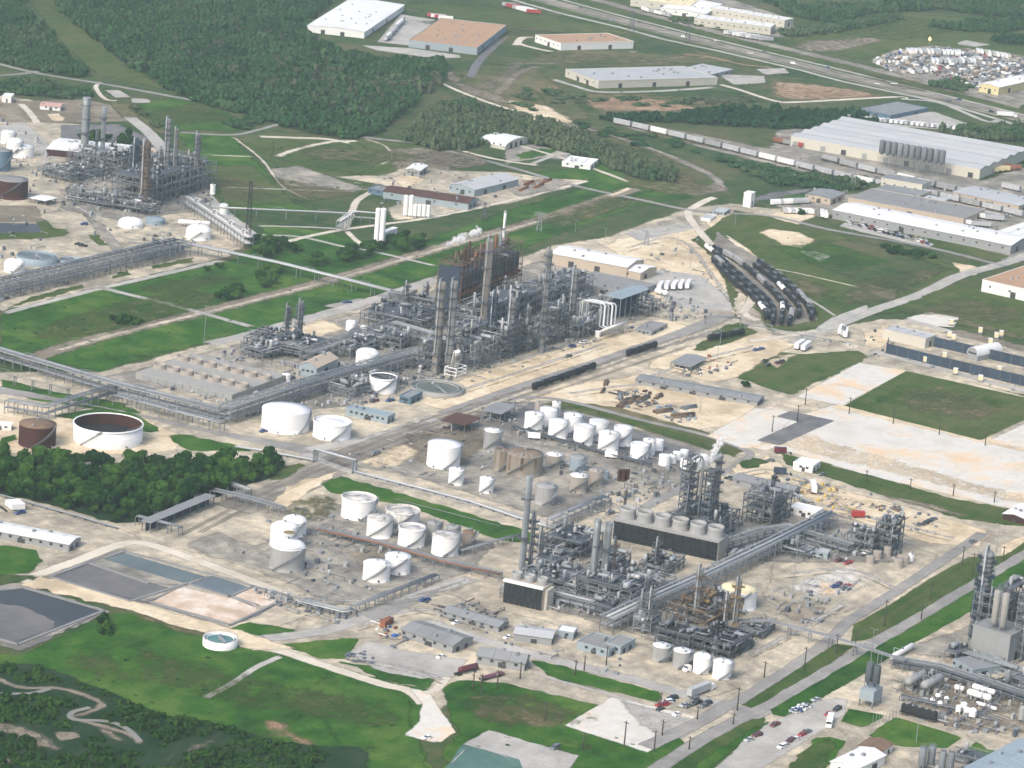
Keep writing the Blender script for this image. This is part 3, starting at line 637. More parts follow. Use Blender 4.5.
patch([(88, 722), (118, 731), (132, 745), (118, 744), (98, 735)], 'brown_earth', 4, cover=.7); patch([(-10, 718), (40, 730), (65, 748), (55, 758), (30, 748), (-10, 730)], 'brown_earth', 4, cover=.55); patch([(52, 732), (80, 732), (82, 738), (60, 742)], 'brown_earth', 2)
patch([(150, 762), (185, 745), (225, 738), (215, 746), (170, 762)], 'brown_earth', 4, cover=.55); patch([(0, 755), (20, 762), (10, 768)], 'brown_earth', 2)
strip([(204, 699), (230, 685), (256, 668), (282, 656)], 4, 'concrete', 'track', 1.2)
strip([(250, 648), (275, 650), (330, 668), (380, 684), (410, 692), (425, 706)], 7, 'pale_road', 'gravel_road', 1.5)
patch([(408, 688), (420, 690), (432, 694), (445, 715), (458, 733), (440, 745), (425, 742), (402, 736), (418, 722), (421, 706)], 'white_pad', 2.5, 'gravel_turning_area')
strip([(425, 694), (436, 690), (448, 676)], 5, 'pale_road', 'gravel_road', 1.2)
patch([(345, 655), (370, 640), (400, 650), (470, 660), (455, 678), (420, 680), (380, 672)], 'concrete', 3, 'yard_slab')
patch([(345, 660), (372, 660), (374, 663), (348, 664)], 'asphalt', 2, cover=.8)
patch([(300, 612), (420, 585), (470, 600), (560, 625), (700, 660), (745, 690), (660, 715), (560, 680), (500, 660), (440, 645), (380, 640), (330, 640), (290, 632)], 'yard', 4)
strip([(260, 640), (330, 630), (380, 610), (420, 595), (475, 578)], 9, 'concrete', 'road', 1.5)
patch([(355, 612), (440, 588), (475, 576), (450, 590), (400, 612), (380, 625)], 'road', 2, 'road')
strip([(420, 620), (480, 640), (560, 662), (640, 682), (700, 700), (730, 706)], 9, 'concrete', 'road', 1.5)
patch([(530, 660), (545, 662), (660, 692), (660, 704), (600, 690), (545, 676)], 'lush_grass', 2)
strip([(530, 672), (560, 682), (612, 696), (640, 704)], 3, 'concrete', 'kerb_walk', .8)
patch([(562, 726), (612, 697), (690, 715), (710, 722), (700, 728), (648, 754)], 'white_pad', 1.5, 'gravel_lot')
patch([(612, 697), (640, 704), (700, 720), (690, 738), (660, 745), (625, 715)], 'concrete', 4, 'car_park', cover=.65)
patch([(440, 780), (462, 744), (488, 730), (580, 756), (560, 790)], 'concrete', 1.5, 'car_park')
patch([(430, 790), (462, 744), (520, 760), (530, 790)], 'green_pad', .6, 'green_court', jit=0)
strip([(446, 768), (470, 745), (505, 757), (520, 768)], .8, 'concrete', 'court_line', .3, 1, False)
# road along the plant's lower edge
patch([(690, 790), (760, 715), (880, 648), (1040, 555), (1040, 790)], 'yard', 4, 'yard')
patch([(640, 790), (700, 742), (742, 718), (765, 716), (770, 730), (700, 790)], 'plain_grass', 2, 'verge')
strip([(615, 800), (665, 764), (710, 735), (770, 705), (870, 646), (980, 581), (1040, 546)], 7.5, 'road', 'road', .8, 1, False)
patch([(640, 790), (668, 760), (718, 722), (722, 724), (700, 742), (655, 775)], 'lush_grass', 2)
patch([(660, 790), (720, 748), (765, 722), (772, 722), (720, 762), (690, 790)], 'lush_grass', 2)
patch([(730, 702), (745, 706), (780, 712), (760, 720), (735, 722)], 'road', 1.5, 'road')
strip([(640, 750), (700, 722), (735, 700)], 8, 'road', 'road', 1.2)
patch([(690, 790), (746, 738), (769, 722), (790, 715), (810, 700), (850, 698), (846, 716), (818, 735), (765, 768), (745, 790)], 'concrete', 1.5, 'car_park')
patch([(772, 790), (815, 738), (830, 737), (848, 742), (840, 752), (820, 790)], 'lush_grass', 2)
patch([(770, 790), (800, 752), (828, 738), (838, 746), (830, 765), (810, 790)], 'plain_grass', 3)
patch([(963, 750), (975, 742), (998, 746), (995, 762), (970, 758)], 'lush_grass', 1.5)
patch([(800, 690), (880, 655), (980, 640), (1040, 660), (1040, 760), (985, 750), (965, 735), (890, 712), (840, 700)], 'yard', 3)
patch([(830, 790), (860, 740), (920, 752), (1000, 765), (1000, 790)], 'yard', 3); patch([(880, 655), (1040, 600), (1040, 650), (960, 660)], 'grey_yard', 4, cover=.8)
patch([(768, 570), (800, 545), (900, 540), (940, 555), (930, 575), (880, 605), (800, 625), (760, 600)], 'yard', 4)
patch([(780, 585), (850, 560), (880, 580), (860, 595), (800, 600)], 'white_pad', 5, cover=.6)
patch([(772, 600), (830, 608), (825, 622), (790, 622)], 'brown_earth', 3, cover=.8)
patch([(790, 460), (830, 465), (870, 475), (960, 500), (1040, 514), (1040, 530), (960, 520), (870, 492), (840, 482), (800, 470)], 'plain_grass', 2.5, 'verge')
patch([(780, 452), (800, 458), (835, 465), (820, 472), (785, 465)], 'plain_grass', 2, 'verge')
patch([(800, 480), (840, 488), (900, 505), (990, 530), (985, 548), (930, 545), (850, 520), (790, 500)], 'sand', 4)
patch([(868, 492), (920, 502), (970, 517), (955, 516), (890, 500)], 'brown_earth', 2, cover=.6)
patch([(735, 465), (770, 455), (790, 470), (770, 480), (730, 480)], 'sand', 3); patch([(738, 463), (752, 457), (772, 462), (760, 468), (742, 470)], 'plain_grass', 2)
strip([(640, 510), (690, 484), (718, 474)], 8, 'road', 'road', 2)
strip([(555, 560), (600, 530), (640, 512)], 8, 'concrete', 'road', 2)
patch([(1000, 545), (1040, 530), (1040, 545), (1000, 560)], 'sand', 2)

patch([(742, 704), (768, 685), (805, 662), (835, 644), (856, 646), (830, 666), (770, 702), (750, 710), (738, 706)], 'plain_grass', 2, 'verge', jit=.1)
patch([(852, 625), (890, 604), (930, 578), (968, 557), (985, 557), (1003, 556), (1030, 538), (1030, 550), (980, 580), (930, 609), (870, 640), (850, 644)], 'plain_grass', 2, 'verge', jit=.1)
patch([(768, 709), (800, 690), (840, 667), (878, 645), (900, 634), (975, 588), (1030, 555), (1030, 578), (976, 610), (930, 636), (912, 646), (880, 665), (862, 677), (820, 701), (785, 718), (772, 716)], 'lush_grass', 2, 'verge', jit=.1)
patch([(500, 596), (545, 560), (600, 545), (640, 565), (690, 590), (745, 615), (760, 650), (700, 660), (620, 632), (550, 612)], 'grey_yard', 5, cover=.8)
patch([(640, 535), (690, 508), (745, 515), (800, 500), (905, 545), (900, 565), (800, 565), (730, 562)], 'grey_yard', 5, cover=.8)
patch([(60, 195), (80, 165), (150, 160), (215, 185), (215, 210), (120, 222), (60, 210)], 'grey_yard', 5, cover=.85)
patch([(885, 680), (960, 665), (1040, 690), (1040, 740), (960, 735), (905, 715)], 'brown_earth', 6, cover=.5)
strip([(24, 585), (105, 612), (20, 652)], 2.2, 'asphalt', 'pond_edge', .8, 1, False); strip([(45, 578), (88, 562), (124, 551), (212, 575), (290, 597), (256, 616), (228, 627), (150, 604), (45, 578)], 2.4, 'asphalt', 'pond_edge', .8, 1, False); strip([(88, 563), (150, 584), (186, 586), (212, 575)], 1.8, 'asphalt', 'pond_edge', .6, 1, False); strip([(148, 603), (188, 584), (230, 597), (262, 610)], 1.8, 'asphalt', 'pond_edge', .6, 1, False); strip([(228, 598), (252, 587)], 1.8, 'asphalt', 'pond_edge', .6, 1, False)
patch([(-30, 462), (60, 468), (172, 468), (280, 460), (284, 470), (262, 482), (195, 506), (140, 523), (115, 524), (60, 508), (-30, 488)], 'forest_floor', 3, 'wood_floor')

for P, mt, cv in [([(20, 330), (110, 300), (200, 285), (240, 300), (120, 335), (40, 348)], 'plain_grass', .5), ([(110, 290), (220, 268), (250, 280), (180, 300)], 'plain_grass', .45), ([(110, 360), (200, 335), (240, 332), (150, 360)], 'plain_grass', .5), ([(270, 312), (400, 280), (430, 268), (350, 290)], 'plain_grass', .5), ([(520, 222), (600, 195), (690, 196), (640, 206), (560, 232)], 'dry_grass', .55), ([(440, 240), (520, 210), (560, 205), (480, 236)], 'plain_grass', .6),
    ([(120, 640), (200, 660), (330, 690), (400, 720), (250, 715), (120, 680)], 'plain_grass', .42), ([(280, 690), (380, 690), (415, 720), (380, 735), (300, 720)], 'plain_grass', .5), ([(30, 660), (110, 640), (160, 690), (90, 685)], 'plain_grass', .4), ([(310, 670), (350, 675), (350, 690), (300, 690)], 'dry_grass', .35), ([(450, 690), (540, 690), (620, 720), (560, 735), (460, 725)], 'dry_grass', .45), ([(480, 720), (560, 735), (640, 752), (600, 760)], 'plain_grass', .5),
    ([(760, 245), (830, 240), (900, 262), (860, 275), (790, 262)], 'lush_grass', .5), ([(850, 280), (930, 265), (950, 275), (890, 305), (830, 310)], 'dry_grass', .5), ([(780, 270), (840, 290), (820, 312), (790, 290)], 'dry_grass', .6), ([(880, 385), (960, 392), (1020, 405), (985, 425), (900, 412)], 'dry_grass', .5), ([(850, 405), (900, 380), (930, 385), (880, 412)], 'lush_grass', .4), ([(880, 315), (960, 295), (1030, 310), (1030, 330), (940, 318)], 'dry_grass', .45),
    ([(560, 92), (700, 95), (790, 100), (720, 106), (600, 104)], 'dry_grass', .7), ([(512, 50), (640, 56), (680, 62), (560, 66)], 'dry_grass', .6), ([(480, 75), (540, 90), (560, 110), (500, 100)], 'dry_grass', .7), ([(640, 120), (760, 150), (720, 150), (640, 136)], 'dry_grass', .6), ([(560, 118), (640, 140), (700, 165), (660, 160), (580, 135)], 'dry_grass', .6), ([(600, 150), (690, 172), (720, 190), (690, 200), (620, 186)], 'dry_grass', .5), ([(290, 145), (400, 150), (440, 160), (380, 165), (300, 160)], 'dry_grass', .6), ([(250, 170), (330, 185), (380, 195), (300, 205)], 'dry_grass', .45), ([(800, 30), (900, 15), (1000, 25), (900, 42)], 'plain_grass', .6), ([(820, 62), (920, 80), (1000, 100), (900, 90)], 'dry_grass', .4),
    ([(400, 18), (512, 24), (600, 36), (540, 40), (440, 30)], 'dry_grass', .4), ([(120, 115), (200, 100), (240, 120), (180, 128)], 'plain_grass', .5), ([(200, 170), (260, 180), (290, 200), (225, 205)], 'dry_grass', .4)]:
    patch(P, mt, 9, 'grass_mottle', cv)
for P in [[(505, 365), (600, 336), (650, 322)], [(430, 400), (520, 372), (610, 342)], [(640, 380), (700, 360), (760, 345)], [(560, 395), (650, 385), (740, 400)], [(800, 500), (880, 520), (960, 540)], [(780, 575), (850, 570), (900, 590)], [(740, 660), (800, 630), (850, 600)], [(300, 600), (400, 600), (470, 582)], [(350, 630), (420, 610), (480, 625)], [(0, 190), (60, 200), (110, 225)], [(620, 250), (680, 240), (730, 300)], [(345, 655), (420, 672), (445, 682)], [(720, 480), (770, 470), (830, 490)]]:
    strip(P, 5, 'concrete', 'wheel_track', 2, .6); strip([(x, y + 4) for x, y in P], 3, 'brown_earth', 'wheel_track', 1.5, .45)

patch([(840, 722), (848, 709), (887, 716), (864, 729)], 'lush_grass', 1.2, 'lawn', jit=.2); patch([(868, 736), (895, 717), (964, 738), (947, 749), (905, 748), (882, 744)], 'lush_grass', 1.2, 'lawn', jit=.2)

patch([(18, 586), (42, 576), (130, 600), (250, 634), (300, 650), (250, 650), (120, 609)], 'sand', 3, 'sand_bank', cover=.95)
patch([(120, 608), (200, 632), (200, 640), (150, 625), (110, 612)], 'dry_grass', 4, cover=.6)
strip([(760, 322), (744, 313), (752, 300), (747, 286), (733, 270), (714, 248), (698, 230), (688, 214), (700, 204), (716, 197)], 8, 'pale_road', 'rail_bed', 2, .8); strip([(745, 312), (730, 322), (690, 337), (640, 354), (560, 382)], 4, 'pale_road', 'rail_bed', 2, .6)
strip([(712, 256), (724, 270), (742, 285), (757, 300), (764, 312)], 3, 'sand', 'rail_bed', 1.5, .8)
def kerb(px, w, h, mat, name):
    P = G2(px); a, b2 = offset_line(P, w / 2), offset_line(P, -w / 2); n = len(P)
    o = put(name, MB().add([(*p, z) for q in (a, b2) for z in (0, h) for p in q], [f for i in range(n - 1) for f in ((i, i + 1, n + i + 1, n + i), (n + i, n + i + 1, 3 * n + i + 1, 3 * n + i), (3 * n + i, 3 * n + i + 1, 2 * n + i + 1, 2 * n + i))]), None, (0, 0, 0), None, mat); o['kind'] = 'structure'
for P in [[(-30, 594), (24, 588.5)], [(24, 588.5), (104, 611.5)], [(104, 611.5), (18, 645)], [(18, 645), (-30, 631)], [(88, 563.5), (149, 584)], [(104, 559), (124, 552)], [(124, 552), (213, 576)], [(50, 577.5), (88, 563.5)], [(50, 577.5), (130, 602)], [(130, 602), (188, 584)], [(213, 576), (290, 597)], [(290, 597), (230, 626)], [(150, 603), (230, 626)], [(189, 585), (258, 606)], [(228, 598), (253, 587)]]: kerb(P, 1.4, .6, 'dark_roof', 'pond_wall')

strip([(735, 704), (770, 682), (800, 662), (830, 640), (848, 622), (872, 607), (914, 580), (956, 552), (985, 532)], 6.5, 'road', 'road', 1)
strip([(615, 800), (665, 764), (710, 735), (770, 705), (870, 646), (980, 581), (1040, 546)], 6.4, 'road', 'road', .8, 1, False)
strip([(-10, 62), (40, 74), (108, 85), (195, 101), (240, 110), (310, 128), (368, 138), (420, 144), (455, 153), (512, 168), (575, 186), (640, 200), (700, 212), (768, 216), (830, 230), (930, 248), (1010, 268)], 6, 'road', 'road', 1)
strip([(455, 149), (480, 156), (510, 162), (540, 166)], 5, 'pale_road', 'lane', 1); strip([(530, 165), (548, 158), (560, 155), (574, 152), (566, 146), (545, 144)], 5, 'concrete', 'lane', 1); strip([(610, 196), (622, 192), (630, 188)], 5, 'sand', 'track', 1.5)
strip([(540, 66), (520, 72), (505, 86), (495, 95)], 16, 'brown_earth', 'track', 6, .6); strip([(480, 85), (510, 75), (525, 64), (600, 66), (680, 62)], 8, 'brown_earth', 'track', 4, .55); strip([(502, 112), (560, 122), (610, 135), (660, 152), (700, 168)], 9, 'ballast', 'old_rail_bed', 4, .7)
patch([(505, 190), (540, 183), (575, 180), (560, 190), (520, 198)], 'grey_yard', 3, cover=.8); patch([(370, 80), (402, 88), (410, 110), (385, 128), (360, 120), (375, 100)], 'dry_grass', 8, cover=.6); patch([(425, 150), (470, 152), (500, 165), (460, 170), (430, 165)], 'brown_earth', 5, cover=.5); patch([(560, 102), (620, 96), (690, 102), (640, 108)], 'red_earth', 6, cover=.6)
# ------------------------------------------------------------------ builders
def rail_ring(mb, r, z, n=20, h=1.1, a0=0, a1=2 * math.pi):
    for zz in (h * .5, h):
        mb.tube([(r * math.cos(a0 + (a1 - a0) * i / n), r * math.sin(a0 + (a1 - a0) * i / n), z + zz) for i in range(n + 1)], .06, 4)
    for i in range(n):
        a = a0 + (a1 - a0) * i / n; mb.tube([(r * math.cos(a), r * math.sin(a), z), (r * math.cos(a), r * math.sin(a), z + h)], .05, 4)
def tank(px, yt, yb, w, roof, mat, label, group=None, roofmat=None, stair=True, name='storage_tank', cat='tank', face=None, hgt=None, ribs=False):
    """upright tank: px,yt / px,yb are the shoulder and base of its axis in the photograph, w its width there"""
    p = at(px, yb); s = scl(p); r = w / 2 / s; h = hgt or hm(p, yb - yt); r *= 1.0
    # the axis base sits half an ellipse behind the visible rim: yb is taken at the shell's left and right edge, which is the axis line
    t = thing(name, label, cat, (p.x, p.y, 0), 0.0, group)
    rm = roofmat or mat; n = 40 if r > 7 else 28 if r > 3.5 else 18
    sh = MB()
    if roof == 'open':
        sh.lathe([(r, 0), (r, h), (r - .35, h), (r - .35, h * .38)], n, cap0=False, cap1=False)
        put('shell', sh, t, mat=mat)
        put('lining', MB().lathe([(r - .36, .2), (r - .36, h - .35)], n, cap0=False, cap1=False), t, mat='dark_steel' if roofmat else 'rust')
        fl = MB().lathe([(r - .4, h * .36), (r * .55, h * .37), (r * .5, h * .40), (0.05, h * .41)], n, cap0=False); put('floating_deck', fl, t, mat=roofmat if roofmat else 'black')
        rim = MB().lathe([(r + .35, h - .55), (r + .35, h), (r - .1, h + .05), (r - .1, h - .4)], n, cap0=False, cap1=False); put('wind_girder', rim, t, mat=mat)
    else:
        sh.lathe([(r * 1.012, 0), (r * 1.012, .25), (r, .27)] + [(r, h * k / 4) for k in (1, 2, 3, 4)], n, cap0=False, cap1=False); put('shell', sh, t, mat=mat)
        rf = MB()
        if roof == 'cone': rf.lathe([(r + .12, h - .1), (r + .12, h + .05), (r * .5, h + r * .10), (.2, h + r * .17)], n, cap0=False)
        elif roof == 'dome': rf.lathe([(r + .05, h - .05), (r * .93, h + r * .13), (r * .72, h + r * .27), (r * .42, h + r * .36), (.15, h + r * .40)], n, cap0=False)
        elif roof == 'flat': rf.lathe([(r + .1, h - .1), (r + .1, h + .03), (r * .5, h + r * .03), (.2, h + r * .05)], n, cap0=False)
        elif roof == 'float': rf.lathe([(r - .2, h - .9), (r * .6, h - .85), (r * .58, h - .6), (.1, h - .55)], n, cap0=False)
        put('roof', rf, t, mat=rm)
        if ribs:
            for i in range(16):
                a = i * math.pi / 8; put('roof_rib', MB().tube([(r * math.cos(a), r * math.sin(a), h + .1), (r * .5 * math.cos(a), r * .5 * math.sin(a), h + r * .1 + .1), (.4 * math.cos(a), .4 * math.sin(a), h + r * .17)], .16, 4), t, mat='rust_roof' if i % 3 else 'brown_steel')
                if i % 2: put('rust_streak', MB().add([(r * 1.004 * math.cos(a + q), r * 1.004 * math.sin(a + q), z) for q, z in ((-.06, h * rng.uniform(.1, .6)), (.06, h * rng.uniform(.1, .6)), (.08, h), (-.08, h))], [(0, 1, 2, 3), (3, 2, 1, 0)]), t, mat='rust_roof')
        if roof == 'float': put('wind_girder', MB().lathe([(r + .3, h - .4), (r + .3, h), (r - .05, h + .04)], n, cap0=False, cap1=False), t, mat=mat)
        if roof in ('cone', 'dome'):
            top = h + r * (.17 if roof == 'cone' else .4)
            v = MB().cyl(0, 0, top - .2, top + .7, .35, 8); v.cyl(0, 0, top + .7, top + .9, .55, 8); put('vent', v, t, mat='galvanised')
            a = rng.uniform(3.4, 5.2); v = MB().cyl(r * .7 * math.cos(a), r * .7 * math.sin(a), h, h + r * .09 + .7, .45, 8); put('hatch', v, t, mat='galvanised')
    for k in range(3 if r > 6 else 2):                                   # stiffening courses
        z = h * (k + 1) / (4 if r > 6 else 3); put('weld_course', MB().lathe([(r + .01, z - .06), (r + .05, z), (r + .01, z + .06)], n, cap0=False, cap1=False), t, mat=mat)
    if stair and h > 3:
        a0 = rng.uniform(2.6, 3.6) if face is None else face; da = min(2.2, h * 1.3 / max(r, 1)); st = MB(); ns = max(6, int(h / .8))
        for i in range(ns):
            a = a0 + da * i / ns; z = h * (i + .5) / ns; c, s2 = math.cos(a), math.sin(a)
            b2 = a0 + da * (i + 1) / ns; z2 = h * (i + 1.5) / ns; c2, s3 = math.cos(b2), math.sin(b2)
            st.add([(c * (r + .05), s2 * (r + .05), z), (c * (r + .95), s2 * (r + .95), z), (c2 * (r + .95), s3 * (r + .95), z2), (c2 * (r + .05), s3 * (r + .05), z2)], [(0, 1, 2, 3), (3, 2, 1, 0)])
        st.tube([((r + .95) * math.cos(a0 + da * i / 12), (r + .95) * math.sin(a0 + da * i / 12), h * i / 12 + .9) for i in range(13)], .09, 4)
        st.tube([((r + .95) * math.cos(a0 + da * i / 12), (r + .95) * math.sin(a0 + da * i / 12), h * i / 12 - .1) for i in range(13)], .12, 4)
        put('stair', st, t, mat='steel')
    if r > 3:
        rl = MB(); a = rng.uniform(0, 6); rail_ring(rl, r - .15, h, 8, 1.1, a, a + 1.6); put('guard_rail', rl, t, mat='galvanised')
        a = rng.uniform(3, 5); put('manhole', MB().tube([(r * .98 * math.cos(a), r * .98 * math.sin(a), 1.1), ((r + .4) * math.cos(a), (r + .4) * math.sin(a), 1.1)], .5, 8), t, mat='steel')
        a += .7; put('nozzle', MB().tube([((r - .2) * math.cos(a), (r - .2) * math.sin(a), .8), ((r + 2.2) * math.cos(a), (r + 2.2) * math.sin(a), .8), ((r + 2.4) * math.cos(a), (r + 2.4) * math.sin(a), .0)], .22, 6), t, mat='galvanised')
    return t

def frame_of(c, xe, ye):
    """ground rectangle from three photographed base corners: nearest corner, far end along the right, far end along the left"""
    C0, X0, Y0 = at(*c), at(*xe), at(*ye)
    u = X0 - C0; lx = u.length; u = u / lx; v = Vector((-u.y, u.x, 0)); ly = (Y0 - C0).dot(v)
    return C0, math.atan2(u.y, u.x), lx, ly
def building(c, xe, ye, hpx, roof, wall, rmat, label, cat='building', name='building', group=None, ridge=None, doors=3, windows=4, hgt=None, rise=None, kit='vents', ly=None, lx=None, dark=0):
    C0, a, LX, LY = frame_of(c, xe, ye); LY = ly or LY; LX = lx or LX
    h = hgt or hm(C0, hpx)
    t = thing(name, label, cat, (C0.x, C0.y, 0), a, group)
    rise = rise if rise is not None else min(LX, LY) * .09
    ridge = ridge or ('x' if LX > LY else 'y')
    if roof == 'flat':
        put('wall', MB().box(0, 0, 0, LX, LY, h), t, mat=wall)
        put('roof', MB().box(.25, .25, h - .2, LX - .25, LY - .25, h + .06), t, mat=rmat)
        pr = MB()
        for b in ((-.15, -.15, LX + .15, .25), (-.15, LY - .25, LX + .15, LY + .15), (-.15, .252, .25, LY - .252), (LX - .25, .252, LX + .15, LY - .252)): pr.box(b[0], b[1], h - .3, b[2], b[3], h + .35)
        put('parapet', pr, t, mat=wall)
    elif roof == 'gable':
        if ridge == 'x':
            put('wall', MB().extr_x([(0, 0), (LY, 0), (LY, h), (LY / 2, h + rise), (0, h)], 0, LX), t, mat=wall)
            for s in (0, 1):
                y0, y1 = ((-.5, LY / 2), (LY + .5, LY / 2))[s]; z0 = h - rise / LY; rf = MB()
                rf.add([(-.4, y0, z0 + .05), (LX + .4, y0, z0 + .05), (LX + .4, y1, h + rise + .06), (-.4, y1, h + rise + .06), (-.4, y0, z0 + .2), (LX + .4, y0, z0 + .2), (LX + .4, y1, h + rise + .21), (-.4, y1, h + rise + .21)], [(0, 3, 2, 1), (4, 5, 6, 7), (0, 1, 5, 4), (1, 2, 6, 5), (2, 3, 7, 6), (3, 0, 4, 7)] if s == 0 else [(0, 1, 2, 3), (7, 6, 5, 4), (4, 5, 1, 0), (5, 6, 2, 1), (6, 7, 3, 2), (7, 4, 0, 3)])
                put('roof_slope', rf, t, mat=rmat)
        else:
            put('wall', MB().extr_y([(0, 0), (LX, 0), (LX, h), (LX / 2, h + rise), (0, h)], 0, LY), t, mat=wall)
            for s in (0, 1):
                x0, x1 = ((-.5, LX / 2), (LX + .5, LX / 2))[s]; z0 = h - rise / LX; rf = MB()
                rf.add([(x0, -.4, z0 + .05), (x0, LY + .4, z0 + .05), (x1, LY + .4, h + rise + .06), (x1, -.4, h + rise + .06), (x0, -.4, z0 + .2), (x0, LY + .4, z0 + .2), (x1, LY + .4, h + rise + .21), (x1, -.4, h + rise + .21)], [(0, 1, 2, 3), (7, 6, 5, 4), (4, 5, 1, 0), (5, 6, 2, 1), (6, 7, 3, 2), (7, 4, 0, 3)] if s == 0 else [(0, 3, 2, 1), (4, 5, 6, 7), (0, 1, 5, 4), (1, 2, 6, 5), (2, 3, 7, 6), (3, 0, 4, 7)])
                put('roof_slope', rf, t, mat=rmat)
    elif roof == 'arch':
        n = 10
        L, W_ = (LX, LY) if ridge == 'x' else (LY, LX)
        prof = [(0, 0), (W_, 0)] + [(W_ / 2 + W_ / 2 * math.cos(math.pi * i / n), h * .45 + (h * .55) * math.sin(math.pi * i / n)) for i in range(n + 1)]
        prof2 = [(W_ / 2 + (W_ / 2 + .25) * math.cos(math.pi * i / n), h * .45 + (h * .55 + .25) * math.sin(math.pi * i / n)) for i in range(n + 1)]
        prof2 += [(W_ / 2 + (W_ / 2 + .05) * math.cos(math.pi * i / n), h * .45 + (h * .55 + .05) * math.sin(math.pi * i / n)) for i in range(n, -1, -1)]
        e = 'extr_x' if ridge == 'x' else 'extr_y'
        put('wall', getattr(MB(), e)(prof, 0, L), t, mat=wall); put('roof', getattr(MB(), e)(prof2, -.3, L + .3), t, mat=rmat)
        ze = h
    elif roof == 'bays':                                                    # low-pitched bays side by side, stepped at the back
        put('wall', MB().box(0, 0, 0, LX, LY, h), t, mat=wall); nb = 6; bw = LX / nb
        for i in range(nb):
            x0, x1 = i * bw + .1, (i + 1) * bw - .1; y1 = LY + .3; rz_ = 1.5 + .5 * (i % 2)
            put('roof_bay', MB().extr_y([(x0, h - .1), (x1, h - .1), (x1, h + .2), ((x0 + x1) / 2, h + rz_), (x0, h + .2)], -.3, y1), t, mat=rmat); put('gutter', MB().box(x1, -.3, h, x1 + .18, LY, h + .32), t, mat='grey_wall')
        for i in range(9): put('dock_door', MB().box(-.12, LY * (i + .3) / 9, .3, .05, LY * (i + .3) / 9 + 4, h * .55), t, mat='door_dark' if i % 3 == 0 else 'grey_wall')
    elif roof == 'shed':                                                    # open-sided canopy
        put('roof', MB().extr_x([(-.6, h), (LY + .6, h), (LY + .6, h + .2), (LY / 2, h + rise), (-.6, h + .2)], -.6, LX + .6), t, mat=rmat)
        pm = MB().box(-.18, -.18, 0, .18, .18, h).mesh('post', 'steel')
        nx = max(2, int(LX / 6) + 1)
        for i in range(nx):
            for y in (.2, LY - .2): put('post', pm, t, (i * (LX - .4) / (nx - 1) + .2, y, 0))
        put('back_wall', MB().box(.4, LY * .55, 0, LX - .4, LY * .6, h * .9), t, mat=wall)
    if roof in ('flat', 'gable'):
        fr = MB()
        # cladding ribs on the two walls the camera sees
        nx = int(LX / 5); ny = int(LY / 5)
        for i in range(1, nx): fr.box(LX * i / nx - .06, -.07, .1, LX * i / nx + .06, -.004, h - .1)
        for i in range(1, ny): fr.box(-.07, LY * i / ny - .06, .1, -.004, LY * i / ny + .06, h - .1)
        if fr.v: put('wall_rib', fr, t, mat=wall)
    if roof in ('flat', 'gable'):                                          # gutter line and roof seams
        if roof == 'flat' and LX * LY > 300:
            for i in range(1, min(9, int(LY / 9) + 1)): y = LY * i / min(9, int(LY / 9) + 1); put('roof_seam', MB().box(.6, y - .12, h + .05, LX - .6, y + .12, h + .16), t, mat='grey_wall')
        elif roof == 'gable':
            for i in range(1, min(12, int(max(LX, LY) / 6))):
                k = i / min(12, int(max(LX, LY) / 6)); m = MB()
                for q in (0, 1):
                    if ridge == 'x': m.tube([(LX * k, (-.4, LY + .4)[q], h + .16), (LX * k, LY / 2, h + rise + .24)], .11, 4)
                    else: m.tube([((-.4, LX + .4)[q], LY * k, h + .16), (LX / 2, LY * k, h + rise + .24)], .11, 4)
                put('roof_seam', m, t, mat=rmat)
    if roof in ('flat', 'gable', 'arch') and h > 1.8:
        dh = min(4.2, h * .62)
        for i in range(doors):
            side = i % 2; dw = min(3.6, (LX, LY)[side] * .16); f = (i + 1) / (doors + 1) * .85 + .04
            if roof == 'arch' and side != (1 if ridge == 'x' else 0): side = 1 - side
            d = MB(); x = (LX, LY)[side] * f
            if side == 0: d.box(x - dw / 2, -.10, 0, x + dw / 2, .05, dh)
            else: d.box(-.10, x - dw / 2, 0, .05, x + dw / 2, dh)
            put('door', d, t, mat='door_dark')
        for i in range(windows):
            d = MB(); x = LY * (i + .5) / windows + 1.1
            if x > LY - 1: continue
            d.box(-.085, x - .7, h * .5, .05, x + .7, min(h * .5 + 1.1, h * .85)); wn = put('window', d, t, mat='glass')
            put('frame', MB().box(-.12, x - .85, h * .5 - .12, -.03, x + .85, h * .5 - .02), wn, mat=wall)
    if kit == 'vents' and LX * LY > 150 and roof in ('flat', 'gable'):
        for i in range(min(14, 2 + int(LX * LY / 500))):
            x = rng.uniform(.12, .88) * LX; y = rng.uniform(.12, .88) * LY
            z = h + .05 if roof == 'flat' else h + rise * (1 - abs((y / LY if ridge == 'x' else x / LX) - .5) * 2) - .1
            put('roof_vent', MB().cbox(x, y, z - .2, 1.6, 1.3, 1.3), t, mat='galvanised')
    return t

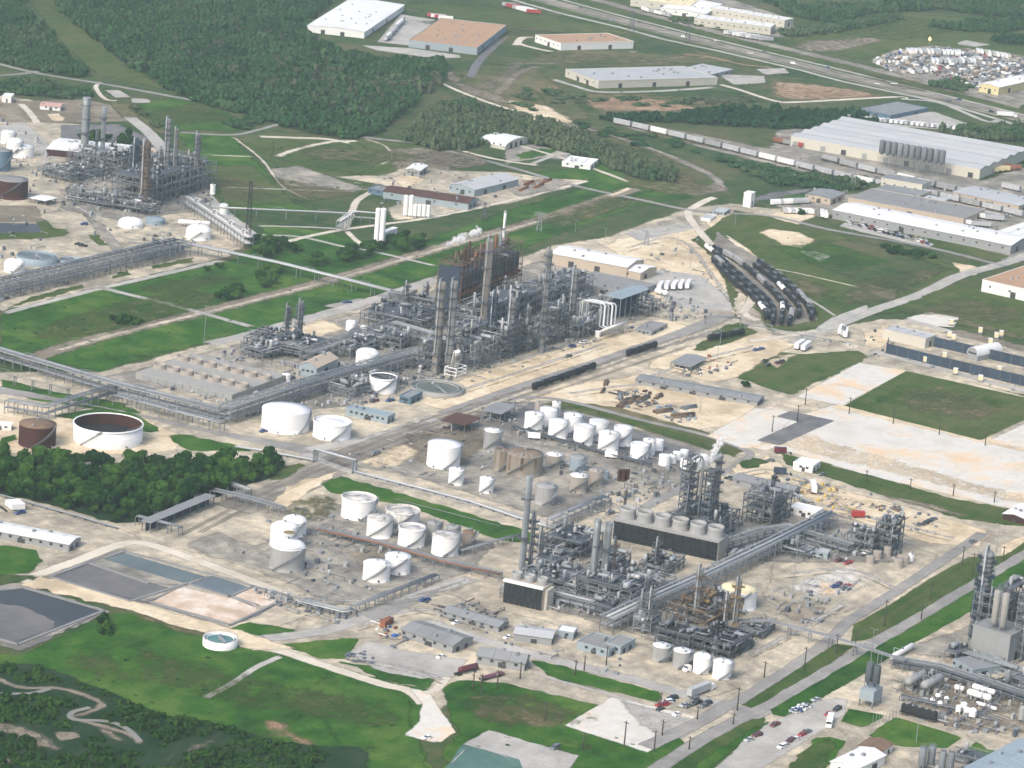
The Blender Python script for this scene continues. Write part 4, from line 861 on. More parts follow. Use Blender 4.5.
def pt_h(pts): return [at(*p) for p in pts]
def lerp_path(P, d):
    out = []
    for a, b2 in zip(P[:-1], P[1:]):
        L = (b2 - a).length; n = max(1, round(L / d))
        for i in range(n): out.append((a.lerp(b2, i / n), (b2 - a).normalized()))
    out.append((P[-1], (P[-1] - P[-2]).normalized())); return out
def pipe_rack(px, hpx, label, width=5.0, levels=2, npipes=7, name='pipe_rack', group=None, mats=('galvanised', 'steel', 'galvanised', 'steel', 'silver_pipe'), bay=6.0, big=0, post='steel', loops=True, cable=True):
    P = pt_h(px); h = hm(P[0], hpx) if hpx else 5.0
    o = P[0].copy(); Q = [p - o for p in P]
    t = thing(name, label, 'pipe rack', o, 0, group)
    pm = {}
    for p, d in lerp_path(Q, bay):
        m = MB(); W_ = width / 2
        key = 'b'
        if key not in pm:
            for s in (-1, 1): m.box(-.16, s * W_ - .16, 0, .16, s * W_ + .16, h)
            for l in range(levels): z = h * (l + 1) / levels if levels > 1 else h; m.box(-.14, -W_ - .4, z - .45, .14, W_ + .4, z - .12)
            pm[key] = m.mesh('post', post)
        put('post', pm[key], t, p, math.atan2(d.y, d.x))
    def off(dy, z):
        out = []
        for i, q in enumerate(Q):
            d0 = (Q[i] - Q[i - 1]).normalized() if i else (Q[1] - Q[0]).normalized(); d1 = (Q[i + 1] - Q[i]).normalized() if i < len(Q) - 1 else d0
            n0 = Vector((-d0.y, d0.x, 0)); n1 = Vector((-d1.y, d1.x, 0)); nn = n0 + n1
            if nn.length < .2: nn = n0
            nn.normalize(); k = 1 / max(.45, nn.dot(n0)); out.append(Q[i] + nn * dy * k + Vector((0, 0, z)))
        return out
    for l in range(levels):
        z = h * (l + 1) / levels if levels > 1 else h
        for k in range(npipes):
            r = rng.choice([.11, .16, .22, .3]); dy = -width / 2 + width * (k + .5) / npipes + rng.uniform(-.1, .1)
            pts = off(dy, z - .12 + r)
            if loops and k == npipes // 2 and l == levels - 1:
                new = [pts[0]]
                for a, b2 in zip(pts[:-1], pts[1:]):
                    L = (b2 - a).length; d = (b2 - a).normalized(); sdir = Vector((-d.y, d.x, 0))
                    if L > 30:
                        for q in range(int(L / 45) + 1):
                            c = a + d * (L * (q + .5) / (int(L / 45) + 1)); U = Vector((0, 0, 1.6))
                            new += [c - d * 3, c - d * 3 + U, c - d * 3 + U + sdir * 2, c + d * 3 + U + sdir * 2, c + d * 3 + U, c + d * 3]
                    new.append(b2)
                pts = new
            put('pipe', MB().tube(pts, r, 6), t, mat=mats[int(rng.integers(len(mats)))])
    for k in range(big):
        pts = off((-.5 + (k + .5) / big) * width * .8, h + .65); put('main_pipe', MB().tube(pts, .6, 10), t, mat='silver_pipe')
    if cable and width > 3:
        ct = MB(); pts = off(width / 2 + .1, h + .3)
        for a, b2 in zip(pts[:-1], pts[1:]):
            d = (b2 - a).normalized(); n0 = Vector((-d.y, d.x, 0)) * .35; U = Vector((0, 0, .18))
            ct.add([a - n0, b2 - n0, b2 + n0, a + n0, a - n0 + U, b2 - n0 + U, b2 + n0 + U, a + n0 + U], [(3, 2, 1, 0), (4, 5, 6, 7), (0, 1, 5, 4), (1, 2, 6, 5), (2, 3, 7, 6), (3, 0, 4, 7)])
        put('cable_tray', ct, t, mat='galvanised')
    return t
def ground_pipes(px, label, n=4, gap=.8, r=.25, z=.9, mat='silver_pipe', name='pipeline', gates=()):
    """low pipe run on sleepers; gates lists (i0,i1) vertices carried over a road on a raised portal"""
    P = pt_h(px); o = P[0].copy(); Q = [p - o for p in P]; t = thing(name, label, 'pipeline', o)
    up = set(gates); sl = MB().cbox(0, 0, 0, .4, n * gap + .6, z - r).mesh('sleeper', 'dark_steel')
    for i in range(len(Q) - 1):
        if i in up: continue
        for p, d in lerp_path(Q[i:i + 2], 7.0)[:-1]: put('sleeper', sl, t, p, math.atan2(d.y, d.x))
    for k in range(n):
        dy = (k - (n - 1) / 2) * gap; pts = []
        for i, q in enumerate(Q):
            d = (Q[min(i + 1, len(Q) - 1)] - Q[max(i - 1, 0)]).normalized(); b2 = q + Vector((-d.y, d.x, 0)) * dy
            pts.append(b2 + Vector((0, 0, z)))
            if i in up: pts.append(b2 + Vector((0, 0, 6.5)))
            if i - 1 in up: pts.insert(-1, b2 + Vector((0, 0, 6.5)))
        put('pipe', MB().tube(pts, r * rng.uniform(.7, 1.15), 8), t, mat=mat if rng.random() < .7 else 'white_paint')
    for i in up:
        for q in (Q[i], Q[i + 1]):
            m = MB()
            for s in (-1, 1): m.cbox(0, s * (n * gap / 2 + .5), 0, .35, .35, 6.3)
            m.cbox(0, 0, 5.8, .35, n * gap + 1.6, .4); d = (Q[i + 1] - Q[i]); put('portal', m, t, q, math.atan2(d.y, d.x), 'galvanised')
    return t
def tower(bx, by, tx, ty, wpx, label, mat='column_skin', plats=4, name='distillation_column', cat='column', top='dome', ladder='steel', group=None, taper=1.0, skirt=True, pmat='dark_steel', hgt=None):
    """tall vessel or stack standing at pixel (bx,by); its height is read from the photographed top"""
    p = at(bx, by); h = hgt or hm(p, math.hypot(tx - bx, ty - by)); r = wpx / 2 / scl(p)
    t = thing(name, label, cat, (p.x, p.y, 0), 0, group)
    n = 16
    prof = [(r * 1.18, 0), (r * 1.03, h * .06)] if skirt else [(r * 1.05, 0)]
    prof += [(r, h * .07 if skirt else .3)] + [(r * (1 + (taper - 1) * k / 6), h * (.07 + .93 * k / 6)) for k in range(1, 7)]
    rt = r * taper
    put('shell', MB().lathe(prof, n, cap0=False, cap1=top == 'stack'), t, mat=mat)
    if top == 'dome':
        put('head', MB().lathe([(rt, h), (rt * .9, h + rt * .4), (rt * .5, h + rt * .7), (.05, h + rt * .8)], n, cap0=False), t, mat=mat)
        put('overhead_pipe', MB().tube([(0, 0, h + rt * .7), (0, 0, h + rt + 1.2), (-rt - .8, -.3, h + rt + 1.2), (-rt - .8, -.3, h * .25), (-rt - 3, -.3, h * .22)], max(.25, r * .14), 8), t, mat='galvanised')
    else:
        put('mouth', MB().lathe([(rt + .1, h - .9), (rt + .1, h + .1), (rt * .8, h + .1), (rt * .8, h - .6)], n, cap0=False, cap1=False), t, mat='galvanised')
        put('flue_opening', MB().lathe([(rt * .8, h - .5), (.05, h - .5)], n, cap0=False), t, mat='black')
    plats = int(plats * 1.6 + 1)
    for k in range(plats):
        z = h * (k + 1) / (plats + .6); a0 = rng.uniform(0, 6.28); da = rng.uniform(2.2, 5.5); m = MB(); q = 10
        rr = r * (1 + (taper - 1) * z / h)
        for i in range(q):
            a, b2 = a0 + da * i / q, a0 + da * (i + 1) / q; ro = rr + 1.5
            m.add([(rr * math.cos(a), rr * math.sin(a), z), (rr * math.cos(b2), rr * math.sin(b2), z), (ro * math.cos(b2), ro * math.sin(b2), z), (ro * math.cos(a), ro * math.sin(a), z),
                   (rr * math.cos(a), rr * math.sin(a), z - .15), (rr * math.cos(b2), rr * math.sin(b2), z - .15), (ro * math.cos(b2), ro * math.sin(b2), z - .15), (ro * math.cos(a), ro * math.sin(a), z - .15)], [(0, 3, 2, 1), (4, 5, 6, 7), (3, 7, 6, 2)])
        rail_ring(m, rr + 1.45, z, q, 1.2, a0, a0 + da)
        m.lathe([(rr + .02, z - .1), (rr + .12, z + .35), (rr + .02, z + .7)], 12, cap0=False, cap1=False)
        put('platform', m, t, mat=pmat)
    a = math.atan2(-.5, -.85) + rng.uniform(-.5, .5); rr = r + .35; ld = MB()
    for s in (-.3, .3): ld.tube([(rr * math.cos(a) - s * math.sin(a), rr * math.sin(a) + s * math.cos(a), .2), (rr * math.cos(a) - s * math.sin(a), rr * math.sin(a) + s * math.cos(a), h + .8)], .08, 4)
    for i in range(int(h / 1.2)): ld.tube([(rr * math.cos(a) + .3 * math.sin(a), rr * math.sin(a) - .3 * math.cos(a), .5 + i * 1.2), (rr * math.cos(a) - .3 * math.sin(a), rr * math.sin(a) + .3 * math.cos(a), .5 + i * 1.2)], .05, 4)
    put('ladder', ld, t, mat=ladder)
    return t

PALS = {'grey': ('steel', ('galvanised', 'silver_pipe', 'steel', 'grey_tank'), 'dark_steel'),
        'dark': ('dark_steel', ('steel', 'dark_steel', 'galvanised', 'silver_pipe'), 'dark_steel'),
        'rust': ('brown_steel', ('rust_orange', 'brown_steel', 'steel', 'rust'), 'brown_steel'),
        'black': ('dark_steel', ('steel', 'dark_steel', 'galvanised'), 'black'),
        'yellow': ('brown_steel', ('yellow_steel', 'steel', 'galvanised', 'brown_steel'), 'dark_steel')}
def process_unit(c, xe, ye, hpx, label, floors=3, pal='grey', dens=1.0, name='process_structure', bay=5.5, deck=.42, open_top=False, hgt=None, group=None, vessels=True, cat='steel structure'):
    C0, a, LX, LY = frame_of(c, xe, ye); h = hgt or hm(C0, hpx)
    t = thing(name, label, cat, (C0.x, C0.y, 0), a, group)
    sm, pms, dm = PALS[pal]
    nx = max(2, round(LX / bay) + 1); ny = max(2, round(LY / bay) + 1)
    xs = np.linspace(.2, LX - .2, nx); ys = np.linspace(.2, LY - .2, ny); fh = h / floors
    pm = MB().cbox(0, 0, 0, .36, .36, h).mesh('post', sm)
    for x in xs:
        for y in ys:
            if nx > 4 and ny > 4 and 0 < list(xs).index(x) < nx - 1 and 0 < list(ys).index(y) < ny - 1 and rng.random() < .5: continue
            put('post', pm, t, (x, y, 0))
    for f in range(1, floors + 1):
        z = fh * f; m = MB()
        for y in ys: m.box(.02, y - .13, z - .42, LX - .02, y + .13, z - .03)
        for x in xs: m.box(x - .12, .35, z - .40, x + .12, LY - .35, z - .05)
        put('floor_beams', m, t, mat=sm)
        d = MB()
        if rng.random() < .3 + deck:
            fx, fy = (min(1, rng.uniform(.45, .75) + deck * .4) * q for q in (LX, LY)); x0, y0 = rng.uniform(0, LX - fx), rng.uniform(0, LY - fy); d.box(x0 + .02, y0 + .02, z - .02, x0 + fx - .02, y0 + fy - .02, z + .05)
        if d.v: put('deck', d, t, mat=dm)
        r = MB()
        for (x0, y0, x1, y1) in ((0, 0, LX, 0), (0, 0, 0, LY), (LX, 0, LX, LY), (0, LY, LX, LY)):
            for zz in (.55, 1.1): r.tube([(x0, y0, z + zz), (x1, y1, z + zz)], .06, 4)
            L = math.hypot(x1 - x0, y1 - y0)
            for q in range(int(L / 2.5) + 1): k = q * 2.5 / L; r.tube([(x0 + (x1 - x0) * k, y0 + (y1 - y0) * k, z), (x0 + (x1 - x0) * k, y0 + (y1 - y0) * k, z + 1.1)], .05, 4)
        put('guard_rail', r, t, mat='galvanised' if pal != 'rust' else 'brown_steel')
    for f in range(floors):
        for i in range(nx - 1):
            if rng.random() < .4: s = rng.random() < .5; put('brace', MB().tube([(xs[i], .05, fh * (f + s)), (xs[i + 1], .05, fh * (f + 1 - s))], .12, 4), t, mat=sm)
        for j in range(ny - 1):
            if rng.random() < .4: s = rng.random() < .5; put('brace', MB().tube([(.05, ys[j], fh * (f + s)), (.05, ys[j + 1], fh * (f + 1 - s))], .12, 4), t, mat=sm)
    A = LX * LY; nv = int(min(26, max(4, A * floors / 45)) * dens)
    if vessels:
        for i in range(nv):
            f = int(rng.integers(0, floors + 1)); z = fh * f + .1; x, y = rng.uniform(.1, .9) * LX, rng.uniform(.1, .9) * LY
            mt = pms[int(rng.integers(len(pms)))]
            k = rng.random()
            if k < .45:
                r = rng.uniform(.5, 1.15); L = rng.uniform(3, 6.5); dx, dy = (L / 2, 0) if rng.random() < .5 else (0, L / 2)
                put('drum', MB().capsule((x - dx, y - dy, z + r + .5), (x + dx, y + dy, z + r + .5), r, 10), t, mat=mt)
            elif k < .75:
                r = rng.uniform(.5, 1.2); hh = min(rng.uniform(2.5, 6), max(2.2, fh * 1.4)); put('vessel', MB().lathe([(r, z), (r, z + hh), (r * .75, z + hh + r * .3), (.05, z + hh + r * .45)], 10, x, y), t, mat=mt)
            else:
                put('skid', MB().cbox(x, y, z, rng.uniform(1.5, 3.5), rng.uniform(1.2, 2.6), rng.uniform(1, 2.4)), t, mat=mt)
    for i in range(int(max(2, A / 90) * dens) if floors < 8 else 0):
        x, y, r, hh = rng.uniform(.1, .9) * LX, rng.uniform(.1, .9) * LY, rng.uniform(.35, .95), min(h * rng.uniform(.75, 1.7), h + rng.uniform(2, 9)); m = MB().lathe([(r, .2), (r, hh), (r * .6, hh + r * .5), (.05, hh + r * .6)], 9, x, y)
        tv = put('tall_vessel', m, t, mat=pms[int(rng.integers(len(pms)))]); m = MB()
        for q in range(int(rng.integers(1, 4))): z = hh * rng.uniform(.5, .97); put('platform', MB().lathe([(r + .05, z), (r + .9, z), (r + .9, z + .9)], 9, x, y, False, False), tv, mat=dm)
    npi = int(min(40, 6 + A * floors / 22) * dens)
    for i in range(npi):
        r = rng.choice([.1, .14, .2, .3]); p = [rng.uniform(-.3, LX + .3), rng.uniform(-.3, LY + .3), rng.uniform(.5, h + 1.5)]; pts = [tuple(p)]
        for q in range(int(rng.integers(2, 6))):
            ax = int(rng.integers(3)); p = list(p); lim = (LX, LY, h + 2.2)[ax]; p[ax] = min(max(p[ax] + rng.normal(0, .45) * lim, -.3), lim + .3)
            if np.hypot(*(np.array(p[:2]) - np.array(pts[-1][:2]))) + abs(p[2] - pts[-1][2]) > .8: pts.append(tuple(p))
        if len(pts) > 1: put('pipe', MB().tube(pts, r, 6), t, mat=pms[int(rng.integers(len(pms)))])
    return t
def clutter(poly, n, label, hmax=2.6, mats=('steel', 'galvanised', 'dark_steel', 'silver_pipe', 'concrete_wall'), name='pipework', size=1.0, pipes=.5):
    """low mass of pumps, valves and pipe ends that nobody could count"""
    P = G2(poly); lo, hi = P.min(0), P.max(0); c = P.mean(0)
    q = rng.uniform(lo, hi, (n * 4, 2)); q = q[inside(q, P)][:n]
    t = thing(name, label, 'pipework', (c[0], c[1], 0), 0, None, 'stuff'); G = [MB() for _ in mats]
    for x, y in q - c:
        m = G[int(rng.integers(len(mats)))]; k = rng.random(); s = size
        if k < pipes:
            L = rng.uniform(2, 9) * s; z = rng.uniform(.3, hmax); r = rng.uniform(.08, .22)
            e = (x + L, y, z) if rng.random() < .5 else (x, y + L, z)
            m.tube([(x, y, 0), (x, y, z), e, (e[0], e[1], 0)] if rng.random() < .6 else [(x, y, z), e], r, 5)
        elif k < .8: m.cbox(x, y, 0, rng.uniform(.8, 2.6) * s, rng.uniform(.8, 2.2) * s, rng.uniform(.5, hmax))
        else: m.cyl(x, y, 0, rng.uniform(.8, hmax), rng.uniform(.35, .9) * s, 8)
    for m, k in zip(G, mats):
        if m.v: o = put(name + '_mass', m, t, mat=k); o['kind'] = 'stuff'
    return t

# ---- vehicles: shared meshes, one body colour slot per copy
def car_meshes(kind):
    b = MB(); g = MB(); L, W_ = {'car': (4.6, 1.85), 'suv': (4.8, 1.95), 'pickup': (5.6, 2.0), 'van': (5.6, 2.05)}[kind]; y = W_ / 2
    def slab(prof, y0, m, inset=0):
        n = len(prof); vs = [(x, -y0, z) for x, z in prof] + [(x, y0, z) for x, z in prof]
        m.add(vs, [tuple(range(n)), tuple(range(n, 2 * n))[::-1]] + [((i + 1) % n, i, n + i, n + (i + 1) % n) for i in range(n)])
    h = L / 2
    if kind == 'car':
        slab([(-h, .35), (h, .35), (h, .72), (h - .35, .88), (h - 1.3, .95), (-h + .9, .98), (-h, .9)], y, b)
        slab([(h - 1.35, .94), (h - 2.0, 1.40), (-h + 1.3, 1.42), (-h + .55, .97)], y * .86, g); slab([(h - 1.95, 1.38), (h - 2.05, 1.46), (-h + 1.35, 1.47), (-h + 1.2, 1.38)], y * .84, b)
    elif kind == 'suv':
        slab([(-h, .4), (h, .4), (h, .85), (h - .3, 1.0), (h - 1.2, 1.08), (-h, 1.1)], y, b)
        slab([(h - 1.25, 1.07), (h - 1.8, 1.66), (-h + .3, 1.68), (-h + .05, 1.09)], y * .9, g); slab([(h - 1.75, 1.65), (h - 1.9, 1.75), (-h + .35, 1.76), (-h + .25, 1.65)], y * .88, b)
    elif kind == 'pickup':
        slab([(-h, .45), (h, .45), (h, .9), (h - .25, 1.02), (h - 1.3, 1.1), (h - 3.1, 1.1), (h - 3.1, .7), (-h + .1, .7), (-h + .1, 1.1), (-h, 1.1)], y, b)
        for s in (-1, 1): b.cbox(-h + 1.25, s * (y - .06), .7, 2.4, .12, .42)
        slab([(h - 1.35, 1.09), (h - 1.85, 1.66), (h - 2.85, 1.68), (h - 3.1, 1.09)], y * .9, g); slab([(h - 1.8, 1.65), (h - 1.95, 1.76), (h - 2.8, 1.77), (h - 2.9, 1.65)], y * .88, b)
    else:
        slab([(-h, .4), (h, .4), (h, 1.0), (h - .5, 1.2), (h - 1.1, 2.1), (-h, 2.15)], y, b); slab([(h - .52, 1.22), (h - 1.05, 1.98), (h - 1.9, 1.98), (h - 1.9, 1.22)], y * 1.012, g)
    wh = MB().tube([(0, -.12, 0), (0, .12, 0)], .36, 10)
    li = MB().cbox(h - .02, 0, 0, .08, .4, .16)
    return b.mesh('body'), g.mesh('windows', 'glass'), wh.mesh('wheel', 'tyre'), L, y, li.mesh('headlight', 'white_clean')
CARK = {k: car_meshes(k) for k in ('car', 'suv', 'pickup', 'van')}
COLW = {'white': 'car_white', 'silver': 'car_silver', 'black': 'car_black', 'red': 'car_red', 'blue': 'car_blue', 'maroon': 'car_maroon', 'dark grey': 'car_grey', 'tan': 'car_tan', 'green': 'car_green'}
def vehicle(px, py, ang, kind, colour, where, group=None, label=None, simple=False):
    """ang: heading in degrees from site +X"""
    p = at(px, py); b, g, wm, L, y, li = CARK[kind]
    nm = {'car': 'parked_car', 'suv': 'parked_car', 'pickup': 'pickup_truck', 'van': 'parked_van'}[kind]
    t = thing(nm, label or f"{colour} {dict(car='car', suv='estate car', pickup='pickup', van='van')[kind]} {where}", {'pickup': 'pickup', 'van': 'van'}.get(kind, 'car'), (p.x, p.y, .02), R_(ang), group)
    put('body', b, t, mat=COLW[colour]); put('windows', g, t)
    for sx in (-1, 1):
        for sy in (-1, 1): put('wheel', wm, t, (sx * L * .31, sy * (y - .1), .36))
    if not simple:
        for sy in (-1, 1): put('headlight', li, t, (0, sy * (y - .35), .7))
    return t
def bogie_mesh():
    m = MB(); m.cbox(0, 0, .45, 2.6, 2.2, .35)
    for x in (-.9, .9):
        for s in (-1, 1): m.tube([(x, s * .75 - .07, .5), (x, s * .75 + .07, .5)], .48, 10)
        m.tube([(x, -.75, .5), (x, .75, .5)], .1, 5)
    return m.mesh('bogie', 'tie')
def rail_meshes():
    T = {}
    m = MB().capsule((-6.6, 0, 2.55), (6.6, 0, 2.55), 1.48, 16, .55); T['tank'] = m.mesh('barrel')
    m = MB().cyl(0, 0, 3.9, 4.55, .65, 10); T['dome'] = m.mesh('dome', 'dark_steel')
    m = MB().cbox(0, 0, 4.0, 3.2, 1.5, .1)
    for s in (-1, 1): m.tube([(-1.6, s * .75, 5.0), (1.6, s * .75, 5.0)], .06, 4); m.tube([(s * 1.6, -.75, 4.0), (s * 1.6, -.75, 5.0)], .06, 4); m.tube([(s * 1.6, .75, 4.0), (s * 1.6, .75, 5.0)], .06, 4)
    T['walk'] = m.mesh('walkway', 'galvanised')
    m = MB().cbox(0, 0, .82, 15.4, 1.3, .35); m.cbox(7.8, 0, .75, 1.0, .4, .4); m.cbox(-7.8, 0, .75, 1.0, .4, .4); T['frame'] = m.mesh('underframe', 'black')
    m = MB(); m.box(-7.6, -1.5, 1.05, 7.6, 1.5, 4.2); m.extr_x([(-1.55, 4.2), (1.55, 4.2), (0, 4.62)], -7.7, 7.7)
    T['box'] = m.mesh('body')
    m = MB()
    for i in range(14):
        x = -7.2 + i * 14.4 / 13
        m.box(x - .07, -1.57, 1.1, x + .07, -1.502, 4.15); m.box(x - .07, 1.502, 1.1, x + .07, 1.57, 4.15); m.extr_x([(-1.5, 4.23), (1.5, 4.23), (0, 4.7)], x - .08, x + .08)
    T['rib'] = m.mesh('rib', 'steel')
    m = MB()
    for s in (-1, 1): m.cbox(0, s * 1.6, 1.15, 3.0, .1, 2.9)
    T['bdoor'] = m.mesh('door')
    m = MB(); m.extr_x([(-1.5, 1.9), (-.5, 1.0), (.5, 1.0), (1.5, 1.9), (1.5, 4.2), (.7, 4.6), (-.7, 4.6), (-1.5, 4.2)], -7.2, 7.2); T['hop'] = m.mesh('body')
    m = MB()
    for i in range(5): m.cyl(-5.6 + i * 2.8, 0, 4.55, 4.85, .5, 8)
    T['hatch'] = m.mesh('hatch', 'galvanised')
    T['bogie'] = bogie_mesh(); return T
RT = rail_meshes()
def rail_car(p, ang, kind, mat, label, group):
    t = thing({'tank': 'tank_car', 'box': 'boxcar', 'hop': 'hopper_car'}[kind], label, {'tank': 'tank car', 'box': 'boxcar', 'hop': 'hopper car'}[kind], (p[0], p[1], .3), ang, group)
    put('underframe', RT['frame'], t)
    for s in (-1, 1): put('bogie', RT['bogie'], t, (s * 5.6, 0, 0))
    if kind == 'tank': put('barrel', RT['tank'], t, mat=mat); put('dome', RT['dome'], t); put('walkway', RT['walk'], t)
    elif kind == 'box': put('body', RT['box'], t, mat=mat); put('rib', RT['rib'], t); put('door', RT['bdoor'], t, mat=mat)
    else: put('body', RT['hop'], t, mat=mat); put('hatch', RT['hatch'], t)
    return t
def path_at(P, s):
    for a, b2 in zip(P[:-1], P[1:]):
        L = float(np.hypot(*(b2 - a)))
        if s <= L: return a + (b2 - a) * s / L, math.atan2(*(b2 - a)[::-1])
        s -= L
    return None
def train(px, kind, pick, where, group, spacing=16.9, start=8.5, curve=True, maxn=99, skip=()):
    P = G2(px); P = smooth_line(P, 6) if curve and len(P) > 2 else P
    s = start; i = 0; L = sum(np.hypot(*(b2 - a)) for a, b2 in zip(P[:-1], P[1:])); tot = min(maxn, int((L - start) / spacing + .5)); made = []
    while i < tot:
        q = path_at(P, s)
        if q is None: break
        if i not in skip:
            k, mat, word = pick(i); kk = k or kind
            made.append(rail_car(q[0], q[1], kk, mat, f"{word}, {nth(i)} car from the {where}", group))
        s += spacing; i += 1
    return made
def track(px, label_unused=None, curve=True, ties=True):
    P = G2(px); P = smooth_line(P, 6) if curve and len(P) > 2 else P
    o = np.array(P[0]); Q = [Vector((*(p - o), 0)) for p in P]
    t = bpy.data.objects.new('railway_track', None); COL.objects.link(t); t.location = (o[0], o[1], 0); t['kind'] = 'structure'
    for s in (-1, 1):
        m = MB(); pts = offset_line([(q.x, q.y) for q in Q], s * .75)
        for a, b2 in zip(pts[:-1], pts[1:]):
            d = (b2 - a) / max(1e-6, np.hypot(*(b2 - a))); n = np.array([-d[1], d[0]]) * .07
            m.add([(*(a - n), .14), (*(b2 - n), .14), (*(b2 + n), .14), (*(a + n), .14), (*(a - n), .3), (*(b2 - n), .3), (*(b2 + n), .3), (*(a + n), .3)], [(4, 5, 6, 7), (0, 1, 5, 4), (2, 3, 7, 6)])
        put('rail', m, t, mat='rail_steel')
    m = MB(); L = 0
    for p, d in lerp_path(Q, 1.3):
        n = Vector((-d.y, d.x, 0)) * 1.3; e = d * .13; U = Vector((0, 0, .15)); Z = Vector((0, 0, .02))
        m.add([p - n - e + U, p - n + e + U, p + n + e + U, p + n - e + U, p - n - e + Z, p - n + e + Z, p + n + e + Z, p + n - e + Z], [(3, 2, 1, 0), (0, 1, 5, 4), (2, 3, 7, 6), (3, 0, 4, 7)])
    o2 = put('sleepers', m, t, mat='tie'); o2['kind'] = 'stuff'
    return t

def pole_meshes():
    m = MB().lathe([(.19, 0), (.12, 1.0)], 8); T = {'pole': m.mesh('shaft', 'timber')}
    m = MB().lathe([(.16, 0), (.09, 1.0)], 8); T['lamp'] = m.mesh('shaft', 'galvanised')
    m = MB().cbox(0, 0, 0, .14, 2.4, .16); T['arm'] = m.mesh('crossarm', 'timber')
    m = MB()
    for y in (-1.05, -.5, .5, 1.05): m.cyl(0, y, 0, .28, .08, 6)
    T['ins'] = m.mesh('insulators', 'dark_steel')
    m = MB().cyl(0, 0, 0, .9, .32, 8); T['can'] = m.mesh('transformer', 'galvanised')
    m = MB()
    for y in (-1, 1): m.tube([(0, 0, 0), (0, y * .5, .25), (0, y * 1.2, .25)], .06, 4)
    T['bracket'] = m.mesh('bracket', 'galvanised')
    m = MB().cbox(0, 0, 0, .4, .8, .18); T['head'] = m.mesh('lamp_head', 'galvanised'); return T
PT = pole_meshes()
def utility_pole(px, py, hpx, label, group, ang=0, can=False):
    p = at(px, py); h = hm(p, hpx); t = thing('utility_pole', label, 'utility pole', (p.x, p.y, 0), R_(ang), group)
    o = put('shaft', PT['pole'], t); o.scale = (1.7, 1.7, h)
    put('crossarm', PT['arm'], t, (0, 0, h - .9)); put('insulators', PT['ins'], t, (0, 0, h - .74))
    if can: put('transformer', PT['can'], t, (.1, .45, h - 2.6))
    return t
def lamp_post(px, py, hpx, label, group, ang=0):
    p = at(px, py); h = hm(p, hpx); t = thing('lamp_post', label, 'lamp post', (p.x, p.y, 0), R_(ang), group)
    o = put('shaft', PT['lamp'], t); o.scale = (1.2, 1.2, h); put('bracket', PT['bracket'], t, (0, 0, h - .3))
    for y in (-1.3, 1.3): put('lamp_head', PT['head'], t, (0, y, h - .1))
    return t
def pylon(px, py, hpx, label, w=3.2, arms=True, mat='galvanised', name='lattice_pylon', group=None, ang=0.4, top=.18):
    p = at(px, py); h = hm(p, hpx); t = thing(name, label, 'pylon', (p.x, p.y, 0), ang, group); n = max(5, int(h / 3))
    legs = [(-1, -1), (1, -1), (1, 1), (-1, 1)]
    def c(k, i): f = 1 - (1 - top) * k / n; return Vector((legs[i][0] * w / 2 * f, legs[i][1] * w / 2 * f, h * k / n))
    for i in range(4): put('leg', MB().tube([c(0, i), c(n, i)], .2, 4), t, mat=mat)
    m = MB()
    for k in range(n):
        for i in range(4):
            j = (i + 1) % 4; m.tube([c(k, i), c(k + 1, j)], .07, 4); m.tube([c(k, j), c(k + 1, i)], .07, 4)
    put('lattice', m, t, mat=mat)
    if arms:
        for z in (.82, .91, 1.0):
            m = MB(); m.tube([(0, -4, h * z), (0, 4, h * z)], .12, 4); m.tube([(0, -4, h * z), (0, 0, h * z + 1)], .07, 4); m.tube([(0, 4, h * z), (0, 0, h * z + 1)], .07, 4); put('arm', m, t, mat=mat)
    return t

# ---- plants
def crown_mesh(seed, n, size, name='crown', flat=.75, lobes=7):
    r = np.random.default_rng(seed); m = MB()
    cs = [(r.uniform(-.5, .5), r.uniform(-.5, .5), r.uniform(.25, .8), r.uniform(.32, .58)) for _ in range(lobes)]
    for i in range(n):
        cx, cy, cz, cr = cs[i % lobes]; d = r.normal(size=3); d /= np.linalg.norm(d); d[2] = abs(d[2]) * 1.0 - .25
        k = cr * r.uniform(.72, 1.05); p = np.array([cx + d[0] * k, cy + d[1] * k, max(.02, cz * flat + d[2] * k * .8)])
        nrm = d + r.normal(0, .45, 3); nrm /= np.linalg.norm(nrm); u = np.cross(nrm, [0.3, .2, 1]); u /= np.linalg.norm(u) + 1e-9; v = np.cross(nrm, u); s = size * r.uniform(.6, 1.3)
        q = [p + (u * math.cos(a) * s * r.uniform(.7, 1.2) + v * math.sin(a) * s * r.uniform(.7, 1.2)) for a in (0.3, 1.9, 3.4, 5.0)]
        m.add(q, [(0, 1, 2, 3)])
    for cx, cy, cz, cr in cs:                                            # inner mass so the crown is not see-through
        g = [(cr * .72 * math.cos(a) * math.cos(b2) + cx, cr * .72 * math.sin(a) * math.cos(b2) + cy, cz * flat + cr * .6 * math.sin(b2)) for b2 in (-.9, -.2, .5, 1.1) for a in np.linspace(0, 6.28, 7)[:-1]]
        fs = [(k * 6 + i, k * 6 + (i + 1) % 6, (k + 1) * 6 + (i + 1) % 6, (k + 1) * 6 + i) for k in range(3) for i in range(6)] + [tuple(range(18, 24))]
        m.add(g, fs)
    return m
CROWNS = [crown_mesh(100 + i, 190, .115).mesh('crown', 'leaf') for i in range(7)]
TRUNK = (MB().lathe([(.06, 0), (.035, .45), (.02, .7)], 6)).tube([(0, 0, .3), (.2, .1, .6)], .018, 4).tube([(0, 0, .35), (-.18, -.12, .62)], .018, 4).mesh('trunk', 'bark')
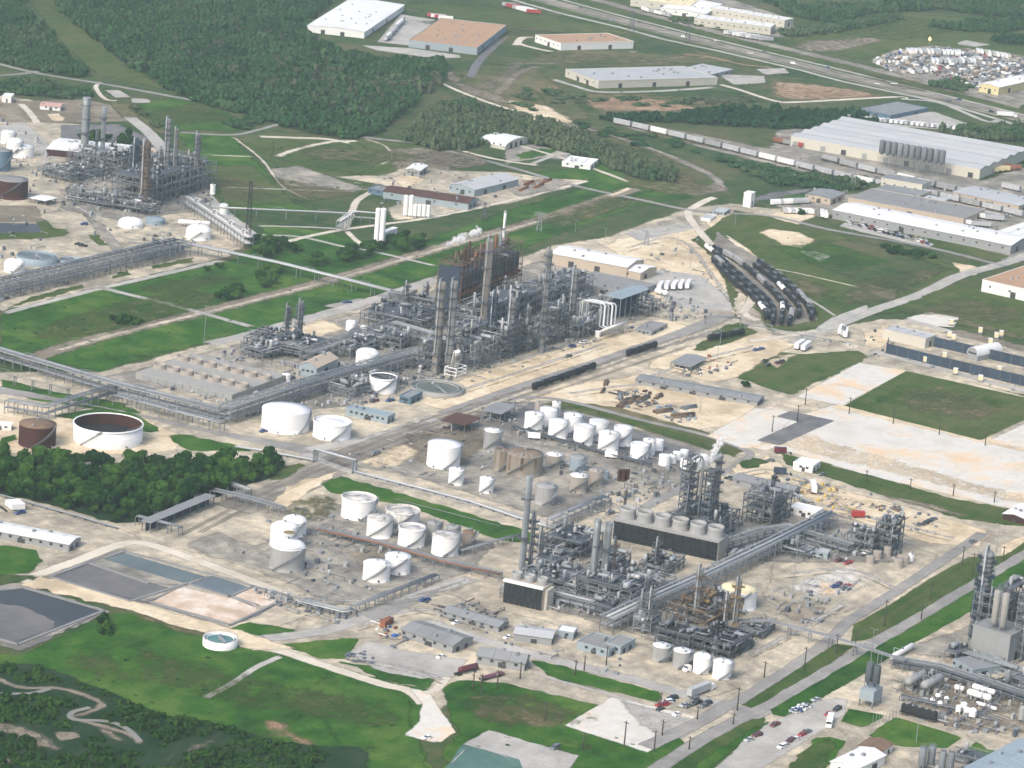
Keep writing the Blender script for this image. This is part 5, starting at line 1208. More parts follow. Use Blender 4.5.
def tree(p, r, h, label, group, name='broadleaf_tree', low=.18):
    t = thing(name, label, 'tree' if 'tree' in name else 'bush', (p[0], p[1], 0), rng.uniform(0, 6.28), group)
    o = put('crown', CROWNS[int(rng.integers(7))], t, (0, 0, h * low)); o.scale = (r, r, h * (1 - low)); o.rotation_euler = (0, 0, rng.uniform(0, 6.28))
    o = put('trunk', TRUNK, t); o.scale = (h * .55, h * .55, h)
    return t
def scatter(poly, d, jitter=.45, maxn=100000):
    P = np.array(poly); lo, hi = P.min(0), P.max(0); g = []
    nx, ny = int((hi[0] - lo[0]) / d) + 2, int((hi[1] - lo[1]) / (d * .87)) + 2
    j, i = np.meshgrid(np.arange(ny), np.arange(nx)); q = np.stack([(lo[0] + (i + .5 * (j % 2)) * d).ravel(), (lo[1] + j * d * .87).ravel()], 1)
    q = q + rng.normal(0, d * jitter * .5, q.shape); q = q[inside(q, P)]
    return q[:maxn]
FAR = [np.array(crown_mesh(300 + i, 44, .24, lobes=4).v, dtype=np.float32) for i in range(5)]; FARF = [crown_mesh(300 + i, 44, .24, lobes=4).f for i in range(5)]
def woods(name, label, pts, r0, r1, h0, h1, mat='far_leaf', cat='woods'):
    V, LT, LV = [], [], []; off = 0
    for x, y in pts:
        k = int(rng.integers(5)); a = rng.uniform(0, 6.28); r = rng.uniform(r0, r1); h = rng.uniform(h0, h1); c, s = math.cos(a), math.sin(a)
        B = FAR[k]; v = np.empty_like(B); v[:, 0] = (B[:, 0] * c - B[:, 1] * s) * r + x; v[:, 1] = (B[:, 0] * s + B[:, 1] * c) * r + y; v[:, 2] = B[:, 2] * h
        V.append(v)
        for f in FARF[k]: LT.append(len(f)); LV.extend([i + off for i in f])
        off += len(B)
    V = np.concatenate(V); me = bpy.data.meshes.new(name); me.vertices.add(len(V)); me.vertices.foreach_set('co', V.ravel())
    me.loops.add(len(LV)); me.loops.foreach_set('vertex_index', np.array(LV, np.int32)); me.polygons.add(len(LT))
    st = np.concatenate([[0], np.cumsum(LT)[:-1]]).astype(np.int32); me.polygons.foreach_set('loop_start', st)
    me.materials.append(MATS[mat]); me.update(calc_edges=True); me.validate()
    o = put(name, me); tag(o, label, cat, None, 'stuff'); return o
# ================================================================== tanks
T = tank
T(285, 408.5, 428, 48, 'flat', 'white_clean', 'large white flat-topped tank nearest the pipe rack, left of the white tank with a stair', face=4.3)
T(331.6, 420.5, 436, 38, 'float', 'white_clean', 'white tank with a sunken roof and diagonal stair, right of the largest white tank', face=3.7)
T(443, 443.5, 465, 33.5, 'flat', 'white_clean', 'tall white tank with a brown diagonal stair, above the small white tank by pipes', face=3.7)
T(455.7, 469, 484, 15.5, 'cone', 'white_paint', 'small white tank at the foot of the tall white tank with a stair')
T(486, 478, 492, 14.5, 'cone', 'white_paint', 'small white domed tank alone below the great rust-streaked tank')
T(492, 430, 448, 18, 'cone', 'grey_tank', 'pale grey upright tank just left of the great rust-streaked tank', roofmat='white_paint')
T(500.5, 449.5, 470, 15, 'cone', 'rusty_tank', 'rust-ribbed brown tank half hidden by the great rust-streaked tank', ribs=True)
T(523.5, 453, 473, 37, 'cone', 'rusty_tank', 'great rust-streaked tan tank with ribbed cone roof behind the tallest stack', ribs=True)
gc = 'stained tanks beside the grass strip'
T(358, 496.5, 516, 34.5, 'float', 'white_paint', 'widest stained white tank at the left end of the grass strip', gc, 'dirty_roof', face=3.8)
T(401.6, 509, 529, 34, 'float', 'stained_white', 'wide white tank with the blackest roof, behind two smaller white tanks', gc, 'dirty_roof')
T(379, 517, 535.5, 26, 'cone', 'white_paint', 'white tank with a dark roof smear, in front between the two wide tanks', gc, 'dirty_roof')
T(411, 526.5, 544.5, 27, 'float', 'white_paint', 'white tank with brown ringed roof, in the middle of the front row', gc, 'dirty_roof')
T(444.7, 534.5, 553, 27.5, 'flat', 'white_paint', 'rightmost large white tank by the grass strip, roof soiled black', gc, 'dirty_roof')
T(433, 522.5, 540, 14, 'cone', 'grey_tank', 'small grey streaked tank behind the rightmost large white tank', gc)
T(451.6, 526.5, 541, 13, 'cone', 'grey_tank', 'small grey tank half hidden, against the grass behind soiled white tank', gc)
T(468.7, 531.5, 546, 13.5, 'cone', 'rusty_tank', 'small tank with rust running down from its top, right of the stained tanks', gc, 'rust_roof')
T(283.5, 527, 545, 28, 'dome', 'white_paint', 'white domed tank directly behind the grey-white dome with yellow stain')
T(294, 520, 534.5, 24, 'dome', 'white_paint', 'white domed tank furthest right behind the pair of domes, under a white cap')
T(286.7, 545.5, 568, 35, 'dome', 'grey_tank', 'big grey ring-banded tank with a pale dome and yellow stain on top', roofmat='white_paint')
T(376, 563, 579, 27.5, 'cone', 'white_paint', 'nearest white cone-roofed tank of the pair by the road', roofmat='white_clean')
T(397, 555.5, 571.5, 26, 'cone', 'white_paint', 'white cone-roofed tank behind its twin by the road', roofmat='white_clean')
T(382.5, 376, 391, 27, 'open', 'white_clean', 'small open-topped white tank below the white pipe rack', roofmat='deep_blue')
T(366.6, 352.5, 366, 23, 'dome', 'white_clean', 'white domed tank tucked behind the long pipe rack')
T(107.6, 422.5, 440, 69, 'open', 'white_clean', 'huge open white tank with a rusty inside, beside the rust-red tank', stair=True)
T(37, 423.5, 444, 37, 'cone', 'rust', 'rust-red tank with a brown roof, left of the huge open white tank', roofmat='rust_roof')
T(737.9, 587.5, 606, 36, 'flat', 'white_clean', 'big white tank with a cream-topped roof behind the yellow ladders', roofmat='cream_roof')
g2 = 'row of four tanks at the plant corner'
T(660.8, 645, 660, 18.5, 'cone', 'grey_tank', 'grey streaked tank, leftmost of four in the row at the plant corner', g2, 'white_paint')
T(681, 650, 667, 18, 'cone', 'grey_tank', 'grey tank with a cluttered top between grey and white tanks', g2, 'white_paint')
T(701, 656, 672, 17.5, 'dome', 'white_clean', 'white tank beside the grey ones, left of the last white tank', g2)
T(721.4, 661, 677.5, 19, 'cone', 'white_clean', 'white tank with a pinkish box, last at the right of the row', g2)
g3 = 'white tanks in the rear tank farm'
for i, (x, a, b, wd, l) in enumerate([
    (533, 413.5, 431.5, 19, 'front white tank at the left end beside the canopy'), (547.5, 408.5, 426, 18, 'second-row white tank behind the leftmost pair'),
    (557.6, 420.5, 437, 20, 'second white tank along the front row'), (572, 414.5, 431, 19, 'second-row white tank between the second and third front tanks'),
    (582.6, 425.5, 444, 20, 'third white tank along the front row'), (597, 420.5, 439, 18.5, 'second-row white tank between the third and fourth front tanks'),
    (608, 432.5, 449.5, 21, 'fourth and last big white tank along the front row'), (622, 426.5, 444.5, 19, 'second-row white tank at the right, against the dark grass'),
    (639, 443.5, 457, 19, 'blotchy white tank just right of the big white row'), (648.5, 439.5, 454, 13, 'narrow white tank behind the blotchy one'),
    (658.6, 439.5, 450, 9, 'slim white tank at the back right of the blotchy one'), (664, 455, 465, 11.5, 'small white tank at the left of the little group by the tower'),
    (671.6, 455, 462.5, 9.5, 'little white tank second in the group by the tower'), (677, 452, 459.5, 9.5, 'little white tank behind the group by the tower'),
    (684, 450, 457, 8.5, 'little white tank at the back near the steam'), (685, 459, 468, 10.5, 'small white tank directly above the dark lattice tower'),
    (697.5, 457, 465, 10, 'small white tank just left of the steam plume'), (703.5, 454.5, 462, 8, 'smallest white tank behind the steam plume')]):
    T(x, a, b, wd, 'flat' if i % 3 else 'cone', 'white_clean', l, g3, stair=i < 9, roofmat='white_roof' if i < 8 else None)
T(553.6, 454, 466, 16, 'cone', 'tan_tank', 'squat tan tank behind the great rust-streaked tank', roofmat='white_paint'); T(577, 456.5, 470, 15.5, 'flat', 'blue_tank', 'blue-grey tank between the tan tanks', roofmat='grey_tank')
T(578, 475, 491.5, 18, 'cone', 'tan_tank', 'tan tank in front of the blue-grey tank', roofmat='white_paint'); T(595.5, 470, 485, 15.5, 'cone', 'tan_tank', 'tan tank with a brown stair, right of the blue-grey tank', roofmat='tan_tank')
T(544.6, 485.5, 503, 21, 'cone', 'grey_tank', 'dull grey tank just right of the tallest stack'); T(605.5, 471, 479, 6.5, 'flat', 'blue_tank', 'tiny pale blue tank right of the tan tank with a stair', stair=False)
for i, (x, a, b, wd) in enumerate([(619, 470, 481, 4), (623, 469.5, 481.5, 4), (627, 469.5, 481, 4)]): T(x, a, b, wd, 'flat', 'rust', f'rust-red upright drum, {nth(i)} from the left of the trio near the white tanks', 'rust-red drums', stair=False)
T(538, 403, 414, 8, 'cone', 'tan_tank', 'slim tan tank hidden behind the leftmost white tank', stair=False); T(556, 402, 411, 9, 'cone', 'white_paint', 'slim pale tank at the back edge of the white tank farm', stair=False)
# upper left plant
T(130.5, 222, 226, 25, 'dome', 'white_clean', 'low white domed tank in the upper left plant, above the bare sand', stair=False)
T(198.3, 229.5, 238, 25.5, 'dome', 'white_clean', 'white domed tank beside the lattice mast in the upper left plant')
T(14, 141, 156, 16, 'dome', 'white_clean', 'white domed tank nearest the left edge of the upper plant'); T(8, 133, 143, 15, 'dome', 'white_paint', 'white domed tank behind, at the left edge of the upper plant'); T(23, 146, 156, 22, 'flat', 'white_clean', 'wide white tank in front of the domes at left edge')
T(2, 150, 170, 17, 'flat', 'deep_blue', 'dark green-blue tank cut by the left edge below the white domes', roofmat='dark_roof'); T(12, 179, 197, 31, 'flat', 'rust', 'dark rust-red tank at the left edge above the pond', roofmat='dark_roof')
T(14.5, 261, 271, 21, 'dome', 'white_clean', 'white ball-topped tank beside the round basin at the left edge', hgt=5)
T(155, 218.5, 223.5, 20, 'flat', 'blue_tank', 'low blue-grey tank right of the low white domed tank', stair=False); T(212.5, 184.5, 194, 5.5, 'cone', 'white_clean', 'slim white silo at the right of the upper left plant', stair=False)
T(223.5, 205, 214, 8.5, 'dome', 'white_clean', 'white drum beside the long elevated pipe end', stair=False)
T(116, 384, 391, 5, 'flat', 'grey_tank', 'tiny grey tank at the rack corner', stair=False)
# small ones in yards
T(286, 374, 381, 9, 'flat', 'white_clean', 'small white tank beside the blue arched shed', stair=False); T(267, 380, 385, 9, 'dome', 'white_clean', 'low white dome left of the small tank by the arched shed', stair=False)
T(351, 322, 330, 11, 'dome', 'white_clean', 'white tank in front of the green fields at the plant edge'); T(364, 326, 331, 8, 'flat', 'white_paint', 'little white tank right of the one by the fields', stair=False)
T(621.5, 324, 328.5, 5.5, 'flat', 'white_clean', 'little white tank right of the pale looped pipes', stair=False); T(597.5, 331, 337, 5.5, 'flat', 'white_clean', 'little white tank under the pale looped pipes', stair=False)
T(910.5, 554, 561, 6, 'dome', 'white_clean', 'single white tank among the tan ones, right of the dark structure', stair=False)
for i, (x, a, b, wd) in enumerate([(870, 556, 564, 9), (877, 551, 559, 9), (887, 547, 556, 8), (898, 559, 568, 10), (905, 556, 564, 8)]): T(x, a, b, wd, 'flat', 'tan_tank', f'tan tank, {nth(i)} from the left of the small group beside the white one', 'tan tanks right of the dark structure', stair=False)
T(628, 569, 590, 8, 'cone', 'grey_tank', 'narrow tall grey tank in the middle of the front plant', stair=False)
# basins
def basin(px, yc, wd, depth, label, water, wall='concrete_wall', arm=True, hgt=None):
    p = at(px, yc); r = wd / 2 / scl(p); h = hgt or depth; t = thing('round_basin', label, 'basin', (p.x, p.y, 0))
    put('wall', MB().lathe([(r, 0), (r, h), (r - .45, h), (r - .45, h - 1.0)], 40, cap0=False, cap1=False), t, mat=wall)
    put('water', MB().lathe([(r - .5, h - .7), (.05, h - .7)], 40, cap0=False), t, mat=water)
    put('launder', MB().lathe([(r * .8, h - .75), (r * .8, h - .35), (r * .77, h - .35), (r * .77, h - .75)], 36, cap0=False, cap1=False), t, mat=wall)
    if arm:
        put('bridge', MB().box(-r, -.7, h + .1, r * .15, .7, h + .5), t, mat='galvanised', rz=.9); put('centre_column', MB().cyl(0, 0, 0, h + 1.2, 1.0, 12), t, mat='steel')
        rl = MB(); rail_ring(rl, r - .2, h, 20, 1.0); put('guard_rail', rl, t, mat='galvanised')
    return t
basin(220, 645.5, 35, 3.0, 'low white round basin with teal water on the lawn', 'teal_water', 'white_paint', hgt=3.4)
basin(437, 391, 54, 3, 'wide grey round basin with dark machinery below the plant', 'murky_water', 'concrete_wall', hgt=2.5)
basin(37, 262, 41, 3, 'round settling basin of blue-grey water at the left edge', 'blue_water', 'blue_tank', hgt=4)
basin(71, 263, 24, 3, 'smaller round basin right of the blue-grey settling basin', 'blue_water', 'blue_tank', hgt=2.2)
p_ = at(286.7, 568); put('roof_stain', MB().lathe([(2.6, hm(p_, 22.5) + 6.0), (.1, hm(p_, 22.5) + 6.6)], 9, cap0=False), [o for o in COL.objects if str(o.get('label')).startswith('big grey ring')][0], mat='yellow_steel')
# white upright cryogenic tanks
def upright(px, yt, yb, wd, label, group, mat='white_clean', name='upright_vessel'):
    p = at(px, yb); h = hm(p, yb - yt); r = wd / 2 / scl(p); t = thing(name, label, 'vessel', (p.x, p.y, 0), 0, group)
    put('shell', MB().lathe([(r, 1.2), (r, h - r * .5)], 16, cap0=False, cap1=False), t, mat=mat); put('head', MB().lathe([(r, h - r * .5), (r * .85, h - r * .2), (r * .45, h), (.05, h)], 16, cap0=False), t, mat=mat)
    for a in (0, 2.1, 4.2): put('leg', MB().cbox(r * .8 * math.cos(a), r * .8 * math.sin(a), 0, .3, .3, 1.5), t, mat=mat)
    put('side_pipe', MB().tube([(r + .2, 0, 0), (r + .2, 0, h * .9), (r * .5, 0, h * .98)], .12, 5), t, mat='silver_pipe'); return t
for i, (x, a, b, wd) in enumerate([(376, 208, 244, 5.4), (381.2, 208, 246, 5.6)]): upright(x, a, b, wd, f'tallest white upright vessel pair by the bushes, {nth(i)} from the left', 'tall white vessels by the bushes')
for i, (x, a, b, wd) in enumerate([(405, 195, 216.5, 4.6), (410.3, 195, 217, 4.6)]): upright(x, a, b, wd, f'taller white vessel by the red-roofed shed, {nth(i)} from the left', 'white vessels by the red-roofed shed')
for i, x in enumerate([414.6, 419, 423.5, 428]): upright(x, 204 + .3 * i, 217.5 + .2 * i, 4.2, f'shorter white vessel by the red-roofed shed, {nth(i)} from the left of four', 'short white vessels by the red-roofed shed')
building((384, 244), (397, 239), (383, 241.5), 11, 'flat', 'white_wall', 'white_roof', 'white box-shaped cold unit beside the tallest white vessels', 'plant unit', 'cold_box', kit='')
building((750, 208), (754, 206), (742, 207), 14, 'flat', 'white_wall', 'white_roof', 'windowless white cube building alone by the crossroads', kit='', windows=0, doors=1)

# ================================================================== buildings
B = building
B((364, 38.5), (404, 11), (311, 29.5), 6.5, 'gable', 'white_wall', 'white_roof', 'big white warehouse with roof vents beside the far forest', 'warehouse', 'warehouse', rise=1.2, windows=0, doors=4)
B((476.7, 55), (506, 32), (411, 45.5), 7, 'flat', 'blue_wall', 'brown_roof', 'square warehouse with a flat brown roof beside the white one', 'warehouse', 'warehouse', doors=4, windows=0)
B((560.5, 50.5), (633, 48.5), (533, 42), 7, 'flat', 'white_wall', 'brown_roof', 'low white building with a brown roof ringed by a pale lane', 'warehouse', 'warehouse', windows=6)
B((598, 88.5), (717, 85), (552, 77), 7.5, 'flat', 'cream_wall', 'pale_roof', 'long cream warehouse with pale roof and dark loading bays', 'warehouse', 'warehouse', doors=5)
B((712, 78), (733, 73), (694, 69), 3.5, 'flat', 'grey_wall', 'pale_roof', 'low grey annex right behind the long cream warehouse')
B((690, 13), (705, 2), (630, 6), 7, 'flat', 'cream_wall', 'cream_roof', 'cream building at the top edge above the highway', 'warehouse', 'warehouse')
B((705, 19), (722, 9), (664, 11), 5, 'gable', 'white_wall', 'white_roof', 'white roofed workshop in front of the cream building', rise=1.5)
B((770, 35), (775, 31.5), (706, 18), 7.5, 'flat', 'cream_wall', 'white_roof', 'long cream office block nearest the highway', 'office block', doors=1, windows=12)
B((784, 28), (793, 26), (718, 13.5), 7.5, 'flat', 'cream_wall', 'white_roof', 'long white-topped block behind the cream office block', 'office block', doors=1, windows=12)
B((998, 95.5), (1040, 86), (978, 92), 8, 'gable', 'yellow_wall', 'white_roof', 'yellow-walled shed with a white roof beside the vehicle yard', 'shed', ridge='x', rise=1.5)
B((890, 119.5), (928, 112), (866, 111.5), 4, 'flat', 'deep_blue', 'grey_roof', 'grey roofed depot among white vans beside the highway', 'depot')
B((979, 179.5), (1060, 145), (787, 147), 10, 'bays', 'cream_wall', 'pale_roof', 'enormous grey roofed warehouse behind the row of grey silos', 'warehouse', 'warehouse', doors=2, windows=0, lx=112)
B((830, 205), (844, 199), (806, 200), 6, 'gable', 'tan_wall', 'grey_roof', 'tan shed with a grey roof beside white trailers', 'shed', rise=1)
B((916, 203), (930, 197), (873, 195.5), 6, 'flat', 'cream_wall', 'grey_roof', 'lower front block of the two-tier cream building', kit='')
B((921, 196), (930, 191.5), (880, 189), 11, 'flat', 'cream_wall', 'grey_roof', 'upper back block of the two-tier cream building')
B((963, 226), (985, 216), (857, 201), 7, 'flat', 'tan_wall', 'dark_roof', 'broad tan building with dark flat roof behind the long white roof', windows=0)
B((1010, 254.5), (1030, 246.5), (828, 220), 9, 'gable', 'grey_wall', 'white_roof', 'very long white roofed building beside the car park', 'warehouse', 'warehouse', rise=2, doors=2, windows=14)
B((1028, 247), (1060, 236), (995, 240), 9, 'flat', 'tan_wall', 'white_roof', 'white roofed wing joined behind the very long white building', windows=0)
B((1018, 212), (1040, 206), (944, 200), 6, 'gable', 'tan_wall', 'pale_roof', 'tan shed with open dark bays at the right edge', 'shed', rise=1)
B((943, 206), (950, 203), (926, 201), 4, 'gable', 'tan_wall', 'pale_roof', 'small pale roofed shed left of the tan bays', 'shed', rise=.6)
B((1040, 305), (1110, 280), (983, 291), 12, 'flat', 'white_wall', 'brown_roof', 'white walled building with a brown roof at the right edge', windows=3)
B((924.5, 349), (935.5, 345), (882, 339), 10, 'flat', 'cream_wall', 'pale_roof', 'tan ribbed metal building beside the black-walled compound', 'shed', doors=1, windows=0)
B((977, 362), (1001, 357), (968, 358.5), 13, 'arch', 'grey_wall', 'white_roof', 'white arched shelter inside the black-walled compound', 'shelter', 'arched_shelter', ridge='x', doors=0)
B((626, 278.5), (642, 271), (551, 263.5), 11, 'gable', 'tan_wall', 'white_roof', 'long tan building with a bright white roof behind the plant', rise=2, lx=27, doors=4, windows=0)
B((640, 281), (656, 275), (600, 270), 8, 'gable', 'tan_wall', 'white_roof', 'tan white-roofed wing at the right end of the long tan building', rise=1.5, doors=2, windows=2)
B((651, 336), (667, 328), (636, 332.5), 4, 'flat', 'grey_wall', 'dark_roof', 'flat grey hut on sand beside the plant road', 'hut')
B((757, 406.5), (764, 401), (640, 381), 5, 'gable', 'grey_wall', 'grey_roof', 'very long low grey shed along the pipe storage yard', 'shed', rise=.8, doors=6, windows=9)
B((690, 372), (706, 363), (672, 367), 5, 'shed', 'grey_wall', 'grey_roof', 'open-sided grey shed by scattered machinery', 'shed', rise=.8)
B((387, 424.5), (394.5, 421), (342.5, 416.5), 7.5, 'flat', 'blue_wall', 'blue_roof', 'long pale blue control building right of the white tanks', windows=8)
B((410, 405), (422, 399), (399.5, 402.5), 7, 'flat', 'deep_blue', 'grey_roof', 'dark blue box-like switch house by the round basin', 'hut', kit='')
B((316, 379), (337, 369), (300, 374.5), 11, 'gable', 'blue_wall', 'tan_wall', 'blue gabled shed with a beige roof amid racks', 'shed', ridge='x', doors=1, rise=2.5)
B((150, 533), (214, 506), (143, 530), 10, 'shed', 'navy', 'grey_roof', 'long grey canopy over black tank cars below the wood', 'canopy', 'loading_canopy', rise=.3)
B((464, 434.5), (479, 427), (441, 429.5), 9, 'shed', 'grey_wall', 'red_roof', 'rail loading canopy with a rust-red roof', 'canopy', 'loading_canopy', rise=.5)
B((500, 424), (514, 416), (482, 420), 10, 'shed', 'grey_wall', 'grey_roof', 'rail loading canopy with a grey roof beside the white tanks', 'canopy', 'loading_canopy', rise=.5)
B((68.5, 552.5), (80.5, 545), (-30, 531), 8, 'gable', 'grey_wall', 'white_roof', 'long white roofed building at the left edge below the wood', rise=1, doors=3, windows=10)
B((498, 633), (508.5, 628), (441, 617.5), 6, 'gable', 'grey_wall', 'grey_roof', 'grey gabled warehouse nearest the small black cooling tower', 'warehouse', 'warehouse', rise=1.2, windows=6)
B((452, 654), (472.5, 645.5), (395, 639.5), 8, 'gable', 'grey_wall', 'grey_roof', 'widest grey gabled warehouse beside the grey yard slab', 'warehouse', 'warehouse', rise=1.6, windows=5)
B((524, 672), (529, 665), (477, 663), 9, 'gable', 'grey_wall', 'grey_roof', 'grey barrel-roofed workshop beside the red tank lorry', rise=2.2)
B((551, 646.5), (555, 638), (515, 638), 8, 'gable', 'grey_wall', 'pale_roof', 'plain pale grey shed left of the small blue hut', 'shed', rise=1, windows=0)
B((573, 640.5), (577, 635), (557, 637), 7, 'flat', 'blue_wall', 'white_roof', 'small blue hut with a white roof', 'hut', windows=2, kit='')
B((608, 658.5), (625, 649), (576, 650), 8, 'flat', 'blue_wall', 'dark_roof', 'flat pale blue office with a grey and white roof', 'office')
B((620, 656), (634.5, 648), (606, 651.5), 9, 'flat', 'blue_wall', 'dark_roof', 'pale blue office wing right of the flat blue office', 'office', kit='')
B((853, 780), (884, 765), (829, 772), 10, 'gable', 'white_wall', 'white_roof', 'white double-roofed shed at the bottom edge', 'shed', rise=1.2, windows=3)
B((880, 760), (892, 752), (860, 752), 8, 'gable', 'white_wall', 'rust_roof', 'white hut with a brown roof behind the white shed', 'hut', rise=1)
B((1005, 800), (1060, 770), (992, 770), 18, 'gable', 'grey_wall', 'blue_roof', 'blue-grey roofed building in the bottom right corner', rise=1.5, windows=2)
B((815, 520), (822.5, 515.5), (791, 513), 7, 'flat', 'white_wall', 'white_roof', 'white flat roofed hut behind the elevated pipes', 'hut', windows=3)
B((792, 499), (800, 494), (735, 484), 7, 'gable', 'grey_wall', 'grey_roof', 'long grey gabled shed east of the steaming towers', 'shed', rise=1.2)
B((812, 473.5), (820, 468), (794, 468.5), 7, 'flat', 'white_wall', 'white_roof', 'white box office beside the grass verge and pale pad', 'office', windows=3, kit='')
B((827, 560), (830, 556), (799, 553), 6, 'flat', 'blue_wall', 'pale_roof', 'pale blue hut below the elevated pipe corridor', 'hut')
B((505, 150), (528, 143), (470, 147.5), 8, 'arch', 'cream_wall', 'white_roof', 'pale barrel-roofed hall beside the dark tree belt', 'hall', ridge='y')
B((590, 170), (598, 164), (566, 163), 4.5, 'flat', 'white_wall', 'white_roof', 'small white building on the bright lawn', windows=2)
B((419, 177), (427, 171.5), (406, 174.5), 6, 'gable', 'grey_wall', 'white_roof', 'small grey gabled hut on sand', 'hut', rise=1.2)
B((474, 197), (518, 186), (455, 190), 7, 'gable', 'blue_wall', 'pale_roof', 'blue-grey gabled warehouse with a pale roof', 'warehouse', 'warehouse', rise=2.2, ridge='x')
B((468, 210.5), (477, 205), (390, 194), 7, 'gable', 'blue_wall', 'red_roof', 'long shed with a rust-red roof above the white vessels', 'shed', rise=1.6)
B((400, 199), (408, 196), (374, 191), 5, 'flat', 'deep_blue', 'grey_roof', 'dark blue hut left of the red-roofed shed', 'hut')
B((122, 163), (134, 152), (53, 150), 6.5, 'gable', 'rust', 'white_roof', 'white roofed long building behind the upper left stacks', rise=1.5)
B((130, 158), (134, 153), (117, 154), 7, 'flat', 'white_wall', 'white_roof', 'small white flat-roofed block right of the upper left stacks', 'hut', kit='')
B((60, 111), (63, 107.5), (41, 108), 4, 'gable', 'white_wall', 'pink_paint', 'small pink roofed hut in the far left yard', 'hut', rise=.7)
B((45, 206), (56, 203), (37, 201), 5, 'shed', 'grey_wall', 'white_roof', 'white canopy beside the pond in the upper left plant', 'canopy', 'canopy', rise=.4)
B((11, 103), (14, 100), (3, 101), 6, 'flat', 'white_wall', 'white_roof', 'white box hut near the left edge', 'hut', kit='', windows=0)
B((11, 431), (13, 428), (-10, 424), 5, 'flat', 'white_wall', 'white_roof', 'white cabin left of the rust-red tank', 'cabin', kit='')
B((724, 216), (730, 212), (712, 214), 3, 'flat', 'blue_wall', 'pale_roof', 'pale blue hut on the sand near the rail curve', 'hut', kit='')
B((710, 222), (716, 218), (703, 219), 2.5, 'flat', 'white_wall', 'pale_roof', 'white cabin left of the pale blue hut', 'cabin', kit='')
B((1024, 525), (1040, 515), (1005, 518), 6, 'gable', 'rust', 'white_roof', 'white roofed rust-red shed at the right edge', 'shed', rise=1)
# pale blue open steel hall with its roof, and the flat roofs behind it
B((619, 322), (646, 312), (608, 317), 23, 'shed', 'navy', 'blue_roof', 'tall open steel hall with a pale blue roof', 'steel hall', 'steel_hall', ridge='x', rise=1.5)
B((632, 300), (656, 290), (582, 282), 6, 'flat', 'grey_wall', 'dark_roof', 'low flat grey roofs behind the pale blue steel hall', 'building', kit='vents')
# the twin-silo block at the right edge
B((1007, 665), (1024, 656), (973, 652), 29, 'flat', 'grey_wall', 'grey_roof', 'tall windowless grey block carrying silos at the right edge', 'block house', 'block_house', doors=1, windows=0, kit='')
B((972, 678), (1009, 672), (948, 668), 8, 'flat', 'blue_wall', 'grey_roof', 'low pale blue building below the tall grey block', doors=2, windows=3, ly=None)

# ================================================================== stacks and columns
tower(521, 577, 531.5, 477.5, 6.6, 'tallest plain grey stack in the front plant', 'galvanised', 1, 'exhaust_stack', 'stack', 'stack')
tower(529, 575, 536.5, 517, 4.8, 'slim grey column just right of the tallest stack', plats=4)
tower(538, 577, 544.5, 533, 6, 'shorter grey column third from the tallest stack', plats=3)
tower(591.5, 592, 601, 520.5, 7, 'left grey stack of the close pair behind the gantry', 'galvanised', 0, 'exhaust_stack', 'stack', 'stack')
tower(602.5, 593, 611, 523.5, 7.4, 'right grey stack of the close pair behind the gantry', 'galvanised', 0, 'exhaust_stack', 'stack', 'stack')
tower(611, 590, 618, 541, 3.5, 'thin yellow-brown column right of the close pair of stacks', 'column_tan', 3, ladder='yellow_steel', pmat='brown_steel')
tower(655, 572, 658.5, 541, 4, 'slim grey column in front of the fan row', plats=4)
tower(623, 523, 626.5, 488.5, 3, 'thin rusty stack at the left end of the fan row', 'brown_steel', 1, 'exhaust_stack', 'stack', 'stack')
tower(712, 532, 719.5, 456, 7, 'grey column with a rusty foot beneath the steam plume', 'column_tan', 4, top='stack')
tower(695, 623, 701, 570, 6.5, 'grey column with a dark top behind the left deck', 'column_skin', 2, pmat='brown_steel', ladder='yellow_steel')
tower(733.5, 633, 741, 582, 6.5, 'grey column with yellow ladders in front of the cream-topped tank', 'column_skin', 3, pmat='yellow_steel', ladder='yellow_steel')
tower(724, 632, 729, 597, 5, 'shorter brown column left of the yellow ladders', 'column_tan', 2, pmat='brown_steel')
tower(640, 630, 645, 594, 5, 'left grey column of the twin columns by the pipe bridge', plats=5, pmat='steel')
tower(648, 632, 653, 591, 5, 'right grey column of the twin columns by the pipe bridge', plats=5, pmat='steel')
tower(482.5, 336, 491.5, 242, 8, 'tall pale column in the middle of the main plant', 'column_tan', 3)
tower(499, 290, 502.5, 211.5, 2.8, 'slender white chimney above the rusty furnaces', 'white_paint', 1, 'exhaust_stack', 'stack', 'stack', skirt=False)
tower(435.5, 372, 443.5, 285, 8.6, 'left massive column of the twin columns in the main plant', 'column_tan', 5)
tower(447.5, 373, 455.5, 284, 8.2, 'right massive column of the twin columns in the main plant', 'column_skin', 5)
tower(490, 354, 496.5, 296, 7.5, 'dark column wrapped in platforms right of the tall pale one', 'navy', 10, pmat='navy')
tower(508, 356, 514, 300, 8, 'grey-brown column right of the dark one', 'column_skin', 6)
tower(541, 352, 547.5, 252, 6, 'tall grey column left of the tan building', 'column_skin', 7)
tower(570.5, 326, 575.5, 271, 7.5, 'stout grey column with a white pipe near the pale loops', 'column_skin', 4)
tower(553, 292, 554.5, 270, 2.2, 'thin pipe-like column before the tan building', 'column_skin', 1); tower(560, 292, 561.5, 272, 3, 'thin column second before the tan building', 'column_skin', 1)
tower(526, 348, 530, 308, 5, 'middling grey column in the right half of the main plant', 'column_skin', 5); tower(518, 350, 522, 318, 4, 'short tan column between the grey ones', 'column_tan', 4)
tower(286, 342, 289.5, 307, 4.5, 'left column of the small pair near the green fields', 'column_skin', 5); tower(298.5, 346, 301.5, 302.5, 6, 'right column of the small pair near the green fields', 'column_skin', 5)
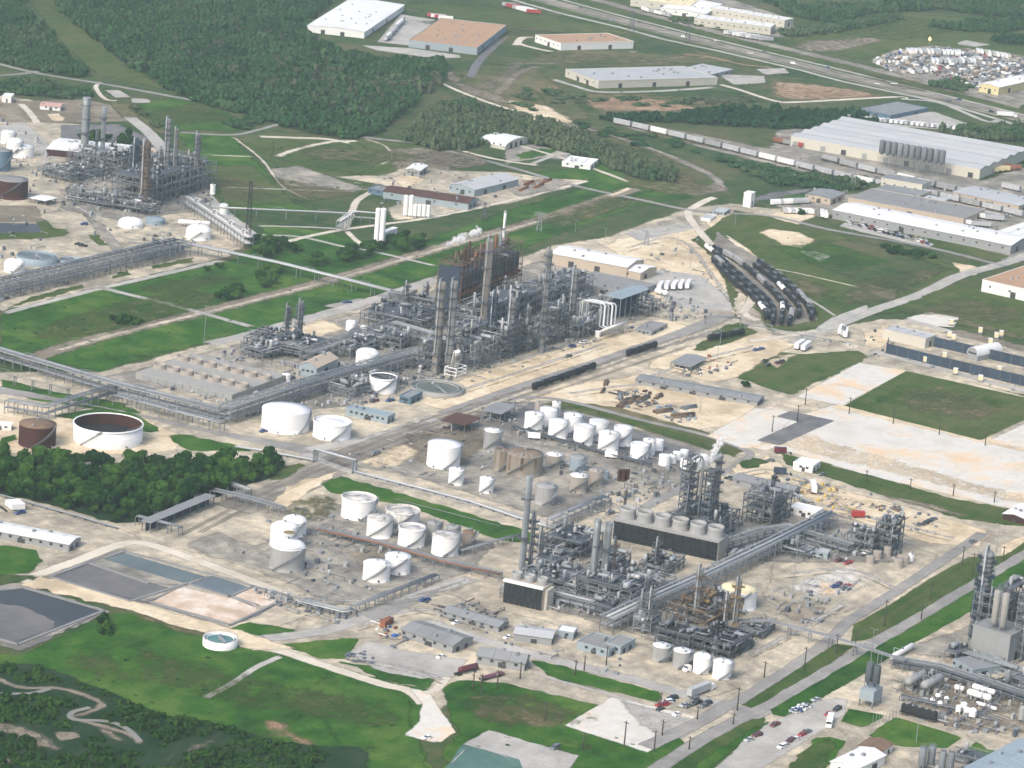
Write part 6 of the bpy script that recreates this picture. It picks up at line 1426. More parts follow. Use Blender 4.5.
tower(405.5, 308, 407.5, 284, 3.6, 'brown column at the field edge of the main plant', 'column_tan', 3); tower(426, 306, 427.5, 285, 3.4, 'second brown column near the field edge', 'column_tan', 3)
tower(84, 160, 87.3, 98, 8, 'widest stack with a white cap box in the upper left plant', 'galvanised', 2, 'exhaust_stack', 'stack', 'stack')
tower(102, 159, 105, 107, 4.6, 'second grey stack in the upper left plant', 'galvanised', 1, 'exhaust_stack', 'stack', 'stack')
tower(96, 158, 97.3, 131, 3, 'short thin stack between the upper left stacks', 'galvanised', 0, 'exhaust_stack', 'stack', 'stack'); tower(111.8, 157, 112.8, 139, 2.2, 'shortest thin stack right of the upper left stacks', 'galvanised', 0, 'exhaust_stack', 'stack', 'stack')
tower(143.5, 208, 147, 145, 9, 'brown framed column in the upper left plant', 'brown_steel', 9, pmat='brown_steel'); tower(135.5, 180, 138.5, 143, 9, 'dark framed column behind the brown one', 'navy', 8, pmat='navy')
tower(165, 190, 170, 121, 6, 'tall grey column in the upper left plant', 'column_skin', 7); tower(173.5, 190, 177.5, 130, 4, 'brown column right of the tall upper left column', 'column_tan', 3); tower(195.5, 189, 198, 135, 5.5, 'rightmost grey column of the upper left plant', 'column_skin', 5)
tower(159, 190, 161, 150, 4, 'short grey column left of the tall upper left column', 'column_skin', 4)
tower(977, 640, 985.5, 555, 13, 'grey column in dark platforms at the right edge', 'column_skin', 11, pmat='navy')
def frame_tower(c, xe, ye, hpx, label, pal='dark', floors=9, **k): return process_unit(c, xe, ye, hpx, label, floors, pal, k.pop('dens', .5), 'framed_tower', 4.5, .75, cat='tower', **k)
frame_tower((683, 543), (693, 538), (675, 540.5), 82, 'dark lattice tower with a curved white pipe left of steam', 'dark', 11)
frame_tower((706, 543), (713, 539), (697, 540), 70, 'second dark lattice tower beneath the steam plume', 'dark', 9)
process_unit((553, 345), (566, 339.5), (543, 341), 34, 'dark open steel tower near the sand in the main plant', 4, 'dark', .7, 'framed_tower', cat='tower')
p_ = at(686.5, 541); t_ = thing('riser_pipe', 'curved white riser pipe on the dark lattice tower', 'pipe', (p_.x, p_.y, 0)); hh = hm(p_, 80)
put('pipe', MB().tube([(3, -3, 1), (3, -3, hh), (2, -2.5, hh + 2), (0, -1, hh + 2.6), (-2, 0, hh + 1.6), (-2.5, 0, hh - 2)], .5, 8), t_, mat='silver_pipe'); put('flange', MB().cyl(3, -3, .4, 1, .75, 8), t_, mat='steel')
# silos on the block house
def silo(px, yt, yb, wd, label, group, z0=0, mat='galvanised', base=None, stilt=0):
    p = base or at(px, yb); s = scl(p); r = wd / 2 / s; h = hm(p, yb - yt); t = thing('silo', label, 'silo', (p.x, p.y, z0), 0, group)
    put('shell', MB().lathe([(r * .3, 1.0), (r, 2.6), (r, h), (r * .9, h + r * .25), (.1, h + r * .45)], 16), t, mat=mat)
    for a in (.7, 2.3, 3.9, 5.5): put('leg', MB().cbox(r * .92 * math.cos(a), r * .92 * math.sin(a), -stilt, .25, .25, 2.7 + stilt), t, mat='steel')
    for k in range(3): put('hoop', MB().lathe([(r + .01, h * (k + 1) / 4 - .1), (r + .07, h * (k + 1) / 4), (r + .01, h * (k + 1) / 4 + .1)], 16, cap0=False, cap1=False), t, mat=mat)
    m = MB(); rail_ring(m, r * .9, h + .2, 8); put('guard_rail', m, t, mat='steel'); return t
pb = at(1007, 665); zb = hm(pb, 29)
for i, (x, y) in enumerate([(993.5, 628), (1002, 631)]):
    q = at(x, y, zb); silo(x, y - 37, y, 7.2, f'tall pale silo on the grey block, {("left", "right")[i]} of two', 'silos on the grey block', zb, 'concrete_wall', q)
for i in range(11):
    x = 880.2 + i * 6.0; y = 165.6 + i * 1.05; silo(x, y - 14.5, y, 6.0, f'grey silo in front of the enormous warehouse, {nth(i, 11)} from the left', 'grey silos at the enormous warehouse', 7.5, 'steel', stilt=7.5)
def hopper_block():
    c = (870, 706); C0, a, LX, LY = frame_of((872, 710), (881, 704.5), (858, 706)); t = thing('hopper_house', 'pale blue hopper block on legs under two dark silos', 'hopper house', (C0.x, C0.y, 0), a)
    put('body', MB().box(0, 0, 3.2, LX, LY, 7.6), t, mat='blue_wall')
    for x in (.3, LX - .3):
        for y in (.3, LY - .3): put('leg', MB().cbox(x, y, 0, .5, .5, 3.3), t, mat='steel')
    put('chute', MB().lathe([(.5, 1.6), (2, 3.3)], 8, LX / 2, LY / 2), t, mat='steel'); return C0, a, LX, LY
C0, a_, LX, LY = hopper_block(); d_ = Vector((math.cos(a_), math.sin(a_), 0)); n_ = Vector((-d_.y, d_.x, 0))
for i, f in enumerate((.78, .25)):
    q = C0 + d_ * LX * .5 + n_ * LY * f; silo(0, 0, 21.5, 7.6, f'dark grey silo above the pale blue hopper block, {("left", "right")[i]} one', 'silos on the hopper block', 7.6, 'dark_steel', q)
for i, (x, yt, yb, wd) in enumerate([(921, 748, 770, 8), (930, 747, 768, 8), (941, 752, 774, 7), (949, 753, 776, 7)]): silo(x, yt, yb, wd, f'dark grey silo at the bottom edge, {nth(i)} from the left', 'silos at the bottom edge', 0, 'steel')

# ================================================================== process units
P_ = process_unit
P_((458, 322), (520, 296), (439, 315), 56, 'rust-brown furnace block with a dark blue end wall', 5, 'rust', 1.3, 'furnace_block', cat='furnace')
t_ = [o for o in COL.objects if o.name == 'furnace_block'][0]; C0, a_, LX, LY = frame_of((458, 322), (520, 296), (439, 315)); hh = hm(C0, 56)
put('end_wall', MB().box(-.5, 1, 2, -.2, LY - 1, hh * .95), t_, mat='navy')
for i in range(7): put('firebox', MB().box(3 + i * (LX - 6) / 7, .5, hh * .55, 3 + (i + .78) * (LX - 6) / 7, LY - 1, hh * .85), t_, mat='navy')
put('header_deck', MB().box(1, .4, hh * .45, LX - 1, LY, hh * .5), t_, mat='rust_orange')
for i in range(9): put('flue', MB().lathe([(.8, hh), (.6, hh + rng.uniform(3, 7))], 10, 3 + i * (LX - 6) / 8, LY * rng.uniform(.3, .7)), t_, mat='brown_steel')
P_((474, 372), (496, 363), (456, 366.5), 25, 'exchanger deck with white looped pipes below the tall pale column', 2, 'grey', 1.1, open_top=True)
P_((437, 374), (452, 368), (419, 368.5), 26, 'dense steel frame round the massive twin columns', 3, 'dark', 1.2)
P_((505, 361), (521, 354), (489, 356), 30, 'dense dark frame round the dark platformed column', 5, 'dark', 1.2)
P_((527, 353), (545, 346), (511, 349), 22, 'steel frame with exchangers beside the sand edge', 3, 'grey', 1.2)
P_((578, 342), (597, 334), (565, 338), 16, 'low steel frame below the stout grey column', 2, 'grey', 1.2)
P_((482, 336), (540, 313), (455, 328), 24, 'long steel frame behind the tall pale column', 3, 'grey', 1.3)
P_((546, 313), (592, 296), (520, 306), 22, 'steel frame left of the low flat grey roofs', 3, 'grey', 1.3)
P_((420, 336), (446, 325), (368, 320), 13, 'low brownish pipe frame near the field edge', 2, 'dark', 1.3)
P_((452, 316), (458, 313), (395, 300), 11, 'low pipe frame along the field edge of the plant', 2, 'grey', 1.1)
P_((505, 318), (545, 300), (488, 312), 15, 'rust-toned steel frame in front of the furnace block', 3, 'rust', 1.0)
P_((602, 322), (614, 315), (580, 311), 13, 'small frame behind the pale looped pipes', 2, 'grey', 1.1)
P_((311, 362), (330, 352), (252, 345), 13, 'long pipe frame below the small pair of columns', 2, 'dark', 1.2)
P_((646, 318), (660, 311), (628, 316), 12, 'open frame right of the steel hall', 2, 'dark', .9)
P_((400, 352), (416, 345), (378, 342), 12, 'small frame behind the white domed tank', 2, 'grey', 1.0)
# front plant
P_((580, 562), (602, 549), (545, 549), 17, 'front plant frame behind the close pair of stacks', 2, 'dark', 1.4)
P_((574, 606), (600, 592), (520, 590), 19, 'dense front plant frame beside the small black cooling tower', 3, 'grey', 1.4)
P_((629, 614), (652, 600), (578, 599), 22, 'dense front plant frame with pale exchangers on top', 3, 'grey', 1.5)
P_((612, 622), (624, 615), (590, 615), 12, 'low frame with slanting braces in front of the stacks', 1, 'dark', 1.3)
P_((688, 653), (702, 645), (657, 642), 15, 'table-top deck with railing above the grey tanks, left one', 2, 'black', 1.3, deck=.9)
P_((729, 662), (752, 648), (693, 650), 15, 'table-top deck with railing above the white tanks, right one', 2, 'black', 1.3, deck=.9)
P_((706, 632), (742, 614), (672, 617), 17, 'yellow-brown pipe frame between the two tall columns', 2, 'yellow', 1.2)
P_((712, 546), (738, 531), (672, 534), 22, 'dark frame below the lattice towers behind the fan row', 3, 'dark', 1.4)
P_((770, 528), (790, 518), (742, 520), 28, 'dark steel frame with a peaked top east of the towers', 4, 'dark', 1.3)
P_((872, 556), (884, 549), (848, 548), 18, 'dark frame with slanting pipes, left of the tallest east frame', 2, 'dark', 1.4)
P_((889, 556), (902, 548), (874, 551), 30, 'tallest dark frame in the east corner of the plant', 4, 'dark', 1.3)
P_((804, 562), (818, 555), (776, 548), 9, 'low dark equipment frame below the elevated pipes', 1, 'dark', 1.3)
P_((655, 600), (676, 590), (633, 592), 12, 'low pale exchanger frame beside the elevated pipe corridor', 2, 'grey', 1.2)
P_((650, 637), (660, 631), (634, 631), 18, 'grey pipe frame round the twin columns', 3, 'grey', 1.3)
for c_, x_, y_, h_, l_ in [((350, 400), (400, 385), (325, 392), 8, 'low grey frame between the rack and the open white tank'), ((262, 362), (300, 352), (240, 356), 10, 'low frame beneath the small pair of columns'), ((350, 360), (385, 348), (330, 352), 10, 'low pipe frame left of the white domed tank'), ((470, 350), (490, 342), (455, 344), 20, 'frame behind the looped-pipe exchanger deck'), ((560, 330), (575, 323), (545, 325), 18, 'frame between the two grey columns of the right half'), ((590, 335), (612, 326), (578, 330), 9, 'low frame below the pale looped pipes')]: P_(c_, x_, y_, h_, l_, 2, 'grey', 1.3)
for c_, x_, y_, h_, l_ in [((612, 578), (630, 567), (599, 571), 14, 'small frame right of the close pair of stacks'), ((553, 588), (572, 577), (536, 579), 24, 'frame between the tallest stack and the close pair'), ((664, 580), (684, 567), (642, 571), 10, 'low frame in front of the fan row'), ((640, 600), (655, 591), (618, 590), 15, 'frame behind the low pale exchanger frame'), ((762, 640), (775, 630), (745, 634), 7, 'low pipe frame right of the right deck')]: P_(c_, x_, y_, h_, l_, 2, 'dark', 1.4)
# upper left plant
P_((118, 178), (141, 170), (70, 168), 17, 'left frame of the upper left plant under the stacks', 2, 'grey', 1.2)
P_((152, 206), (216, 187), (118, 196), 25, 'long dense frame of the upper left plant', 3, 'grey', 1.3)
P_((180, 188), (205, 180), (140, 178), 22, 'rear dense frame of the upper left plant', 3, 'grey', 1.2)
P_((152, 217), (160, 214), (68, 202), 11, 'low front frame of the upper left plant', 2, 'dark', 1.1)
P_((70, 184), (120, 176), (30, 176), 9, 'pale low pipe frame left of the upper left stacks', 2, 'grey', 1.0)
# right edge
P_((1030, 664), (1060, 645), (1013, 657), 66, 'pale dense tower block cut by the right edge', 8, 'grey', 1.2)
P_((1004, 640), (1024, 630), (992, 636), 50, 'dense steel frame behind the grey block at the right edge', 6, 'grey', 1.2)
P_((1030, 700), (1060, 690), (1012, 690), 16, 'dense pipe frame at the right edge below the tower block', 2, 'grey', 1.2)
P_((985, 647), (995, 641), (968, 642), 50, 'dark frame around the base of the right edge column', 5, 'dark', 1.0, vessels=False)
P_((955, 664), (970, 658), (940, 661), 10, 'small grey equipment frame below the right edge column', 1, 'grey', 1.2)
P_((1020, 700), (1050, 690), (985, 690), 8, 'rows of grey racks beside the white bullet tanks', 1, 'dark', 1.2)
P_((926, 690), (936, 684), (917, 687), 9, 'dark support frame of the long vessels', 1, 'dark', .9)
P_((1000, 778), (1010, 770), (952, 764), 10, 'grey equipment row at the bottom edge right of the silos', 1, 'grey', 1.2)

# pale looped pipes beside the steel hall
p_ = at(597, 334); t_ = thing('looped_pipes', 'cluster of pale looped pipes beside the steel hall', 'pipes', (p_.x, p_.y, 0))
for i in range(5):
    dx = i * 2.6; z = 19 - i * .3
    put('pipe', MB().tube([(-6 + dx, 9, 1), (-6 + dx, 9, z - 1), (-5.6 + dx, 8, z), (-4 + dx, -2 - i, z), (-3.6 + dx, -3 - i, z - 1), (-3.6 + dx, -3 - i, 6), (-3.6 + dx, -8, 5)], .55, 8), t_, mat='white_paint' if i % 2 else 'silver_pipe')
for i in range(3): put('header', MB().tube([(-10, -7 - i * 1.5, 4.6 + i), (14, -7 - i * 1.5, 4.6 + i), (14, -7 - i * 1.5, .5)], .6, 8), t_, mat='white_paint')
p_ = at(487, 382); t_ = thing('white_pipe_frame', 'small white pipe frame at the sand edge below the twin columns', 'pipes', (*at(454, 376)[:2], 0))
for i in range(4): put('loop', MB().tube([(i * 1.3, 0, 3), (i * 1.3, 0, 13), (i * 1.3 + .6, 1.2, 13.6), (i * 1.3 + .6, 3, 3)], .35, 7), t_, mat='white_paint')
for z in (1.0, 3.0, 5.0): put('frame', MB().tube([(-3, -3, z), (7, -3, z), (7, 4, z), (-3, 4, z), (-3, -3, z)], .25, 5), t_, mat='white_paint')
for q in ((-3, -3), (7, -3), (7, 4), (-3, 4)): put('leg', MB().cbox(q[0], q[1], 0, .4, .4, 5), t_, mat='white_paint')

# ================================================================== cooling towers
C0, a_, LX, LY = frame_of((717, 562), (725, 556), (619, 534)); hh = hm(C0, 20)
t_ = thing('cooling_tower', 'long black louvred cooling tower under six pale fans', 'cooling tower', (C0.x, C0.y, 0), a_); LX = 13
put('casing', MB().box(0, 0, 0, LX, LY, hh), t_, mat='concrete_wall')
for k in range(int(LY / 4.2)):
    y0 = .4 + k * 4.2; put('louvre_panel', MB().extr_y([(-.15, .4), (-.9, hh * .3), (-.5, hh * .32), (-1.0, hh * .6), (-.55, hh * .62), (-.9, hh - .6), (-.05, hh - .4), (-.05, .4)], y0, min(y0 + 4.0, LY - .2)), t_, mat='louvre')
put('edge_beam', MB().box(-1.1, -.3, hh - .25, -.2, LY + .3, hh + .3), t_, mat='concrete_wall'); m_ = MB()
for zz in (.6, 1.2): m_.tube([(-.8, 0, hh + zz), (-.8, LY, hh + zz)], .07, 4)
put('guard_rail', m_, t_, mat='galvanised'); n6 = 6
for i in range(n6):
    y = LY * (i + .5) / n6; r = min(LY / n6 * .46, LX * .46)
    f = put('fan_stack', MB().lathe([(r * 1.0, hh), (r * .94, hh + 1.6), (r * .9, hh + 3.2), (r * .97, hh + 5), (r * .9, hh + 5), (r * .84, hh + 3.2)], 26, LX * .5, y, False, False), t_, mat='concrete_wall' if i == 2 else 'grey_tank')
    b = MB()
    for q in range(6):
        aa = q * math.pi / 3 + i; c, s = math.cos(aa), math.sin(aa); b.add([(LX * .5 + c * .4 - s * .1, y + s * .4 + c * .1, hh + 3.0), (LX * .5 + c * r * .8 - s * .4, y + s * r * .8 + c * .4, hh + 3.1), (LX * .5 + c * r * .8 + s * .4, y + s * r * .8 - c * .4, hh + 2.9), (LX * .5 + c * .4 + s * .1, y + s * .4 - c * .1, hh + 3.0)], [(0, 1, 2, 3), (3, 2, 1, 0)])
    b.cyl(LX * .5, y, hh + 2.4, hh + 3.4, .6, 8); put('fan', b, f, mat='dark_steel')
C0, a_, LX, LY = frame_of((541, 611.5), (549, 606), (502.5, 603)); hh = hm(C0, 22)
t_ = thing('cooling_tower', 'small black-faced cooling tower with a white top edge', 'cooling tower', (C0.x, C0.y, 0), a_); LX = 10
put('casing', MB().box(0, 0, 0, LX, LY, hh), t_, mat='tan_wall'); put('edge_beam', MB().box(-.9, -.3, hh - .1, .6, LY + .3, hh + 1.0), t_, mat='white_paint')
nl_ = round(LY / 2.6)
for k in range(nl_): put('louvre_panel', MB().extr_y([(-.1, .3), (-.5, hh * .5), (-.3, hh * .52), (-.6, hh - .4), (-.05, hh - .3), (-.05, .3)], .08 + k * LY / nl_, (k + 1) * LY / nl_ - .08), t_, mat='louvre')
for i in range(3): put('fan_stack', MB().lathe([(2.4, hh), (2.2, hh + 1.6), (2.4, hh + 3), (2.1, hh + 3), (2.0, hh + 1)], 20, LX * .6, LY * (i + .5) / 3, False, False), t_, mat='grey_tank')
put('end_stair', MB().box(LX * .2, -1.4, 0, LX * .9, -.05, hh * .9), t_, mat='cream_wall')

C0, a_, LX, LY = frame_of((232, 402), (286, 382), (136, 379)); hh = hm(C0, 7)
t_ = thing('cooling_tower', 'broad low pale cooling tower with rows of squat fans behind the corner rack', 'cooling tower', (C0.x, C0.y, 0), a_)
put('casing', MB().box(0, 0, 0, LX, LY, hh), t_, mat='concrete_wall'); put('deck', MB().box(.3, .3, hh, LX - .3, LY - .3, hh + .12), t_, mat='concrete_wall')
for k in range(int(LY / 5)): put('louvre_panel', MB().box(-.3, k * 5 + .2, .5, -.02, k * 5 + 4.8, hh - .5), t_, mat='grey_wall')
for i in range(7):
    for j in range(2): put('fan_stack', MB().lathe([(3.9, hh), (3.4, hh + 1.4), (3.6, hh + 2.4), (3.2, hh + 2.4), (3.1, hh + .3)], 18, LX * (.3 + .42 * j), LY * (i + .5) / 7, False, False), t_, mat='tan_tank')
# ================================================================== pipe racks and pipelines
K = pipe_rack
K([(-30, 354), (0, 363), (112, 396), (222, 424)], 13, 'long silver-topped rack across the left green fields to the corner', 6, 2, 8)
K([(224, 424), (300, 399), (385, 374), (412, 366), (440, 372)], 17, 'tall rack from the corner towards the massive twin columns', 7, 3, 8)
K([(-20, 378), (68, 399)], 10, 'single pale pipe on thin posts below the long rack', 1.6, 1, 2, big=0, bay=11)
K([(6, 413), (45, 420), (72, 411), (118, 397)], 13, 'grey pipe bridge behind the rust-red tank', 4, 2, 5)
K([(115, 404), (190, 424), (222, 432)], 9, 'lower rack beside the corner of the long silver rack', 4, 1, 6)
K([(256, 350), (323, 364)], 11, 'rack below the small pair of columns', 5, 2, 6, post='dark_steel')
K([(306, 364), (391, 335), (445, 318)], 13, 'wide rack through the left half of the main plant', 9, 2, 9)
K([(391, 335), (430, 346), (450, 356)], 13, 'branch rack dropping toward the twin columns', 6, 2, 7)
K([(180, 252), (280, 273), (391, 301)], 9, 'long elevated silver pipes crossing the green fields', 4, 1, 2, big=3, bay=14)
K([(-30, 305), (0, 297), (112, 270), (182, 254)], 15, 'dense grey rack along the upper left plant', 13, 3, 9, bay=5)
K([(186, 208), (222, 232), (248, 250)], 12, 'slanting silver pipe bundle at the upper left plant corner', 6, 2, 6, mats=('silver_pipe', 'white_paint', 'silver_pipe'))
K([(213, 216), (256, 218), (345, 222), (358, 222)], 8, 'long level pipe on posts across the meadow', 1.4, 1, 1, big=1, bay=18, cable=False)
K([(338, 232), (352, 222), (378, 224)], 11, 'pale pipe trestle beside the tallest white vessels', 3, 2, 4, mats=('white_paint', 'silver_pipe'))
K([(551, 531), (606, 507)], 11, 'pale-beamed rack above the road in the front plant', 5, 2, 6)
K([(606, 633), (650, 612), (700, 590), (768, 557), (830, 526)], 15, 'wide elevated pipe corridor through the front plant', 6.5, 2, 8, big=1, mats=('galvanised', 'steel', 'galvanised', 'brown_steel', 'silver_pipe'))
K([(500, 596), (545, 600), (600, 614), (618, 622)], 10, 'rack behind the small black cooling tower', 6, 2, 7, post='dark_steel')
K([(726, 632), (768, 632), (830, 648), (904, 672)], 11, 'pipe bridge crossing the road to the right edge plant', 3, 1, 4, bay=11, mats=('galvanised', 'steel', 'silver_pipe'))
K([(712, 556), (760, 541), (786, 537), (850, 556)], 11, 'dark rack below the peaked frame in the east plant', 5, 2, 6, post='dark_steel')
K([(318, 535), (380, 549), (446, 568), (500, 580)], 6, 'rusty pipe way between the stained tanks', 4, 1, 6, mats=('brown_steel', 'galvanised', 'rust_orange', 'steel'))
K([(353, 614), (390, 600), (436, 582)], 8, 'pipe rack along the road by the pair of white tanks', 3, 1, 5)
K([(298, 607), (343, 618), (354, 616)], 7, 'dark rack beside the pink settling ponds', 4, 1, 6, post='dark_steel')
K([(137, 525), (180, 536)], 9, 'portal frame over the dark rail cars at the wood edge', 3, 1, 3, bay=6, mats=('steel', 'galvanised'))
K([(212, 498), (248, 506), (282, 516)], 8, 'rack from the loading canopy to the domed tanks', 4, 1, 5)
K([(222, 489), (248, 498)], 8, 'short gantry at the far end of the loading canopy', 4, 1, 4)
K([(892, 668), (940, 676), (1030, 706)], 9, 'rack behind the white bullet tanks', 6, 2, 7, mats=('galvanised', 'steel', 'dark_steel'))
K([(960, 660), (1000, 672), (1040, 684)], 9, 'rack below the tall grey block', 4, 2, 6, mats=('galvanised', 'steel', 'dark_steel'))
K([(900, 700), (980, 718), (1000, 700), (1010, 690)], 5, 'low grey pipes circling the white tanks', 3, 1, 5, bay=7, mats=('galvanised', 'steel', 'dark_steel'), cable=False)
K([(740, 326), (705, 324)], 8, 'pipe bridge over the curving rails', 3, 1, 3, bay=15, cable=False)
K([(745, 330), (830, 346)], 6, 'pipe bridge over the tail of the rail yard', 3, 1, 3, bay=16, cable=False)
K([(575, 470), (512, 448)], 4, 'low pipe way behind the great rust-streaked tank', 2.5, 1, 4, bay=8)
K([(650, 468), (600, 455), (512, 430)], 4, 'pipe way in front of the white tank row', 3, 1, 5, bay=8, mats=('steel', 'dark_steel'))
K([(460, 556), (500, 545), (520, 540)], 6, 'low rack right of the rust-topped tank', 3, 1, 5)
K([(745, 500), (790, 498), (810, 508)], 6, 'thin pipe rack between the long shed and towers', 3, 1, 4)
K([(640, 528), (672, 520), (700, 512)], 7, 'rack at the foot of the dark lattice tower', 4, 2, 5)
ground_pipes([(235, 448), (262, 452), (315, 462), (354, 473), (425, 491), (470, 503), (520, 520), (556, 531)], 'pale pipe bundle running along the grass strip road', 4, .7, .24, mat='galvanised', gates=(2,))
ground_pipes([(-20, 491), (20, 502), (75, 517), (118, 530)], 'pale pipe along the lower edge of the wood', 2, .7, .25, .9, 'galvanised')
ground_pipes([(395, 500), (450, 514), (500, 527)], 'pale pipe lying in the grass strip', 1, .5, .16, .5, 'galvanised')
# ================================================================== railway
track([(180, 536), (230, 510), (300, 478), (380, 447), (441, 424), (520, 397), (600, 370), (672, 343), (720, 324), (744, 313), (756, 300), (750, 286), (735, 270), (716, 248), (700, 230), (690, 214), (700, 205), (718, 197)])
track([(200, 533), (240, 512), (300, 484), (380, 453), (441, 430), (520, 403), (600, 376), (690, 346)])
track([(300, 474), (380, 441), (445, 418), (520, 391), (610, 361), (680, 337)])
track([(690, 348), (750, 337)])
yard_lines = [
 [(712, 262), (724, 276), (737, 288), (752, 300), (763, 313), (766, 324)],
 [(705, 249), (722, 263), (740, 279), (752, 290), (766, 302), (773, 313), (772, 326)],
 [(712, 250), (732, 261), (745, 270), (760, 283), (774, 297), (782, 310), (780, 327)],
 [(752, 275), (768, 290), (783, 304), (791, 315), (788, 328)],
 [(753, 268), (772, 282), (787, 297), (798, 310), (798, 322)],
 [(757, 264), (784, 283), (800, 299), (808, 312), (808, 322)],
 [(792, 296), (805, 305), (813, 315), (815, 322)]]
yard_lines += [[(770, 276), (790, 291), (804, 305), (811, 318), (806, 326)], [(715, 262), (730, 275), (748, 290), (761, 303), (768, 316), (768, 327)]]
yl = ['inner first', 'inner second', 'middle', 'fourth', 'fifth', 'outer sixth', 'outermost', 'eighth', 'ninth']
for i, L in enumerate(yard_lines):
    track(L)
    def pick(k, i=i):
        v = rng.random()
        if (i, k) in ((1, 0), (4, 3)): return 'tank', 'white_clean', 'white tank car'
        if v < .035: return 'tank', 'white_paint', 'white tank car'
        if v < .12: return 'hop', 'grey_tank', 'grey hopper car'
        return 'tank', 'black_tank', 'black tank car'
    train(L, 'tank', pick, f'upper end of the {yl[i]} yard track', 'rail cars in the curved yard', 15.9)
blk = lambda i: ('tank', 'black_tank', 'black tank car')
train([(532, 391), (570, 378), (609, 364)], 'tank', blk, 'lower left end beside the plant road', 'black tank cars beside the plant road', 16.2, 8, False)
train([(626, 357.5), (671, 343)], 'tank', blk, 'left end of the middle string by the road', 'black tank cars in the middle string', 16.2, 8, False)
train([(707, 342), (748, 334.5)], 'tank', blk, 'left end of the short string on grass', 'black tank cars on the grass siding', 16.2, 8, False)
train([(148, 527), (185, 511), (216, 498)], 'tank', blk, 'lower end of the row under the loading canopy', 'black tank cars under the loading canopy', 16.2, 7, False)
train([(874, 706), (892, 712)], 'hop', lambda i: ('hop', 'black', 'black hopper car'), 'left end below the two dark silos', 'black hoppers at the silos', 15, 7, False)
train([(902, 714.5), (938, 724)], 'hop', lambda i: ('hop', 'black', 'black hopper car'), 'left end of the string beside the green lawn', 'black hoppers by the lawn', 15, 7, False)
train([(983, 745.5), (1004, 751)], 'tank', blk, 'left end near the blue-grey roof', 'black tank cars near the blue-grey roof', 16, 7, False)
track([(860, 702), (938, 724), (1030, 752)]); track([(900, 690), (968, 648), (1040, 604)])
for s, y0 in (('nearer', 2.5), ('farther', -1.5)):
    L = [(612, 121 + y0), (640, 127 + y0), (700, 141 + y0), (768, 158 + y0), (850, 178 + y0), (940, 196 + y0), (1040, 219 + y0)] if s == 'nearer' else [(820, 160), (868, 172), (940, 189), (1040, 211)]
    track(L, curve=False)
    train(L, 'box', lambda i: [('box', 'pale_roof', 'pale grey boxcar'), ('box', 'grey_tank', 'grey boxcar'), ('box', 'white_paint', 'white boxcar'), ('hop', 'grey_tank', 'grey hopper wagon')][int(rng.choice(4, p=[.4, .3, .2, .1]))], f'left end of the {s} freight train', f'{s} freight train past the warehouses', 17.2, 9.5, False)
train([(1000, 188), (1040, 197)], 'box', lambda i: ('box', 'pale_roof', 'pale grey boxcar'), 'left end by the open dock', 'boxcars by the open dock', 18, 9, False)
# ================================================================== vessels
def bullet(p0, p1, wd, label, mat='white_clean', group=None, name='bullet_tank', lift=2.0):
    a, b2 = at(*p0), at(*p1); r = wd / 2 / scl(a); d = (b2 - a); L = d.length; t = thing(name, label, 'vessel', (a.x, a.y, 0), math.atan2(d.y, d.x), group)
    put('barrel', MB().capsule((r * .4, 0, r + lift), (L - r * .4, 0, r + lift), r, 18, .55), t, mat=mat)
    for x in (.2, .8): put('saddle', MB().cbox(L * x, 0, 0, .7, r * 1.6, lift + r * .35), t, mat='concrete_wall')
    put('manway', MB().cyl(L * .5, 0, lift + r * 1.9, lift + r * 2 + .7, .5, 10), t, mat='steel'); put('top_pipe', MB().tube([(L * .3, 0, lift + 2 * r), (L * .3, 0, lift + 2 * r + 1), (L * .3, r + .8, lift + 2 * r + 1), (L * .3, r + .8, 0)], .18, 6), t, mat='silver_pipe')
    return t
bullet((906, 693), (923, 684), 8.4, 'left of two long grey horizontal vessels', 'grey_tank', 'long grey vessels', lift=3); bullet((922, 696.5), (940, 687.5), 8.4, 'right of two long grey horizontal vessels', 'grey_tank', 'long grey vessels', lift=3)
bullet((990, 705), (967, 698), 7, 'longest white bullet tank in front of the grey racks', lift=1.5); bullet((994, 699), (972, 692), 6, 'white bullet tank behind the longest one', lift=1.5); bullet((963, 695), (954, 692.5), 5.5, 'short white bullet tank left of the long white ones', lift=1.5); bullet((996, 713), (976, 706.5), 3.5, 'thin white horizontal drum in front of the bullet tanks', lift=1)
bullet((210, 228), (178, 226), 4.5, 'white horizontal drum above the white domed tank', lift=1.5)
bullet((667, 297), (655, 294), 5, 'white horizontal drum on the lorry park sand', lift=.8)
for i, (x, y) in enumerate([(932, 705), (937.5, 700.5), (939.5, 708), (946, 703.5)]):
    p = at(x, y); r = 2.9 / scl(p) * 1.0; t = thing('white_sphere', f'white domed vessel, {nth(i)} from the left in the cluster of four', 'vessel', (p.x, p.y, 0), 0, 'cluster of four white domes')
    put('dome', MB().lathe([(r * .5, .8), (r * .9, 1.6), (r, r + .8), (r * .9, r * 1.5 + .8), (r * .5, r * 1.9 + .8), (.05, r * 2 + .8)], 16), t, mat='white_clean')
    for a in (.8, 2.9, 5): put('leg', MB().cbox(r * .6 * math.cos(a), r * .6 * math.sin(a), 0, .3, .3, 1.3), t, mat='steel')
for i, (x, a, b2, wd) in enumerate([(958, 705, 714, 6), (963, 702, 712.5, 7), (966, 707, 717, 6), (972, 708, 718.5, 8)]): upright(x, a, b2, wd, f'white upright tank, {nth(i)} from the left below the bullet tanks', 'white upright tanks below the bullets')
upright(1021, 706, 722, 7, 'silver vessel cut by the right edge', None, 'grey_tank')
bullet((891, 662), (912, 650), 5.5, 'long pale horizontal tube beside the pipe bridge end', 'white_paint', lift=1.0)
